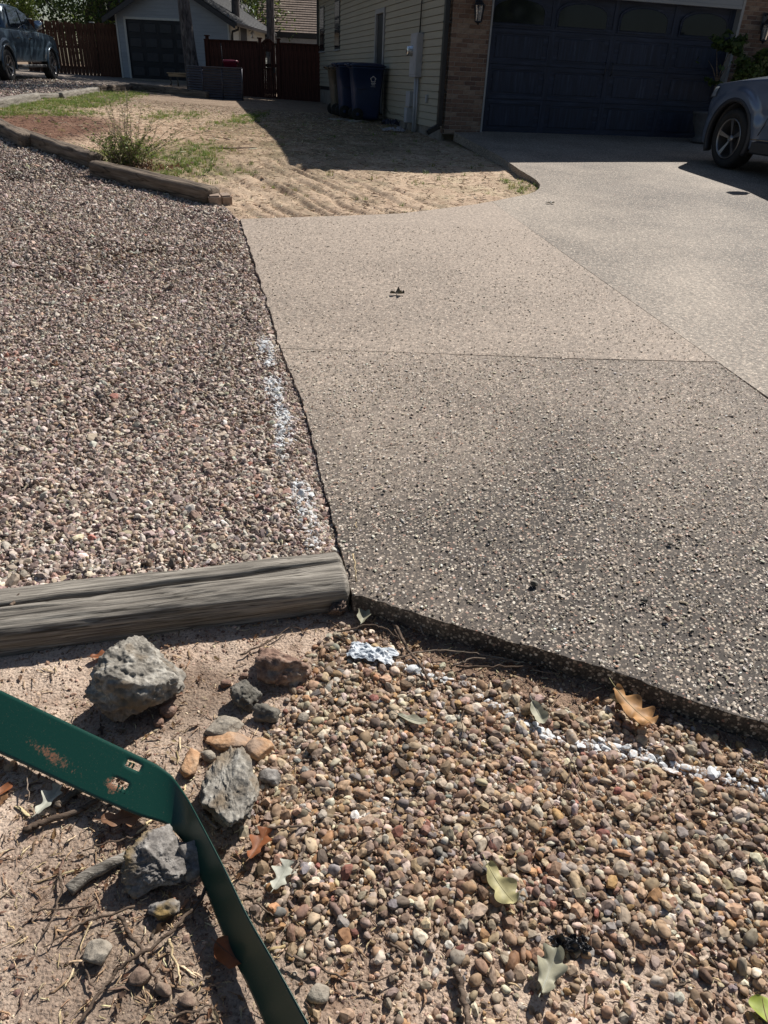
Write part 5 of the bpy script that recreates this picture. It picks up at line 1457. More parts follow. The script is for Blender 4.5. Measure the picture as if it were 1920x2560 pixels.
# electricity meter, pipes, small boxes on the side wall
M['util'] = mat('grey_enamel', (.40, .42, .46), (.33, .35, .38), 5, rough=.5, bump=.06)
mt_e = empty('electric_meter', hp(-.0, 1.6, .8), 'tall grey electric meter cabinet with round glass meter on the side wall', 'meter box', HA)
box('cabinet', M['util'], mt_e, -.135, -.012, 0, .44, .02, .72, .006)
box('cabinet_door', M['util'], mt_e, -.142, -.1355, .02, .42, .06, .68, .004)
m_ = link('meter_dial', lathe_me([(.001, -.10), (.062, -.10), (.078, -.09), (.08, -.012), (.088, -.01), (.088, 0)], 24, 'x'), M['lamp_glass'], mt_e); m_.location = (-.143, .28, .44)
m2 = link('dial_face', lathe_me([(.001, -.05), (.055, -.05), (.055, 0)], 20, 'x'), M['trim'], mt_e); m2.location = (-.143, .28, .44)
link('conduit', tube_me([(-.07, .16, .02), (-.07, .16, -.4), (-.07, .16, -.98)], .034, 12), M['util'], mt_e)
link('conduit', tube_me([(-.06, .06, .02), (-.055, .06, -.5), (-.055, .08, -.9)], .017, 10), M['util'], mt_e)
link('service_cable', tube_me([(-.05, .14, .72), (-.045, .14, 1.2), (-.04, .14, 1.78)], .013, 8), M['black_metal'], mt_e)
pb = empty('phone_box', hp(0, 2.05, .3), 'small grey utility box with dangling wires beside the meter pipes', 'utility box', HA)
box('case', M['util'], pb, -.10, -.012, .0, .28, .02, .28, .006)
box('lower_case', M['util'], pb, -.135, -.012, .04, .22, -.26, .0, .006)
for k in range(4):
    x_ = -.08 - .012 * k
    link('wire', tube_me([(x_, .1 + .02 * k, -.25), (x_ - .02, .12, -.34 - .03 * k), (x_ + .01, .06 + .03 * k, -.42), (x_, .1, -.62 + .05 * k)], .004, 5), M['black_metal'], pb)
link('wire', tube_me([(-.03, .3, -.22), (-.035, 1.0, -.16), (-.03, 1.8, -.18), (-.05, 2.2, -.05), (-.04, 2.3, -.14)], .004, 5), M['black_metal'], pb)
ot = empty('outdoor_socket', hp(0, 1.05, .42), 'small weatherproof socket cover low on the siding near the corner', 'socket', HA)
box('cover', M['trim'], ot, -.045, -.012, 0, .09, 0, .13, .006); box('flap', M['util'], ot, -.052, -.0455, .01, .08, .01, .12, .004)

# ================================================================== WHEELED BINS
M['bin_blue'] = mat('bin_plastic', (.010, .027, .085), (.008, .021, .066), 6, rough=.45, bump=.08)
M['bin_lid'] = mat('bin_lid', (.010, .02, .06), (.008, .016, .05), 6, rough=.5, bump=.08)
M['bin_brown'] = mat('bin_brown', (.10, .09, .07), (.08, .07, .055), 6, rough=.5, bump=.08)
M['rubber'] = mat('rubber', (.018, .018, .018), (.012, .012, .012), 30, rough=.8, bump=.1)
M['print'] = mat('white_print', (.7, .7, .72), (.6, .6, .62), 6, rough=.6, bump=0)
def ring_loft(sections, cap=True):
    P = np.array(sections); return grid_mesh(P, True, wrap_v=True, cap=cap)
def rrect(hx, hy, r, z, n=5, cx=0, cy=0):
    out = []
    for sx_, sy_, a0 in ((1, 1, 0), (-1, 1, PI / 2), (-1, -1, PI), (1, -1, 1.5 * PI)):
        for k in range(n):
            a = a0 + PI / 2 * k / (n - 1)
            out.append((cx + sx_ * (hx - r) + r * math.cos(a), cy + sy_ * (hy - r) + r * math.sin(a), z))
    return out
def make_bin(u, v, label, body, lid, logo=True, rz=0.0, H=1.06):
    e = empty('wheeled_bin', hp(u, v, float(yard_z(*hp(u, v)[:2])) - HO[2] + .02), label, 'bin', HA + rz)
    b = link('body', ring_loft([rrect(.25, .24, .06, .03), rrect(.265, .25, .06, .10), rrect(.31, .275, .07, .60), rrect(.345, .295, .07, .93 * H), rrect(.365, .31, .05, .935 * H), rrect(.365, .31, .05, .965 * H)]), body, e)
    for f in b.data.polygons: f.use_smooth = True
    link('lid', ring_loft([rrect(.385, .325, .06, .97 * H), rrect(.39, .33, .06, .995 * H), rrect(.30, .25, .08, 1.03 * H), rrect(.12, .10, .05, 1.045 * H)]), lid, e)
    link('handle', tube_me([(-.36, -.24, .95 * H), (-.45, -.22, .99 * H), (-.46, 0, 1.0 * H), (-.45, .22, .99 * H), (-.36, .24, .95 * H)], .017, 8), lid, e)
    link('lid_hinge', box_me(-.42, -.33, -.2, .2, .95 * H, 1.02 * H, .015), lid, e)
    for s in (-1, 1):
        w_ = link('wheel', lathe_me([(.001, -.03), (.05, -.03), (.06, -.022), (.10, -.022), (.125, -.018), (.125, .018), (.10, .022), (.06, .022), (.05, .03), (.001, .03)], 24, 'y'), M['rubber'], e); w_.location = (-.22, s * .28, .13)
        link('wheel_cap', lathe_me([(.001, -.005), (.03, -.005), (.035, 0), (.035, .01)], 12, 'y'), body, w_).location = (0, -.03, 0)
    link('axle', tube_me([(-.22, -.3, .13), (-.22, .3, .13)], .012, 8), M['black_metal'], e)
    link('grip_recess', box_me(-.25, -.05, -.292, -.275, .60, .635, .006), lid, e)
    if logo:
        # five petal emblem of looped arrows and two short lines of small print below it
        for k in range(5):
            a = PI / 2 + 2 * PI * k / 5
            c = (.11 + .038 * math.cos(a), .80 + .038 * math.sin(a))
            pts = []
            for j in range(7):
                t = a - 1.9 + 3.6 * j / 6
                pts.append((c[0] + .018 * math.cos(t), -.291, c[1] + .018 * math.sin(t)))
            link('emblem_loop', tube_me(pts, .0075, 5), M['print'], e)
        # two rows of small print, too small in the photograph to read: only its strokes
        for k, wd in enumerate((.10, .07)):
            x_ = .11 - wd / 2
            while x_ < .11 + wd / 2:
                w_ = random.uniform(.005, .010)
                link('print_stroke', box_me(x_, x_ + w_, -.292, -.289, .718 - .026 * k, .718 - .026 * k + random.uniform(.012, .017)), M['print'], e)
                x_ += w_ + .003
        link('underline', box_me(.06, .16, -.292, -.289, .662, .667), M['print'], e)
    return e
make_bin(-.47, 4.35, 'nearest blue wheeled bin with white looped emblem, against the side wall', M['bin_blue'], M['bin_lid'], True, -.06)
make_bin(-.60, 5.25, 'second blue wheeled bin, half hidden behind the one with the emblem', M['bin_blue'], M['bin_lid'], False, -.02)
make_bin(-.64, 6.1, 'brown grey wheeled bin at the back of the row of bins', M['bin_brown'], M['bin_brown'], False, 0, 1.0)
for i, (px, py, w_) in enumerate(((850, 301, .3), (895, 305, .28), (930, 304, .25))):
    p = at(px, py)
    me = stone_me(3, 9, 16, .15, 2, 300 + i); me.transform(Matrix.Diagonal((w_, .2, .035, 1)))
    o = link('flagstone', me, R_pale); o.location = (p[0], p[1], p[2] + .012)
    tag(o, ('flat pale flagstone under the wheels of the second bin', 'flat pale flagstone under the emblem bin, left part', 'flat pale flagstone under the emblem bin, right part')[i], 'flagstone')
# white rags and grey lump on the ground by the wall
crumple('white_rag', 985, 330, .22, .12, .06, mat('rag', (.42, .40, .42), (.2, .19, .2), 20, rough=.9, bump=.4), 'crumpled whitish rag on the ground near the meter pipes', 'rag', 8.0, surf=yard_z, dz=.02)
crumple('dark_rag', 975, 315, .16, .08, .08, mat('rag_dark', (.06, .06, .09), (.03, .03, .05), 20, rough=.9, bump=.4), 'dark bluish bundle just behind the whitish rag', 'rag', 9.0, surf=yard_z, dz=.02)

# ================================================================== YARD TIMBERS
def yt(a, b, hw, hh, label, mt='brown_wood', up=.07, seed=1, da=0, db=0):
    A = at(*a); B = at(*b); A[2] += up + da; B[2] += up + db
    o = timber('landscape_timber', A, B, hw, hh, M[mt], label, 'timber', 'timbers edging the gravel', nl=90, ns=40, exp_=5, wob=.014, seed=seed, endround=.03,
               crack=[(.01, .03, .008, .02, .1, .8), (-.04, -.03, .006, .015, .4, .95)])
    return o
yt((-60, 300), (72, 372), .10, .10, 'grey timber entering at the left frame edge, first of the row along the yard', seed=11, up=.08)
yt((48, 352), (243, 424), .10, .10, 'middle timber of the row edging the yard, behind the shrub side of the gravel', seed=12, up=.07)
yt((242, 441), (536, 513), .105, .10, 'nearest timber of the row edging the yard, ending at two small blocks', seed=13, up=.065)
yt((-90, 285), (92, 252), .10, .10, 'pale timber at the left frame edge below the pickup', 'grey_wood', seed=14, up=.05)
yt((90, 247), (150, 245), .09, .07, 'short low timber piece beside the far green grass', 'grey_wood', seed=15, up=.03)
yt((150, 246), (242, 230), .09, .08, 'sloping grey timber piece rising behind the far green grass', 'grey_wood', seed=16, up=.04)
yt((238, 228), (330, 224), .09, .09, 'shaded timber at the back of the grass, left part', seed=17, up=.05)
yt((328, 224), (520, 246), .09, .12, 'long shaded timber holding back the far gravel before the bench', seed=18, up=.06)
# two blocks
M['block'] = mat('block_stone', (.34, .26, .2), (.25, .18, .14), 20, rough=.9, bump=.5)
for (px, py, s, lb, sd) in ((536, 517, .075, 'left tan stone block at the end of the nearest yard timber', 1), (561, 513, .07, 'right tan stone block at the end of the nearest yard timber', 2)):
    p = at(px, py)
    me = box_me(-s * .8, s * .8, -s, s, 0, s * 1.7, .014, 3)
    me2 = me
    o = link('stone_block', me2, M['block']); o.location = (p[0], p[1] + .05, p[2] - .02); o.rotation_euler = (.05 * sd, -.04, .25 * sd)
    tag(o, lb, 'stone block')

# ================================================================== YARD SHRUB
def shrub(px, py):
    p = at(px, py)
    e = empty('shrub', p, 'sparse dry shrub of thin upright stems in the yard behind the timbers', 'shrub')
    stems = []; LV = []; LF = []; LC = []
    r = np.random.RandomState(5)
    for k in range(130):
        a = r.uniform(0, 6.28); sp = abs(r.normal(0, .34)); h = r.uniform(.22, .5) if k < 110 else r.uniform(.55, .85)
        x0, y0 = r.normal(0, .09, 2)
        dx, dy = math.cos(a) * sp * 1.2, math.sin(a) * sp
        q = [(x0 + dx * t ** 1.3 * 1.1 + r.normal(0, .008), y0 + dy * t ** 1.3 + r.normal(0, .008), h * t) for t in np.linspace(0, 1, 6)]
        stems.append(tube_me(q, [.0036, .003, .003, .0025, .002, .0015], 4))
        nl = 34 if k < 110 else 15
        for j in range(nl):
            t = r.uniform(.12, 1) if k < 110 else r.uniform(.3, 1); i = min(4, int(t * 5)); f = t * 5 - i
            c = np.array(q[i]) * (1 - f) + np.array(q[i + 1]) * f
            d = r.normal(size=3); d[2] = abs(d[2]) * .4; d /= np.linalg.norm(d)
            sd = np.cross(d, r.normal(size=3)); sd /= np.linalg.norm(sd)
            L_ = r.uniform(.018, .042); w_ = L_ * .24; b0 = len(LV)
            LV += [c, c + d * L_ * .5 + sd * w_, c + d * L_, c + d * L_ * .5 - sd * w_]
            LF.append((b0, b0 + 1, b0 + 2, b0 + 3))
            green = (c[2] < .34) and r.rand() < .65
            col = (np.array((.19, .26, .06)) if green else np.array((.36, .32, .18))) * r.uniform(.6, 1.3)
            LC += [col] * 4
    # dead leaves at the foot
    for j in range(320):
        c = np.array([r.normal(.12, .24), r.normal(-.04, .13), abs(r.normal(0, .03))])
        d = r.normal(size=3); d /= np.linalg.norm(d); sd = np.cross(d, r.normal(size=3)); sd /= np.linalg.norm(sd)
        L_ = r.uniform(.03, .06); w_ = L_ * .3; b0 = len(LV)
        LV += [c, c + d * L_ * .5 + sd * w_, c + d * L_, c + d * L_ * .5 - sd * w_]; LF.append((b0, b0 + 1, b0 + 2, b0 + 3)); LC += [np.array((.17, .10, .06)) * r.uniform(.5, 1.4)] * 4
    link('stems', join_me(stems), M['bench_wood'] if 'bench_wood' in M else M['twig_grey'], e)
    me = mesh(LV, LF); vcol(me, 'tone', np.array(LC)); link('foliage', me, M['leaf_geo'], e)
shrub(322, 418)
# dark strip in place of a thin shadow cast on the sand
stick([(530, 372), (585, 373), (642, 371)], .012, M['bark'], 'dark strip standing in for a thin shadow on the sandy yard, at the edge of the house shadow', surf=yard_z, dz=.0)

# ================================================================== SHED
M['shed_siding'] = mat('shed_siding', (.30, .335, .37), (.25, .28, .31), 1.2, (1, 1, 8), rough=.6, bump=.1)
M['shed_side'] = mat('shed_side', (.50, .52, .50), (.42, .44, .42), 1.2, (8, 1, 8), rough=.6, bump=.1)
SA = math.radians(-3)
so_ = atz(306, 191.7, 1.22)
so_ = np.array([-11.3, 33.6, 1.22]) if False else so_
shed = empty('shed', so_, 'blue grey sided garage shed with dark door and gable roof, at the back left', 'shed', SA)
sd_ = np.array([math.cos(SA), math.sin(SA), 0]); sn_ = np.array([-math.sin(SA), math.cos(SA), 0])
def sl(px, py, x=None, y=0):
    d = ray(px, py)
    if x is None: t = ((so_ + y * sn_ - CAM) @ sn_) / (d @ sn_)
    else: t = ((so_ + x * sd_ - CAM) @ sd_) / (d @ sd_)
    p = CAM + d * t - so_
    return p @ sd_, p @ sn_, p[2]
SWd = sl(575, 101)[0]
dL, dR, dT = sl(322, 120)[0], sl(477, 120)[0], sl(400, 51)[2]
eH = sl(285, 33)[2]
RL = sl(262, 24); 
SD = 7.0
apex = SWd / 2
gz = eH + .52 * apex
box('wall_core', M['dark_trim'], shed, .02, SWd - .02, .03, SD, -.5, eH)
link('gable_core', mesh([(0, .03, eH), (SWd, .03, eH), (apex, .03, gz), (0, SD, eH), (SWd, SD, eH), (apex, SD, gz)], [(0, 1, 2), (3, 5, 4), (0, 3, 4, 1), (0, 2, 5, 3), (1, 4, 5, 2)]), M['dark_trim'], shed)
def lap(x0, x1, z, zt, mt, parent, y=0.0, slope0=0, slope1=0):
    v = [(x0, y - .014, z), (x1, y - .014, z), (x0 + slope0, y, z + zt), (x1 - slope1, y, z + zt), (x0, y + .012, z), (x1, y + .012, z), (x0 + slope0, y + .012, z + zt), (x1 - slope1, y + .012, z + zt)]
    return link('siding_board', mesh(v, [(0, 1, 3, 2), (4, 6, 7, 5), (0, 4, 5, 1), (2, 3, 7, 6), (0, 2, 6, 4), (1, 5, 7, 3)]), mt, parent)
k = 0
z = -.02
while z < gz - .15:
    if z < dT + .08 and z + .115 > dT + .08 and False: pass
    if z < dT:
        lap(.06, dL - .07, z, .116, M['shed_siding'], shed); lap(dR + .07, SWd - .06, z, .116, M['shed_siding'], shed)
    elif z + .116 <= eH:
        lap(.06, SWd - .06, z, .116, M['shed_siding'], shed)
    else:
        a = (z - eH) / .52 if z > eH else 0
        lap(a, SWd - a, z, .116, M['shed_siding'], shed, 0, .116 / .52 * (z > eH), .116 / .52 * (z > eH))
    z += .118
for a, b, c_, d_ in ((0, .07, -.05, eH), (SWd - .07, SWd, -.05, eH), (dL - .08, dL, -.05, dT + .08), (dR, dR + .08, -.05, dT + .08)):
    box('trim_board', M['shed_side'], shed, a, b, -.028, -.003 if a in (0,) else -.003, c_, d_, .003)
box('trim_board', M['shed_side'], shed, dL, dR, -.028, -.003, dT, dT + .08, .003)
M['shed_door'] = mat('shed_door', (.014, .017, .024), (.010, .012, .018), 4, rough=.5, bump=.05)
sdd = box('overhead_door', M['shed_door'], shed, dL, dR, .03, .06, -.03, dT)
for r in range(4):
    zz = -.02 + r * dT / 4
    for c in range(4):
        wv = (dR - dL) / 4
        box('door_panel', M['shed_door'], sdd, dL + c * wv + .08, dL + (c + 1) * wv - .08, .012, .03, zz + .09, zz + dT / 4 - .09, .01)
box('slab', M['concrete'], shed, -.1, SWd + .1, -.4, .02, -.4, -.035, .01)
# right hand side wall
z = -.02
while z < eH - .05:
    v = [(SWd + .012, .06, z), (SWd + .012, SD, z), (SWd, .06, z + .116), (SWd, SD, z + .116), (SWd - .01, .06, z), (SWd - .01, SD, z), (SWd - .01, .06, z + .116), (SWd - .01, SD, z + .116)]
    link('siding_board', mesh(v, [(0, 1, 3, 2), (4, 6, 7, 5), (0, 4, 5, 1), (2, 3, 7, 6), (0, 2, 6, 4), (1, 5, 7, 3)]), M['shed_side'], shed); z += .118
wy0, wy1 = sl(598, 80, x=SWd)[1], sl(615, 80, x=SWd)[1]
wz1 = sl(606, 62, x=SWd)[2]
sdoor = box('side_door', M['shed_door'], shed, SWd + .005, SWd + .03, min(wy0, wy1), max(wy0, wy1), .05, wz1, .004)
for a in (min(wy0, wy1) - .07, max(wy0, wy1)): box('trim_board', M['shed_side'], shed, SWd + .013, SWd + .04, a, a + .07, .0, wz1 + .06)
wa = sl(662, 90, x=SWd)[1]; wb = sl(672, 90, x=SWd)[1]
if 0 < wa < 30:
    wn = box('window', M['shed_door'], shed, SWd + .005, SWd + .03, wa, wa + .8, 1.0, wz1, .004)
    box('pane', M['glass_dark'], wn, SWd + .03, SWd + .034, wa + .06, wa + .74, 1.06, wz1 - .06)
# roof of the shed
ov = .45
for s in (-1, 1):
    ex = -.35 if s < 0 else SWd + .35
    ez = eH - .35 * .52 + .03
    P0 = (ex, -ov, ez) if s > 0 else (ex, SD + .4, ez)
    du = (0, SD + ov + .4, 0) if s > 0 else (0, -(SD + ov + .4), 0)
    dv = (apex - ex, 0, gz + .12 - ez)
    course_roof(P0, du, dv, 20, 'roof_slope', M['sh_dark'], shed)
    # barge board
    v0 = np.array((ex, -ov - .02, ez - .02)); v1 = np.array((apex, -ov - .02, gz + .10))
    V = [v0, v1, v1 - (0, 0, .20), v0 - (0, 0, .18)]; V2 = [x + (0, .04, 0) for x in V]
    link('bargeboard', mesh(V + V2, [(0, 1, 2, 3), (7, 6, 5, 4), (0, 4, 5, 1), (1, 5, 6, 2), (2, 6, 7, 3), (3, 7, 4, 0)]), M['dark_trim'], shed)
    V = [np.array((ex, -ov, ez - .01)), np.array((apex, -ov, gz + .11)), np.array((apex, SD, gz + .11)), np.array((ex, SD, ez - .01))]
    V2 = [x - (0, 0, .05) for x in V]
    link('roof_deck', mesh(V + V2, [(0, 1, 2, 3), (7, 6, 5, 4), (0, 4, 5, 1), (1, 5, 6, 2), (2, 6, 7, 3), (3, 7, 4, 0)]), M['dark_trim'], shed)
box('gutter', M['black_metal'], shed, SWd + .30, SWd + .42, -ov, SD, eH - .25, eH - .13, .01)
link('downspout', tube_me([(SWd + .34, .1, eH - .2), (SWd + .32, .12, eH - .34), (SWd + .08, .14, eH - .42), (SWd + .06, .14, eH - .6), (SWd + .06, .14, .1)], .045, 8), M['black_metal'], shed)
lm = empty('wall_lantern', so_ + sd_ * (SWd + .03) + sn_ * sl(620, 72, x=SWd)[1] + np.array([0, 0, 1.75]), 'little lantern high on the pale side wall of the shed', 'lantern', SA)
link('bracket', tube_me([(0, 0, .1), (.12, 0, .16), (.16, 0, .1)], .014, 6), M['lamp_metal'], lm)
link('shade', lathe_me([(.02, .12), (.1, .02), (.09, .0)], 12), M['util'], lm).location = (.16, 0, 0)
link('glass', lathe_me([(.05, .0), (.06, -.14), (.02, -.16)], 12), M['lamp_glass'], lm).location = (.16, 0, 0)

# ================================================================== FENCES
M['fence_red'] = wood_mat('fence_red', (.040, .016, .012), (.075, .028, .020), (.11, .042, .03), 40, 40, 2.0, .8, .3, .003)
M['fence_brown'] = wood_mat('fence_brown', (.045, .022, .014), (.09, .044, .028), (.14, .07, .045), 40, 40, 2.0, .85, .4, .003)
def board_me(w_, h, t=.02, dog=True):
    pts = [(0, 0), (w_, 0), (w_, h - .03), (w_ - .025, h), (.025, h), (0, h - .03)] if dog else [(0, 0), (w_, 0), (w_, h), (0, h)]
    return plate(pts, 0, t)
# right: privacy fence with an arched gate, between shed and house
FY = 27.55
fr_ = hp(-.06, WL - .1)
FX1 = fr_[0]; FY1 = fr_[1]
fA = np.array([-6.45, 27.3, 0]); fB = np.array([FX1, FY1, 0]); fd_ = fB - fA; FL = np.linalg.norm(fd_); fd_ /= FL; fang = math.atan2(fd_[1], fd_[0])
fn_ = np.array([-fd_[1], fd_[0], 0])
def fl(px, py):
    d = ray(px, py); t = ((fA - CAM) @ fn_) / (d @ fn_); p = CAM + d * t; return (p - fA) @ fd_, p[2]
fz0 = .80
fzt = fl(740, 108)[1]
gx0, gx1 = fl(655, 150)[0], fl(690, 150)[0]
fence = empty('privacy_fence', (fA[0], fA[1], fz0), 'tall reddish brown board fence between the shed and the house', 'fence', fang)
Hf = fzt - fz0
bm_ = board_me(.1415, Hf - .06, .018, False)
x = .0
while x < FL - .05:
    if not (gx0 - .06 < x < gx1 - .02):
        o = link('board', bm_, M['fence_red'], fence); o.location = (x, random.uniform(0, .004), 0.02)
    x += .142
for zz in (Hf - .07,):
    box('cap_rail', M['fence_red'], fence, 0, gx0 - .12, -.04, .06, zz + .03, zz + .07, .004)
    box('cap_rail', M['fence_red'], fence, gx1 + .06, FL, -.04, .06, zz + .03, zz + .07, .004)
for zz in (.25, .95):
    box('rail', M['fence_red'], fence, 0, FL, .022, .06, zz, zz + .09)
for xx in (.05, gx0 - .1, gx1 + .04):
    o = box('post', M['fence_red'], fence, xx, xx + .10, -.03, .07, -.1, Hf + .07, .004)
    box('post_cap', M['fence_red'], o, xx - .03, xx + .13, -.06, .10, Hf + .072, Hf + .105, .008)
box('kick_board', M['fence_red'], fence, -.1, gx0 + 1.2, -.10, -.05, -.1, .13, .006)
gate = empty('garden_gate', (fA[0] + fd_[0] * gx0, fA[1] + fd_[1] * gx0, fz0 + .04), 'narrow arched gate with a small barred opening in the reddish fence', 'gate', fang)
GW = gx1 - gx0 - .02
ox0, ox1 = fl(664, 150)[0] - gx0, fl(678, 150)[0] - gx0
oz0, oz1 = fl(671, 169)[1] - fz0 - .04, fl(671, 129)[1] - fz0 - .04
nbg = 7; bw = GW / nbg
for k in range(nbg):
    xa, xb = k * bw, (k + 1) * bw - .004
    xm = (xa + xb) / 2; zt = Hf - .12 + .14 * math.sin(PI * xm / GW)
    if ox0 - .02 < xm < ox1 + .02:
        link('board', plate([(xa, 0), (xb, 0), (xb, oz0), (xa, oz0)], -.012, .01), M['fence_red'], gate)
        link('board', plate([(xa, oz1), (xb, oz1), (xb, zt), (xa, zt)], -.012, .01), M['fence_red'], gate)
    else:
        link('board', plate([(xa, 0), (xb, 0), (xb, zt), (xa, zt)], -.012, .01), M['fence_red'], gate)
for (a, b, c_, d_) in ((ox0 - .06, ox0 + .01, oz0 - .06, oz1 + .06), (ox1 - .01, ox1 + .06, oz0 - .06, oz1 + .06), (ox0, ox1, oz0 - .06, oz0), (ox0, ox1, oz1, oz1 + .06)):
    box('opening_frame', M['fence_red'], gate, a, b, -.035, -.013, c_, d_, .004)
for k in range(3):
    xx = ox0 + (ox1 - ox0) * (k + .5) / 3
    link('bar', tube_me([(xx, -.002, oz0), (xx, -.002, oz1)], .009, 6), M['black_metal'], gate)
arch = [(GW * t, -.03, Hf - .12 + .14 * math.sin(PI * t)) for t in np.linspace(0, 1, 12)]
link('arch_trim', tube_me(arch, .035, 6), M['fence_red'], gate)
link('latch', box_me(GW - .06, GW - .01, -.05, -.014, .75, .9, .006), M['black_metal'], gate)

# left: old fence of upright boards with gaps
lA = at(88, 181); lB = at(303, 193)
lA = np.array([-14.9, 33.3, 1.2]); lB = np.array([-10.9, 34.2, 1.2])
ld = lB - lA; LLn = np.linalg.norm(ld[:2]); lang = math.atan2(ld[1], ld[0]); ld = ld / np.linalg.norm(ld); ln_ = np.array([-ld[1], ld[0], 0])
def ll(px, py):
    d = ray(px, py); t = ((lA - CAM) @ ln_) / (d @ ln_); p = CAM + d * t; return (p - lA) @ ld, p[2]
lzt = ll(200, 60)[1]; lz0 = 1.12
lf = empty('board_fence', (lA[0], lA[1], lz0), 'old brown board fence with bright gaps between its boards, behind the pickup', 'fence', lang)
xe = ll(300, 100)[0]; xs_ = ll(60, 100)[0]; xg = ll(232, 100)[0]
x = xs_
Hl = lzt - lz0
bmv = [board_me(.128, Hl * s, .018) for s in (1.0, .99, 1.01)]
i = 0
while x < xe:
    gap = .013 if x < xg else .002
    t = (x % 1.9) / 1.9
    o = link('board', bmv[i % 3], M['fence_brown'] if x < xg else M['fence_red'], lf); o.location = (x, random.uniform(0, .01), random.uniform(0, .03) + .05 * math.sin(PI * t)); o.rotation_euler = (0, random.uniform(-.008, .008), 0)
    x += .128 + gap; i += 1
for zz in (.3, Hl * .55, Hl - .25): box('rail', M['fence_brown'], lf, xs_, xe, .02, .055, zz, zz + .085)
for xx in (xg, xg - 2.3, xe - .1):
    o = box('post', M['fence_brown'], lf, xx, xx + .10, -.06, .03, -.1, Hl + .05, .004)
    box('post_cap', M['trim'], o, xx - .04, xx + .14, -.10, .07, Hl + .052, Hl + .09, .01)

# ================================================================== PLANTER, BENCH, TUB
M['planter'] = mat('planter_steel', (.085, .088, .11), (.06, .062, .08), 4, rough=.42, metal=.5, bump=.05)
pl0 = at(510, 245); pl1 = at(603, 250)
pl1 = pl0 + (pl1 - pl0) * 1.0
pa = math.atan2(.05, 1) + math.radians(2)
PW = 1.12 
planter = empty('planter', (pl0[0], pl0[1], pl0[2] - .02), 'dark corrugated metal raised planter box standing on the yard edge', 'planter', pa)
def corr(x0, x1, rows=12, h=.79, amp=.016):
    zz = np.linspace(0, h, rows * 8 + 1); P = np.zeros((2, len(zz), 3))
    for i, xx in enumerate((x0, x1)): P[i, :, 0] = xx; P[i, :, 1] = -amp * np.cos(zz / h * rows * 2 * PI); P[i, :, 2] = zz
    return grid_mesh(P, True)
link('front_sheet', corr(0.02, PW * .5 - .01), M['planter'], planter)
link('front_sheet', corr(PW * .5 + .01, PW - .02), M['planter'], planter)
s_ = link('side_sheet', corr(0, .85), M['planter'], planter); s_.rotation_euler = (0, 0, math.radians(128)); 
s_ = link('side_sheet', corr(0, .85), M['planter'], planter); s_.rotation_euler = (0, 0, math.radians(118)); s_.location = (PW, 0, 0)
for px_ in (0, PW * .5, PW): link('corner_post', tube_me([(px_, 0, 0), (px_, 0, .80)], .022, 8), M['planter'], planter)
box('top_rim', M['planter'], planter, -.02, PW + .02, -.03, .03, .79, .815, .004)
c1, c2 = math.cos(math.radians(128)), math.sin(math.radians(128))
link('soil_fill', mesh([(0, 0, .7), (PW, 0, .7), (PW + .85 * math.cos(math.radians(118)), .85 * math.sin(math.radians(118)), .7), (.85 * c1, .85 * c2, .7)], [(0, 1, 2, 3)]), M['soil'], planter)
link('top_rim', tube_me([(0, 0, .80), (.85 * c1, .85 * c2, .80)], .018, 6), M['planter'], planter)
# tub behind / on it
tb = at(561, 247); 
tp = pl0 + np.array([.72, .55, 0])
M['pink'] = mat('pink_plastic', (.20, .012, .05), (.14, .01, .035), 6, rough=.45, bump=.05)
tub = empty('plastic_tub', (tp[0], tp[1], pl0[2] + .70), 'dark pink plastic tub standing in the planter', 'tub', .1)
link('tub_body', ring_loft([rrect(.16, .13, .05, 0), rrect(.20, .16, .06, .22), rrect(.22, .18, .06, .225), rrect(.21, .17, .06, .245)]), M['pink'], tub)
link('tub_lid', ring_loft([rrect(.225, .185, .06, .246), rrect(.2, .16, .06, .275), rrect(.05, .04, .02, .285)]), M['pink'], tub)
st = link('stake', tube_me([(0, 0, 0), (.01, 0, .35), (-.01, 0, .78)], .012, 6), M['black_metal']); st.location = (tp[0] - .22, tp[1] - .1, pl0[2] + .6)
tag(st, 'thin dark garden stake standing in the planter left of the tub', 'stake')
# bench: light board top on dark cast legs
bp = at(455, 222); 
M['bench_wood'] = wood_mat('bench_wood', (.16, .13, .085), (.25, .21, .14), (.33, .28, .20), 2, 30, 30, .7, .3, .003)
bench = empty('garden_bench', (bp[0] + .1, bp[1], bp[2] + .08), 'low garden bench with pale slatted top on dark iron legs, left of the planter', 'bench', -.42)
for k in range(4): box('slat', M['bench_wood'], bench, -.55, .55, -.22 + k * .115, -.115 + k * .115, .36, .39, .005)
box('apron', M['bench_wood'], bench, -.5, .5, -.2, -.17, .27, .355, .004)
for s in (-.42, .42):
    for q_ in (-.16, .17):
        link('leg', tube_me([(s, q_, .36), (s * 1.04, q_ * 1.15, .18), (s * .98, q_ * 1.0, .08), (s * 1.06, q_ * 1.25, 0)], [.03, .022, .018, .03], 7), M['black_metal'], bench)

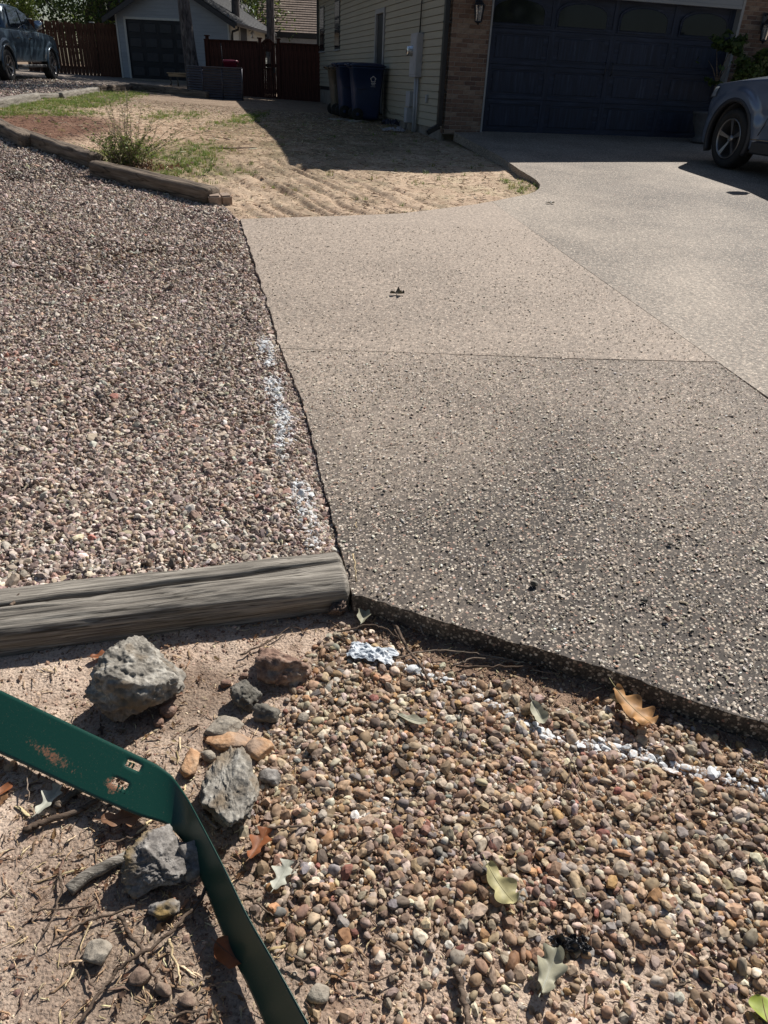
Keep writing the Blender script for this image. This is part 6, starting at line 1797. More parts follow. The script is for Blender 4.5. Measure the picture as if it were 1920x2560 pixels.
# ================================================================== NEIGHBOUR HOUSES
nb_z = .9
nh = empty('neighbour_house', (-5.5, 46, nb_z), 'neighbour house with a broad brown shingle roof beyond the reddish fence', 'house', math.radians(2))
M['nb_wall'] = mat('nb_wall', (.035, .032, .03), (.025, .022, .02), 3, rough=.9, bump=.1)
def nl(px, py):
    o = np.array([-5.5, 46, nb_z]); a = math.radians(2); n = np.array([-math.sin(a), math.cos(a), 0]); d = ray(px, py); t = ((o - CAM) @ n) / (d @ n); p = CAM + d * t - o
    return p @ np.array([math.cos(a), math.sin(a), 0]), p[2]
ex0, ez0 = nl(652, 78)
course_roof((ex0 - .3, 0, ez0), (16, 0, 0), (0, 5.6, 3.9), 34, 'roof', M['sh_brown'], nh, .03)
box('fascia', M['dark_trim'], nh, ex0 - .35, ex0 + 16, -.04, .0, ez0 - .22, ez0 + .01)
box('gutter_board', M['trim'], nh, ex0 - .2, ex0 + 16, .05, .1, ez0 - .5, ez0 - .24)
box('wall', M['nb_wall'], nh, ex0, ex0 + 16, 2.5, 2.7, -.4, ez0)
for k in range(5): box('porch_post', M['nb_wall'], nh, ex0 + .2 + k * 2.4, ex0 + .34 + k * 2.4, .1, .24, -.4, ez0 - .2)
wr = [(ex0 + k * .5, .2, ez0 - .62 - .12 * abs(math.sin(k * 1.3))) for k in range(16)]
sg = link('string_wire', tube_me(wr, .012, 4), M['black_metal'], nh)
M['bulb'] = mat('bulb', (.75, .76, .74), (.7, .7, .7), 3, rough=.2, bump=0)
for k in range(1, 15, 2):
    o = link('bulb', lathe_me([(.001, -.12), (.035, -.09), (.04, -.05), (.02, 0), (.001, 0)], 8), M['bulb'], sg); o.location = wr[k]
for (px, py, w_, h_) in ((712, 101, .42, .32), (783, 104, .5, .2)):
    a, b = nl(px, py); link('chair_back', box_me(a - w_ / 2, a + w_ / 2, 1.0, 1.08, b - h_ / 2, b + h_ / 2, .03), M['bulb'], nh)

gh = empty('neighbour_gable', (-19.5, 43, .9), 'dark olive gable wall of a neighbour house behind the board fence', 'house', math.radians(-4))
M['olive'] = mat('olive_wall', (.05, .047, .03), (.04, .038, .024), 2, rough=.9, bump=.1)
def g_l(px, py):
    o = np.array([-19.5, 43, .9]); a = math.radians(-4); n = np.array([-math.sin(a), math.cos(a), 0]); d = ray(px, py); t = ((o - CAM) @ n) / (d @ n); p = CAM + d * t - o
    return p @ np.array([math.cos(a), math.sin(a), 0]), p[2]
x0_, _ = g_l(205, 60); xt_, zt_ = g_l(218, 0)
link('wall', plate([(x0_, -.5), (x0_ + 7, -.5), (x0_ + 7, 3.5), (x0_ + 4.5, 7.5), (x0_ + (xt_ - x0_), zt_), (x0_, 2.2)], 0, .2), M['olive'], gh)
link('roof', plate([(x0_ + 4.4, 7.6), (x0_ + 7.3, 3.2), (x0_ + 7.3, 3.45), (x0_ + 4.5, 7.85)], -.3, 5), M['dark_trim'], gh)

# ================================================================== TREES
def bark_mat():
    m, nt, n, l, p = newmat('tree_bark')
    tc = N(nt, 'ShaderNodeTexCoord'); mp = N(nt, 'ShaderNodeMapping'); mp.inputs['Scale'].default_value = (14, 14, 3); l.new(tc.outputs['Object'], mp.inputs[0])
    nz = N(nt, 'ShaderNodeTexNoise'); nz.inputs['Scale'].default_value = 1; nz.inputs['Detail'].default_value = 8; nz.inputs['Distortion'].default_value = 1.2; l.new(mp.outputs[0], nz.inputs[0])
    r = ramp(nt, [(.35, (.035, .03, .03)), (.5, (.09, .08, .078)), (.7, (.18, .165, .155))]); l.new(nz.outputs[0], r.inputs[0]); l.new(r.outputs[0], p.inputs['Base Color']); p.inputs['Roughness'].default_value = .95
    b = N(nt, 'ShaderNodeBump'); b.inputs['Strength'].default_value = 1; b.inputs['Distance'].default_value = .03; l.new(nz.outputs[0], b.inputs['Height']); l.new(b.outputs[0], p.inputs['Normal'])
    return m
M['tree_bark'] = bark_mat()
def crown_me(blobs, n, leaf, cols, seed):
    r = np.random.RandomState(seed); wts = np.array([b[3] ** 3 for b in blobs]); wts /= wts.sum()
    which = r.choice(len(blobs), n, p=wts); B = np.array(blobs)[which]
    d = r.normal(size=(n, 3)); d /= np.linalg.norm(d, axis=1)[:, None]
    rad = r.uniform(0, 1, n) ** .42
    c = B[:, :3] + d * (B[:, 3] * rad)[:, None] * np.array([1, 1, .8])
    hole = fbm(c[:, 0] * .9, c[:, 1] * .9, c[:, 2] * .9 + seed, 3) > -.16
    c = c[hole]; n = len(c)
    a = r.normal(size=(n, 3)); a[:, 2] -= .4; a /= np.linalg.norm(a, axis=1)[:, None]
    b = np.cross(a, r.normal(size=(n, 3))); b /= np.linalg.norm(b, axis=1)[:, None]
    L_ = leaf * r.uniform(.6, 1.4, n)[:, None]
    V = np.stack([c - a * L_ * .5, c + b * L_ * .28, c + a * L_ * .5, c - b * L_ * .28], 1).reshape(-1, 3)
    F = np.arange(n * 4).reshape(n, 4)
    me = mesh(V, F)
    cc = np.array(cols)[r.randint(0, len(cols), n)] * r.uniform(.7, 1.3, (n, 1))
    vcol(me, 'tone', np.repeat(cc, 4, 0)); me.materials.append(M['leaf_geo'])
    return me
def tree(x, y, z0, r0, h, lean, blobs, n, leaf, cols, label, seed, limbs=4, trunk_pts=None):
    e = empty('tree', (x, y, z0), label, 'tree')
    q = [(lean[0] * t + .06 * math.sin(t * 5 + seed), lean[1] * t + .05 * math.cos(t * 4 + seed), h * t - .1) for t in np.linspace(0, 1, 14)]
    rr = [r0 * (1.25 if i == 0 else 1.08 if i == 1 else 1 - .5 * i / 13) for i in range(14)]
    tr = link('trunk', tube_me(q, rr, 18, True, .05), M['tree_bark'], e)
    rs = np.random.RandomState(seed)
    for k in range(limbs):
        b = blobs[k % len(blobs)]; i = min(13, 6 + int(7 * (k + 1) / limbs)); s = np.array(q[i]); t = np.array(b[:3])
        mid = (s + t) / 2 + rs.normal(0, .25, 3)
        link('limb', tube_me([s, mid, t], [rr[i] * .6, rr[i] * .4, rr[i] * .12], 8), M['tree_bark'], e)
    link('crown', crown_me(blobs, n, leaf, cols, seed), None, e)
    return e
GREEN = [(.05, .085, .02), (.07, .11, .03), (.10, .14, .035), (.04, .065, .02)]
LIME = [(.13, .18, .035), (.10, .15, .03), (.17, .20, .05)]
t1 = atz(497, 200, .95)
t1 = np.array([-6.75, 27.0, .88])
tree(t1[0], t1[1], t1[2], .22, 7.5, (-.35, .1), [(-.5, .5, 8, 1.9), (1.4, .9, 8.6, 1.8), (-2.2, -.6, 9, 1.8), (.5, 2.2, 9.6, 2.0)], 5200, .17, GREEN, 'thick rough barked tree trunk rising in front of the shed', 3)
tree(-4.85, 31.2, .85, .17, 8.0, (-.12, 0), [(0, 0, 8.5, 2.2), (-2.0, .8, 9.3, 2.0), (1.8, 1.0, 9.2, 2.0), (-3.2, -.6, 8.2, 1.7)], 5600, .17, GREEN, 'slimmer dark tree trunk rising behind the arched gate', 4)
# beyond the fences
BT = [(-16.5, 37.5, 3.0, 'dense green tree over the board fence, above the truck bonnet', GREEN, 7), (-20.5, 38, 3.2, 'dark leafy tree at the far left behind the pickup cab', GREEN, 8), (-13.6, 39.5, 2.6, 'bright speckled tree between board fence and olive gable', GREEN + LIME, 9),
      (-9.0, 47.0, 3.2, 'tree crown showing over the shed roof slope', GREEN + LIME, 10), (-25, 42, 4, 'shadowy tree beyond the left frame side of the fence', GREEN, 12)]
for x, y, r_, lb, cols, sd2 in BT:
    bl = [(0, 0, 3.2, r_ * .8), (r_ * .5, -.3, 2.4, r_ * .6), (-r_ * .5, .2, 2.5, r_ * .6), (0, .3, 5.2, r_ * .9), (r_ * .6, 0, 6.4, r_ * .7), (-r_ * .6, .4, 6.2, r_ * .7)]
    tree(x, y, 1.0, .18, 5.5, (.2, 0), bl, 7000, .16, cols, lb, sd2)
# lime green sapling by the truck
tree(-15.4, 34.6, 1.1, .05, 2.4, (.1, 0), [(0, 0, 2.6, .62), (.35, 0, 2.2, .42), (-.3, 0, 2.3, .4)], 900, .13, LIME, 'small lime green sapling in front of the dark trees', 21)
# crowns that shade the back lot
for x, y, z_, lb, sd2 in ((-7.2, 36.0, 1.0, 'tall tree behind the shed, right of its ridge', 31), (-2.2, 38.5, .9, 'tall tree between shed and brown roofed house', 32), (-11.0, 44, 1.0, 'tall tree behind the shed on its left', 33), (-1.0, 33.5, .9, 'tall tree close behind the house corner', 34)):
    tree(x, y, z_, .2, 9, (.1, .1), [(0, 0, 9, 2.6), (2, .5, 8.2, 2.1), (-2, -.4, 8.4, 2.2), (.4, 1.6, 10.8, 2.3), (-1.2, -1.5, 7.6, 1.8)], 6500, .2, GREEN, lb, sd2)
# thicket closing the view
def hedge(x0, x1, y, zc, n, label, seed):
    r = np.random.RandomState(seed)
    bl = [(x, y + r.uniform(-1.5, 1.5), zc + r.uniform(-1, 3.5), r.uniform(1.6, 2.8)) for x in np.linspace(x0, x1, int((x1 - x0) / 1.6))]
    o = link('thicket', crown_me(bl, n, .3, GREEN, seed), None); return tag(o, label, 'thicket', None, 'stuff')
hedge(-34, 34, -27, 8.5, 12000, 'tall dark tree tops far behind the photographer', 44)
hedge(-30, 30, -26, 3.2, 12000, 'dark mass of woodland far behind the photographer', 43)
hedge(-42, 14, 58, 2.6, 26000, 'dark mass of woodland far behind the houses', 41)

# trees across the road, behind the photographer
for x, y, z_, lb, sd2 in ((-9, -16, -1.2, 'tree across the road behind the photographer, left', 51), (0, -19, -1.2, 'tree across the road behind the photographer, middle', 52), (9, -15, -1.2, 'tree across the road behind the photographer, right', 53), (16, -8, -1.0, 'tree across the road behind the photographer, far right', 54)):
    tree(x, y, z_, .22, 7, (.1, .1), [(0, 0, 7, 3.2), (2.4, .5, 6, 2.6), (-2.4, -.4, 5.6, 2.8), (.4, 1.0, 3.6, 2.4), (-.5, -1, 9.6, 2.6)], 3500, .42, GREEN, lb, sd2, limbs=3)

# ================================================================== VEHICLES
def paint(name, c, flake=.0, rough=.28, metal=.35):
    m, nt, n, l, p = newmat(name)
    p.inputs['Base Color'].default_value = (*c, 1); p.inputs['Metallic'].default_value = metal; p.inputs['Roughness'].default_value = rough
    p.inputs['Coat Weight'].default_value = .8; p.inputs['Coat Roughness'].default_value = .05
    tc = N(nt, 'ShaderNodeTexCoord'); nz = N(nt, 'ShaderNodeTexNoise'); nz.inputs['Scale'].default_value = 3; l.new(tc.outputs['Object'], nz.inputs[0])
    r = ramp(nt, [(.3, tuple(v * .88 for v in c)), (.7, tuple(v * 1.1 for v in c))]); l.new(nz.outputs[0], r.inputs[0]); l.new(r.outputs[0], p.inputs['Base Color'])
    return m
M['suv_paint'] = paint('suv_paint', (.15, .19, .27))
M['truck_paint'] = paint('truck_paint', (.06, .095, .13))
M['cladding'] = mat('cladding', (.035, .036, .042), (.025, .026, .03), 40, rough=.5, bump=.1)
M['chrome'] = mat('chrome', (.55, .56, .58), (.5, .5, .52), 4, rough=.15, metal=1, bump=0)
M['alloy'] = mat('alloy', (.34, .33, .33), (.28, .27, .27), 6, rough=.3, metal=.85, bump=0)
M['car_glass'] = mat('car_glass', (.012, .018, .026), (.01, .014, .02), 2, rough=.04, bump=0, spec=1.0)
M['headlamp'] = mat('headlamp', (.30, .33, .36), (.2, .22, .25), 8, rough=.1, bump=0, spec=.9)
M['tyre'] = mat('tyre', (.018, .018, .019), (.012, .012, .012), 30, rough=.75, bump=.1)

def wheel(parent, x, y, z, r, rw, side, spokes, kind):
    """side -1: outer face towards -y"""
    w_ = bpy.data.objects.new('wheel', None); COL.objects.link(w_); w_.parent = parent; w_.location = (x, y, z)
    w_['label'] = kind
    o = side
    h = .125
    prof = [(rw * .97, o * h * .75), (rw * 1.03, o * h), (r * .90, o * h * 1.03), (r * .97, o * h * .85), (r, o * h * .6), (r, -o * h * .6), (r * .97, -o * h * .9), (rw, -o * h), (rw * .97, -o * h * .75)]
    link('tyre', lathe_me(prof, 48, 'y'), M['tyre'], w_)
    for k in range(4):
        pass
    rim = [(rw * .99, o * h * .86), (rw * .985, o * h * .98), (rw * .93, o * h * .97), (rw * .91, o * h * .8), (rw * .86, o * h * .3), (rw * .82, -o * h * .6)]
    link('rim', lathe_me(rim, 48, 'y'), M['alloy'], w_)
    link('brake_disc', lathe_me([(.001, 0), (rw * .62, 0), (rw * .62, -o * .02), (.001, -o * .02)], 28, 'y'), M['cladding'], w_)
    link('drum', lathe_me([(.001, -o * .05), (rw * .9, -o * .05)], 28, 'y'), M['tyre'], w_)
    def bar(a0, r0, r1, w0, w1, y0, y1, nm='spoke', mt=M['alloy']):
        c, s = math.cos(a0), math.sin(a0)
        def P(rr, ww, yy): return (c * rr - s * ww, yy, s * rr + c * ww)
        V = [P(r0, -w0, y0), P(r0, w0, y0), P(r1, w1, y1), P(r1, -w1, y1)]
        V += [P(r0, -w0, y0 - o * .03), P(r0, w0, y0 - o * .03), P(r1, w1, y1 - o * .03), P(r1, -w1, y1 - o * .03)]
        me = mesh(V, [(0, 1, 2, 3), (7, 6, 5, 4), (0, 4, 5, 1), (1, 5, 6, 2), (2, 6, 7, 3), (3, 7, 4, 0)])
        bm = bmesh.new(); bm.from_mesh(me); bmesh.ops.recalc_face_normals(bm, faces=bm.faces[:]); bm.to_mesh(me); bm.free()
        link(nm, me, mt, w_)
    for k in range(spokes):
        a = 2 * PI * k / spokes + .35
        for d in (-.13, .13):
            bar(a + d * .55, rw * .20, rw * .95, rw * .035, rw * .06, o * h * .62, o * h * .9)
    link('hub_cap', lathe_me([(.001, o * h * .72), (rw * .17, o * h * .70), (rw * .19, o * h * .6), (rw * .19, o * .02)], 20, 'y'), M['alloy'], w_)
    return w_

def car(name, label, loc, rz, prof, paint_m, axles, r_w, r_arch, W, L_, flare=.03, cab=None, ring_extra=None):
    e = empty(name, loc, label, 'suv' if name == 'parked_suv' else 'pickup', rz)
    ns = int(L_ / .05)
    xs_l = np.r_[0, .015, .04, .08, np.linspace(.12, L_ - .06, ns), L_ - .02, L_]
    NP_ = 44
    rings = []
    for x in xs_l:
        hw, zb, zs, zc, tuck = prof(x)
        half = []
        for k in range(NP_):
            t = k / (NP_ - 1)
            if t < .06:   # underside edge
                y = hw - .14 + .10 * (t / .06); z = zb + .015 * (t / .06)
            elif t < .72:  # flank
                q = (t - .06) / .66; z = zb + .015 + (zs - zb - .015) * q
                y = hw - .04 + .04 * math.sin(min(1, q * 2.2) * PI / 2) - .05 * max(0, (q - .62) / .38) ** 2 * 1.2 - .012 * math.exp(-((z - .50 * (zb + zs)) / .05) ** 2)
                for ax in axles:
                    d = math.hypot(x - ax, z - r_w); 
                    if z > r_w * .6: y += flare * float(sstep(r_arch + .20, r_arch + .155, d)) * (1 - .35 * float(sstep(r_arch + .10, r_arch, d)))
            else:
                q = (t - .72) / .28; a = q * PI / 2
                y = (hw - .11) * (1 - q) ** 1.0 if q > .25 else (hw - .05) - (hw - .05 - (hw - .11) * .75) * (q / .25)
                z = zs + (zc - zs) * math.sin(min(1, q * 1.6) * PI / 2)
            half.append((x, y, z))
        # the ring runs from +y bottom over the top to -y bottom
        ring = half + [(x, -y, z) for (x, y, z) in half[::-1][1:]]
        rings.append(ring)
    me = grid_mesh(np.array(rings), True, wrap_v=True, cap=True)
    bm = bmesh.new(); bm.from_mesh(me)
    caps = [f for f in bm.faces if len(f.verts) > 4]
    bmesh.ops.triangulate(bm, faces=caps); bmesh.ops.recalc_face_normals(bm, faces=bm.faces[:]); bm.to_mesh(me); bm.free()
    body = link('body', me, paint_m, e)
    body.data.polygons.foreach_set('use_smooth', np.ones(len(body.data.polygons), bool))
    # wheel openings
    cut = []
    for ax in axles:
        c_ = lathe_me([(.001, -W - .3), (r_arch, -W - .3), (r_arch, -W + .36), (.001, -W + .36)], 48, 'y'); cut.append((c_, Matrix.Translation((ax, 0, r_w + .02))))
        c_ = lathe_me([(.001, W - .36), (r_arch, W - .36), (r_arch, W + .3), (.001, W + .3)], 48, 'y'); cut.append((c_, Matrix.Translation((ax, 0, r_w + .02))))
    cm = join_me(cut); bm = bmesh.new(); bm.from_mesh(cm); bmesh.ops.remove_doubles(bm, verts=bm.verts[:], dist=.0005); bmesh.ops.holes_fill(bm, edges=bm.edges[:]); bmesh.ops.recalc_face_normals(bm, faces=bm.faces[:]); bm.to_mesh(cm); bm.free()
    co_ = bpy.data.objects.new('tmp_cut', cm); COL.objects.link(co_); cm.materials.append(M['cladding'])
    co_.parent = e
    md = body.modifiers.new('b', 'BOOLEAN'); md.operation = 'DIFFERENCE'; md.object = co_; md.solver = 'EXACT'
    try: md.material_mode = 'TRANSFER'
    except Exception: pass
    bpy.context.view_layer.update()
    dg = bpy.context.evaluated_depsgraph_get()
    nm = bpy.data.meshes.new_from_object(body.evaluated_get(dg))
    body.modifiers.clear(); body.data = nm
    bpy.data.objects.remove(co_)
    return e, body

# --- SUV
def suv_prof(x):
    hw = .99 - .24 * (1 - float(sstep(0, .42, x))) ** 1.6 - .10 * float(sstep(4.6, 5.05, x))
    zb = .26 + .05 * (1 - float(sstep(0, .5, x)))
    zs = float(np.interp(x, [0, .06, .16, .35, .8, 1.6, 2.2, 4.6, 5.05], [.72, .90, 1.0, 1.06, 1.10, 1.14, 1.16, 1.16, 1.05]))
    zc = zs + float(np.interp(x, [0, .2, .6, 1.5, 1.9, 5], [.03, .07, .085, .09, .05, .05]))
    return hw, zb, zs, zc, 0
wc = np.array([4.84, 11.88])
# local: x runs rearwards (-HN), y to the right (+HD); front left wheel centre sits at (.92, -.84)
sx_ = -HN[:2]; sy_ = HD[:2]
org = wc - sx_ * .92 + sy_ * .84
sz_ = float(slab_z(wc[0], wc[1]))
suv, sbody = car('parked_suv', 'metallic blue grey SUV parked nose towards the garage, at the right frame edge', (org[0], org[1], sz_), math.atan2(sx_[1], sx_[0]), suv_prof, M['suv_paint'], (.92, 3.90), .385, .445, .99, 5.05, .032)
for ax in (.92, 3.90):
    for s in (-1, 1):
        wheel(suv, ax, s * .86, .385, .385, .262, s, 5, 'alloy wheel with five twin spokes')
        ring = [(ax + r_ * math.cos(a), 0, .405 + r_ * math.sin(a)) for a in np.linspace(-.42, PI + .42, 40) for r_ in ()]
        P = []
        for a in np.linspace(-.45, PI + .45, 44):
            c, s2 = math.cos(a), math.sin(a)
            P.append([(ax + r_ * c, s * yy, .405 + r_ * s2) for r_, yy in ((.438, .93), (.440, 1.018), (.452, 1.028), (.492, 1.022), (.50, 1.0), (.49, .93))])
        link('arch_trim', grid_mesh(np.array(P), True, wrap_v=True, cap=True), M['cladding'], suv)
for s in (-1, 1):
    box('sill', M['cladding'], suv, 1.45, 3.4, s * .96 - .04, s * .96 + .04, .235, .40, .02)
    box('sill_strip', M['chrome'], suv, 1.42, 3.42, s * 1.002 - .004, s * 1.002 + .004, .405, .420, .003)
    box('side_badge', M['chrome'], suv, 1.62, 1.95, s * 0.985 - .004, s * .985 + .004, .91, .925, .003)
    box('door_handle', M['chrome'], suv, 2.55, 2.78, s * 1.0 - .02, s * 1.0 + .02, .93, .955, .008)
    seam = [(1.78, s * .965, 1.10), (1.76, s * .990, .95), (1.70, s * .999, .75), (1.62, s * .999, .58), (1.52, s * .985, .44)]
    link('door_seam', tube_me(seam, .0045, 5), M['black_metal'], suv)
    hp_ = []
    for x in np.linspace(.03, .42, 14):
        hw = suv_prof(x)[0]; zz = suv_prof(x)[2]
        hp_.append([(x, s * (hw - .005 + .012), zz - .16), (x, s * (hw + .0), zz - .10), (x, s * (hw - .03), zz - .035), (x, s * (hw - .09), zz - .03)])
    link('headlight', grid_mesh(np.array(hp_), True), M['headlamp'], suv)
# glasshouse
def cab_mesh(sts):
    """sts: list (x, half width low, z low, half width high, z high)"""
    R_ = []
    for x, wl, zl, wh, zh in sts:
        R_.append([(x, wl, zl), (x, (wl + wh) / 2 + .01, (zl + zh) / 2), (x, wh, zh - .02), (x, wh * .93, zh + .01), (x, 0, zh + .035), (x, -wh * .93, zh + .01), (x, -wh, zh - .02), (x, -(wl + wh) / 2 - .01, (zl + zh) / 2), (x, -wl, zl)])
    return grid_mesh(np.array(R_), True, wrap_v=True, cap=True)
link('cabin', cab_mesh([(1.55, .86, 1.12, .84, 1.16), (2.1, .88, 1.12, .78, 1.50), (2.45, .88, 1.12, .74, 1.68), (3.2, .88, 1.12, .74, 1.74), (4.4, .88, 1.12, .72, 1.72), (4.85, .86, 1.10, .70, 1.60), (5.0, .84, 1.08, .80, 1.2)]), M['suv_paint'], suv)
for s in (-1, 1):
    for a, b in ((2.2, 3.1), (3.2, 4.0), (4.08, 4.7)):
        q = [(a + (.35 if a == 2.2 else 0), s * .775, 1.64), (b, s * .775, 1.66), (b, s * .905, 1.17), (a - .1 * (a == 2.2), s * .905, 1.17)]
        q2 = [(x, y - s * .02, z) for x, y, z in q]
        link('side_window', mesh(q + q2, [(0, 1, 2, 3), (7, 6, 5, 4), (0, 4, 5, 1), (1, 5, 6, 2), (2, 6, 7, 3), (3, 7, 4, 0)]), M['car_glass'], suv)
    mi = link('door_mirror', ring_loft([rrect(.05, .02, .015, 1.14, cx=2.02, cy=s * 1.0), rrect(.085, .09, .03, 1.17, cx=2.0, cy=s * 1.10), rrect(.09, .10, .03, 1.25, cx=2.0, cy=s * 1.11), rrect(.06, .07, .02, 1.30, cx=2.0, cy=s * 1.11)]), M['suv_paint'], suv)
q = [(1.62, .80, 1.18), (1.62, -.80, 1.18), (2.38, -.70, 1.665), (2.38, .70, 1.665)]
q2 = [(x - .02, y, z + .02) for x, y, z in q]
link('windscreen', mesh(q + q2, [(0, 1, 2, 3), (7, 6, 5, 4), (0, 4, 5, 1), (1, 5, 6, 2), (2, 6, 7, 3), (3, 7, 4, 0)]), M['car_glass'], suv)
# round hub emblem: ring with crossed strokes
for o in [c for c in suv.children if c.name.startswith('wheel')]:
    s = 1 if o.location[1] > 0 else -1
    link('hub_emblem', join_me([tube_me([(.034 * math.cos(a), s * .092, .034 * math.sin(a)) for a in np.linspace(0, 2 * PI, 17)], .003, 4)] +
         [tube_me([(a, s * .092, b), (c, s * .092, d)], .0025, 4) for a, b, c, d in ((-.02, .026, 0, .004), (0, .004, .02, .026), (-.03, .006, -.012, -.026), (-.012, -.026, 0, -.004), (0, -.004, .012, -.026), (.012, -.026, .03, .006))]), M['chrome'], o)

# --- pickup
def tr_prof(x):
    hw = .99 - .10 * (1 - float(sstep(0, .45, x))) - .02 * float(sstep(5.3, 5.9, x))
    zb = .50
    zs = float(np.interp(x, [0, .05, .2, .9, 1.7, 2.0, 5.9], [.95, 1.08, 1.17, 1.26, 1.30, 1.30, 1.32]))
    zc = zs + float(np.interp(x, [0, .4, 1.6, 2.0, 5.9], [.02, .10, .10, .03, .0]))
    return hw, zb, zs, zc, 0
ta = math.radians(-86.0)
tx = np.array([math.cos(ta), math.sin(ta)]); ty = np.array([-math.sin(ta), math.cos(ta)])
fwp = at(139, 199)[:2]
torg = fwp - tx * .98 - ty * .97
tz_ = float(yard_z(fwp[0], fwp[1])) + .0
truck, tbody = car('parked_pickup', 'slate blue crew cab pickup seen from behind its right side at the left frame edge', (torg[0], torg[1], tz_), ta, tr_prof, M['truck_paint'], (.98, 4.65), .41, .47, .99, 5.9, .03)
truck.rotation_euler = (0, .012, ta)
for ax in (.98, 4.65):
    for s in (-1, 1):
        wheel(truck, ax, s * .86, .41, .41, .265, s, 6, 'alloy wheel with twin spokes')
        P = []
        for a in np.linspace(-.25, PI + .25, 36):
            c, s2 = math.cos(a), math.sin(a)
            P.append([(ax + r_ * c, s * yy, .43 + r_ * s2) for r_, yy in ((.465, .95), (.468, 1.022), (.50, 1.026), (.515, .99))])
        link('arch_trim', grid_mesh(np.array(P), True, wrap_v=True, cap=True), M['truck_paint'], truck)
link('cab', cab_mesh([(1.62, .84, 1.30, .82, 1.34), (2.15, .86, 1.30, .74, 1.72), (2.5, .87, 1.30, .71, 1.88), (3.2, .87, 1.30, .71, 1.92), (3.75, .87, 1.30, .70, 1.88), (3.98, .87, 1.30, .72, 1.70), (4.12, .87, 1.30, .80, 1.36)]), M['truck_paint'], truck)
def glass_quad(q, d, parent, nm):
    q2 = [(x + d[0], y + d[1], z + d[2]) for x, y, z in q]
    link(nm, mesh(q + q2, [(0, 1, 2, 3), (7, 6, 5, 4), (0, 4, 5, 1), (1, 5, 6, 2), (2, 6, 7, 3), (3, 7, 4, 0)]), M['car_glass'], parent)
for s in (-1, 1):
    glass_quad([(2.25, s * .80, 1.74), (2.75, s * .755, 1.86), (2.80, s * .895, 1.36), (1.95, s * .895, 1.36)], (0, -s * .02, 0), truck, 'side_window')
    glass_quad([(2.85, s * .755, 1.86), (3.55, s * .755, 1.85), (3.80, s * .895, 1.36), (2.9, s * .895, 1.36)], (0, -s * .02, 0), truck, 'side_window')
    for xx in (2.75, 3.75): box('door_handle', M['chrome'], truck, xx - .2, xx, s * .985 - .02, s * .985 + .025, 1.10, 1.14, .008)
    link('door_mirror', ring_loft([rrect(.05, .03, .015, 1.34, cx=2.15, cy=s * 1.0), rrect(.09, .11, .03, 1.40, cx=2.12, cy=s * 1.12), rrect(.09, .11, .03, 1.56, cx=2.12, cy=s * 1.12), rrect(.05, .07, .02, 1.60, cx=2.12, cy=s * 1.12)]), M['chrome'] if s > 0 else M['truck_paint'], truck)
    link('door_seam', tube_me([(2.85, s * .965, 1.28), (2.85, s * .992, .95), (2.85, s * .975, .55)], .006, 4), M['black_metal'], truck)
    link('door_seam', tube_me([(1.88, s * .965, 1.28), (1.86, s * .992, .95), (1.72, s * .975, .55)], .006, 4), M['black_metal'], truck)
    link('door_seam', tube_me([(4.05, s * .965, 1.28), (4.02, s * .992, 1.1), (3.95, s * .985, .75)], .006, 4), M['black_metal'], truck)
    box('running_board', M['cladding'], truck, 1.6, 4.0, s * .93 - .09, s * .93 + .06, .36, .44, .02)
    box('tail_light', M['pink'], truck, 5.82, 5.905, s * .9 - .06, s * .9 + .07, .98, 1.28, .01)
glass_quad([(3.86, .66, 1.82), (3.86, -.66, 1.82), (4.10, -.74, 1.40), (4.10, .74, 1.40)], (.02, 0, .01), truck, 'rear_window')
glass_quad([(1.70, .78, 1.36), (1.70, -.78, 1.36), (2.40, -.68, 1.85), (2.40, .68, 1.85)], (-.02, 0, .02), truck, 'windscreen')
box('bed_floor', M['cladding'], truck, 4.2, 5.85, -.8, .8, 1.325, 1.335)
box('rear_bumper', M['chrome'], truck, 5.86, 6.0, -.93, .93, .52, .68, .03)

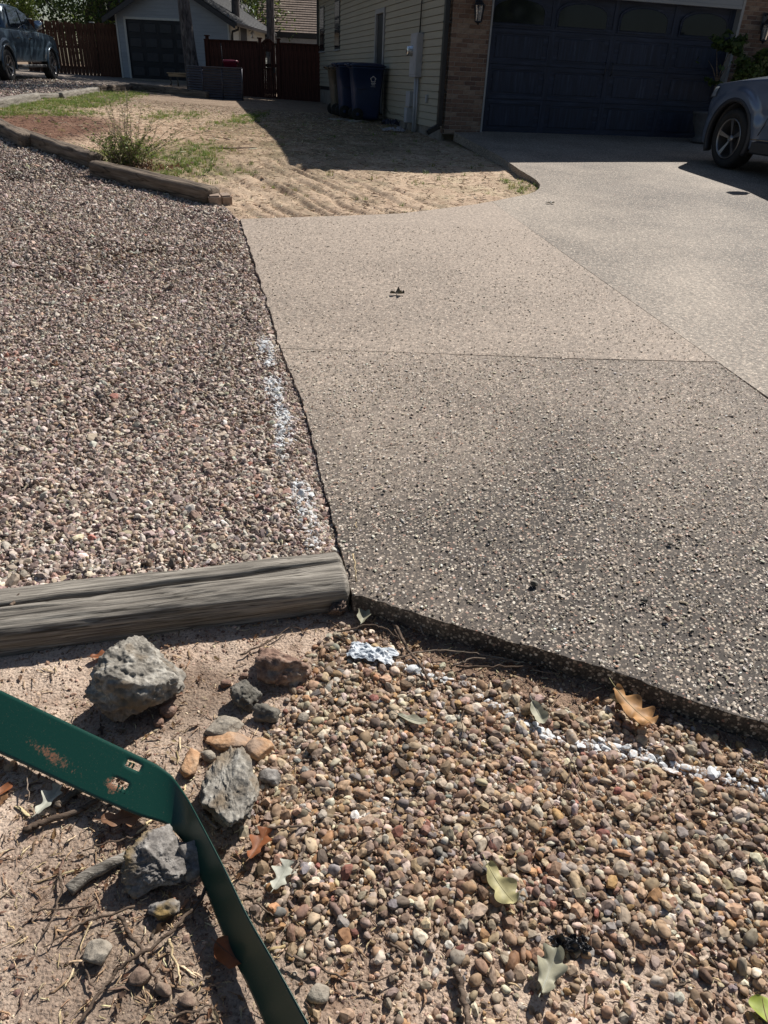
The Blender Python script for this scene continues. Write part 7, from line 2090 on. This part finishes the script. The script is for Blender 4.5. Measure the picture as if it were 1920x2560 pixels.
# ================================================================== POTTED PLANTS BY THE DOOR
pot_c = at(1748, 356, slab_z)
M['urn'] = mat('urn_stone', (.10, .10, .105), (.07, .07, .075), 12, rough=.8, bump=.3)
def potted(x, y, z, label, r, h, trunk_h, blobs, n, leaf, cols, seed, name='potted_plant'):
    e = empty(name, (x, y, z), label, 'potted plant')
    link('pot', lathe_me([(.001, 0), (r * .75, 0), (r * .8, .04), (r * .55, .10), (r * .62, .16), (r * .95, h * .75), (r, h), (r * 1.06, h + .01), (r * 1.06, h + .05), (r * .92, h + .05), (r * .9, h - .02), (.001, h - .03)], 20), M['urn'], e)
    q = [(0, 0, h - .05), (.02, .01, h + trunk_h * .5), (.01, -.02, h + trunk_h)]
    link('trunk', tube_me(q, [.022, .018, .014], 8), M['brown_wood'], e)
    rs = np.random.RandomState(seed)
    for b in blobs[:5]: link('stem', tube_me([q[2], ((b[0]) * .5, b[1] * .5, (h + trunk_h + b[2]) / 2 + .05), b[:3]], [.010, .007, .003], 5), M['brown_wood'], e)
    link('foliage', crown_me(blobs, n, leaf, cols, seed), None, e)
    return e
potted(pot_c[0] + .02, pot_c[1] - .05, pot_c[2], 'willowy leafed small tree in a grey urn in front of the garage door, right side', .25, .45, .5,
       [(0, 0, 1.12, .26), (-.2, .05, 1.28, .2), (.22, 0, 1.24, .26), (-.12, .02, 1.48, .17), (.14, 0, 1.48, .18), (-.26, 0, 1.58, .10), (.28, 0, 1.60, .11), (0, 0, 1.68, .08)], 2600, .10, [(.05, .08, .025), (.07, .11, .03)], 61)
p2_ = hp(5.85, -.6, 0)
potted(p2_[0], p2_[1], float(slab_z(p2_[0], p2_[1])), 'bushy sunlit plant in a pot before the right brick pier, above the SUV bonnet', .27, .5, .3,
       [(0, 0, 1.05, .36), (-.38, 0, 1.08, .28), (.34, 0, 1.15, .28), (-.16, 0, 1.34, .22), (.16, 0, 1.40, .22), (.36, 0, 1.34, .16), (-.5, 0, 1.22, .18)], 3400, .09, [(.12, .17, .04), (.08, .12, .03), (.20, .22, .09)], 62)
# glass jar on the urn's stand
jar = empty('glass_jar', hp(5.02, -.38, .44), 'clear glass jar standing on a low dark stand beside the urn', 'jar', HA)
link('jar_body', lathe_me([(.001, 0), (.055, 0), (.06, .02), (.06, .17), (.045, .20), (.045, .23)], 18), M['lamp_glass'], jar)
link('jar_fill', lathe_me([(.001, .005), (.05, .005), (.05, .11), (.001, .11)], 14), mat('green_fill', (.05, .12, .09), rough=.4), jar)
stand = empty('plant_stand', hp(5.02, -.38, .0), 'low dark square stand by the garage door beside the urn', 'stand', HA)
box('top', M['urn'], stand, -.2, .16, -.16, .16, .39, .435, .008)
box('panel', M['urn'], stand, -.17, .13, -.13, .13, .12, .388, .006)
for a in (-.16, .10):
    for b in (-.12, .10): box('leg', M['urn'], stand, a, a + .04, b, b + .04, 0.02, .12)
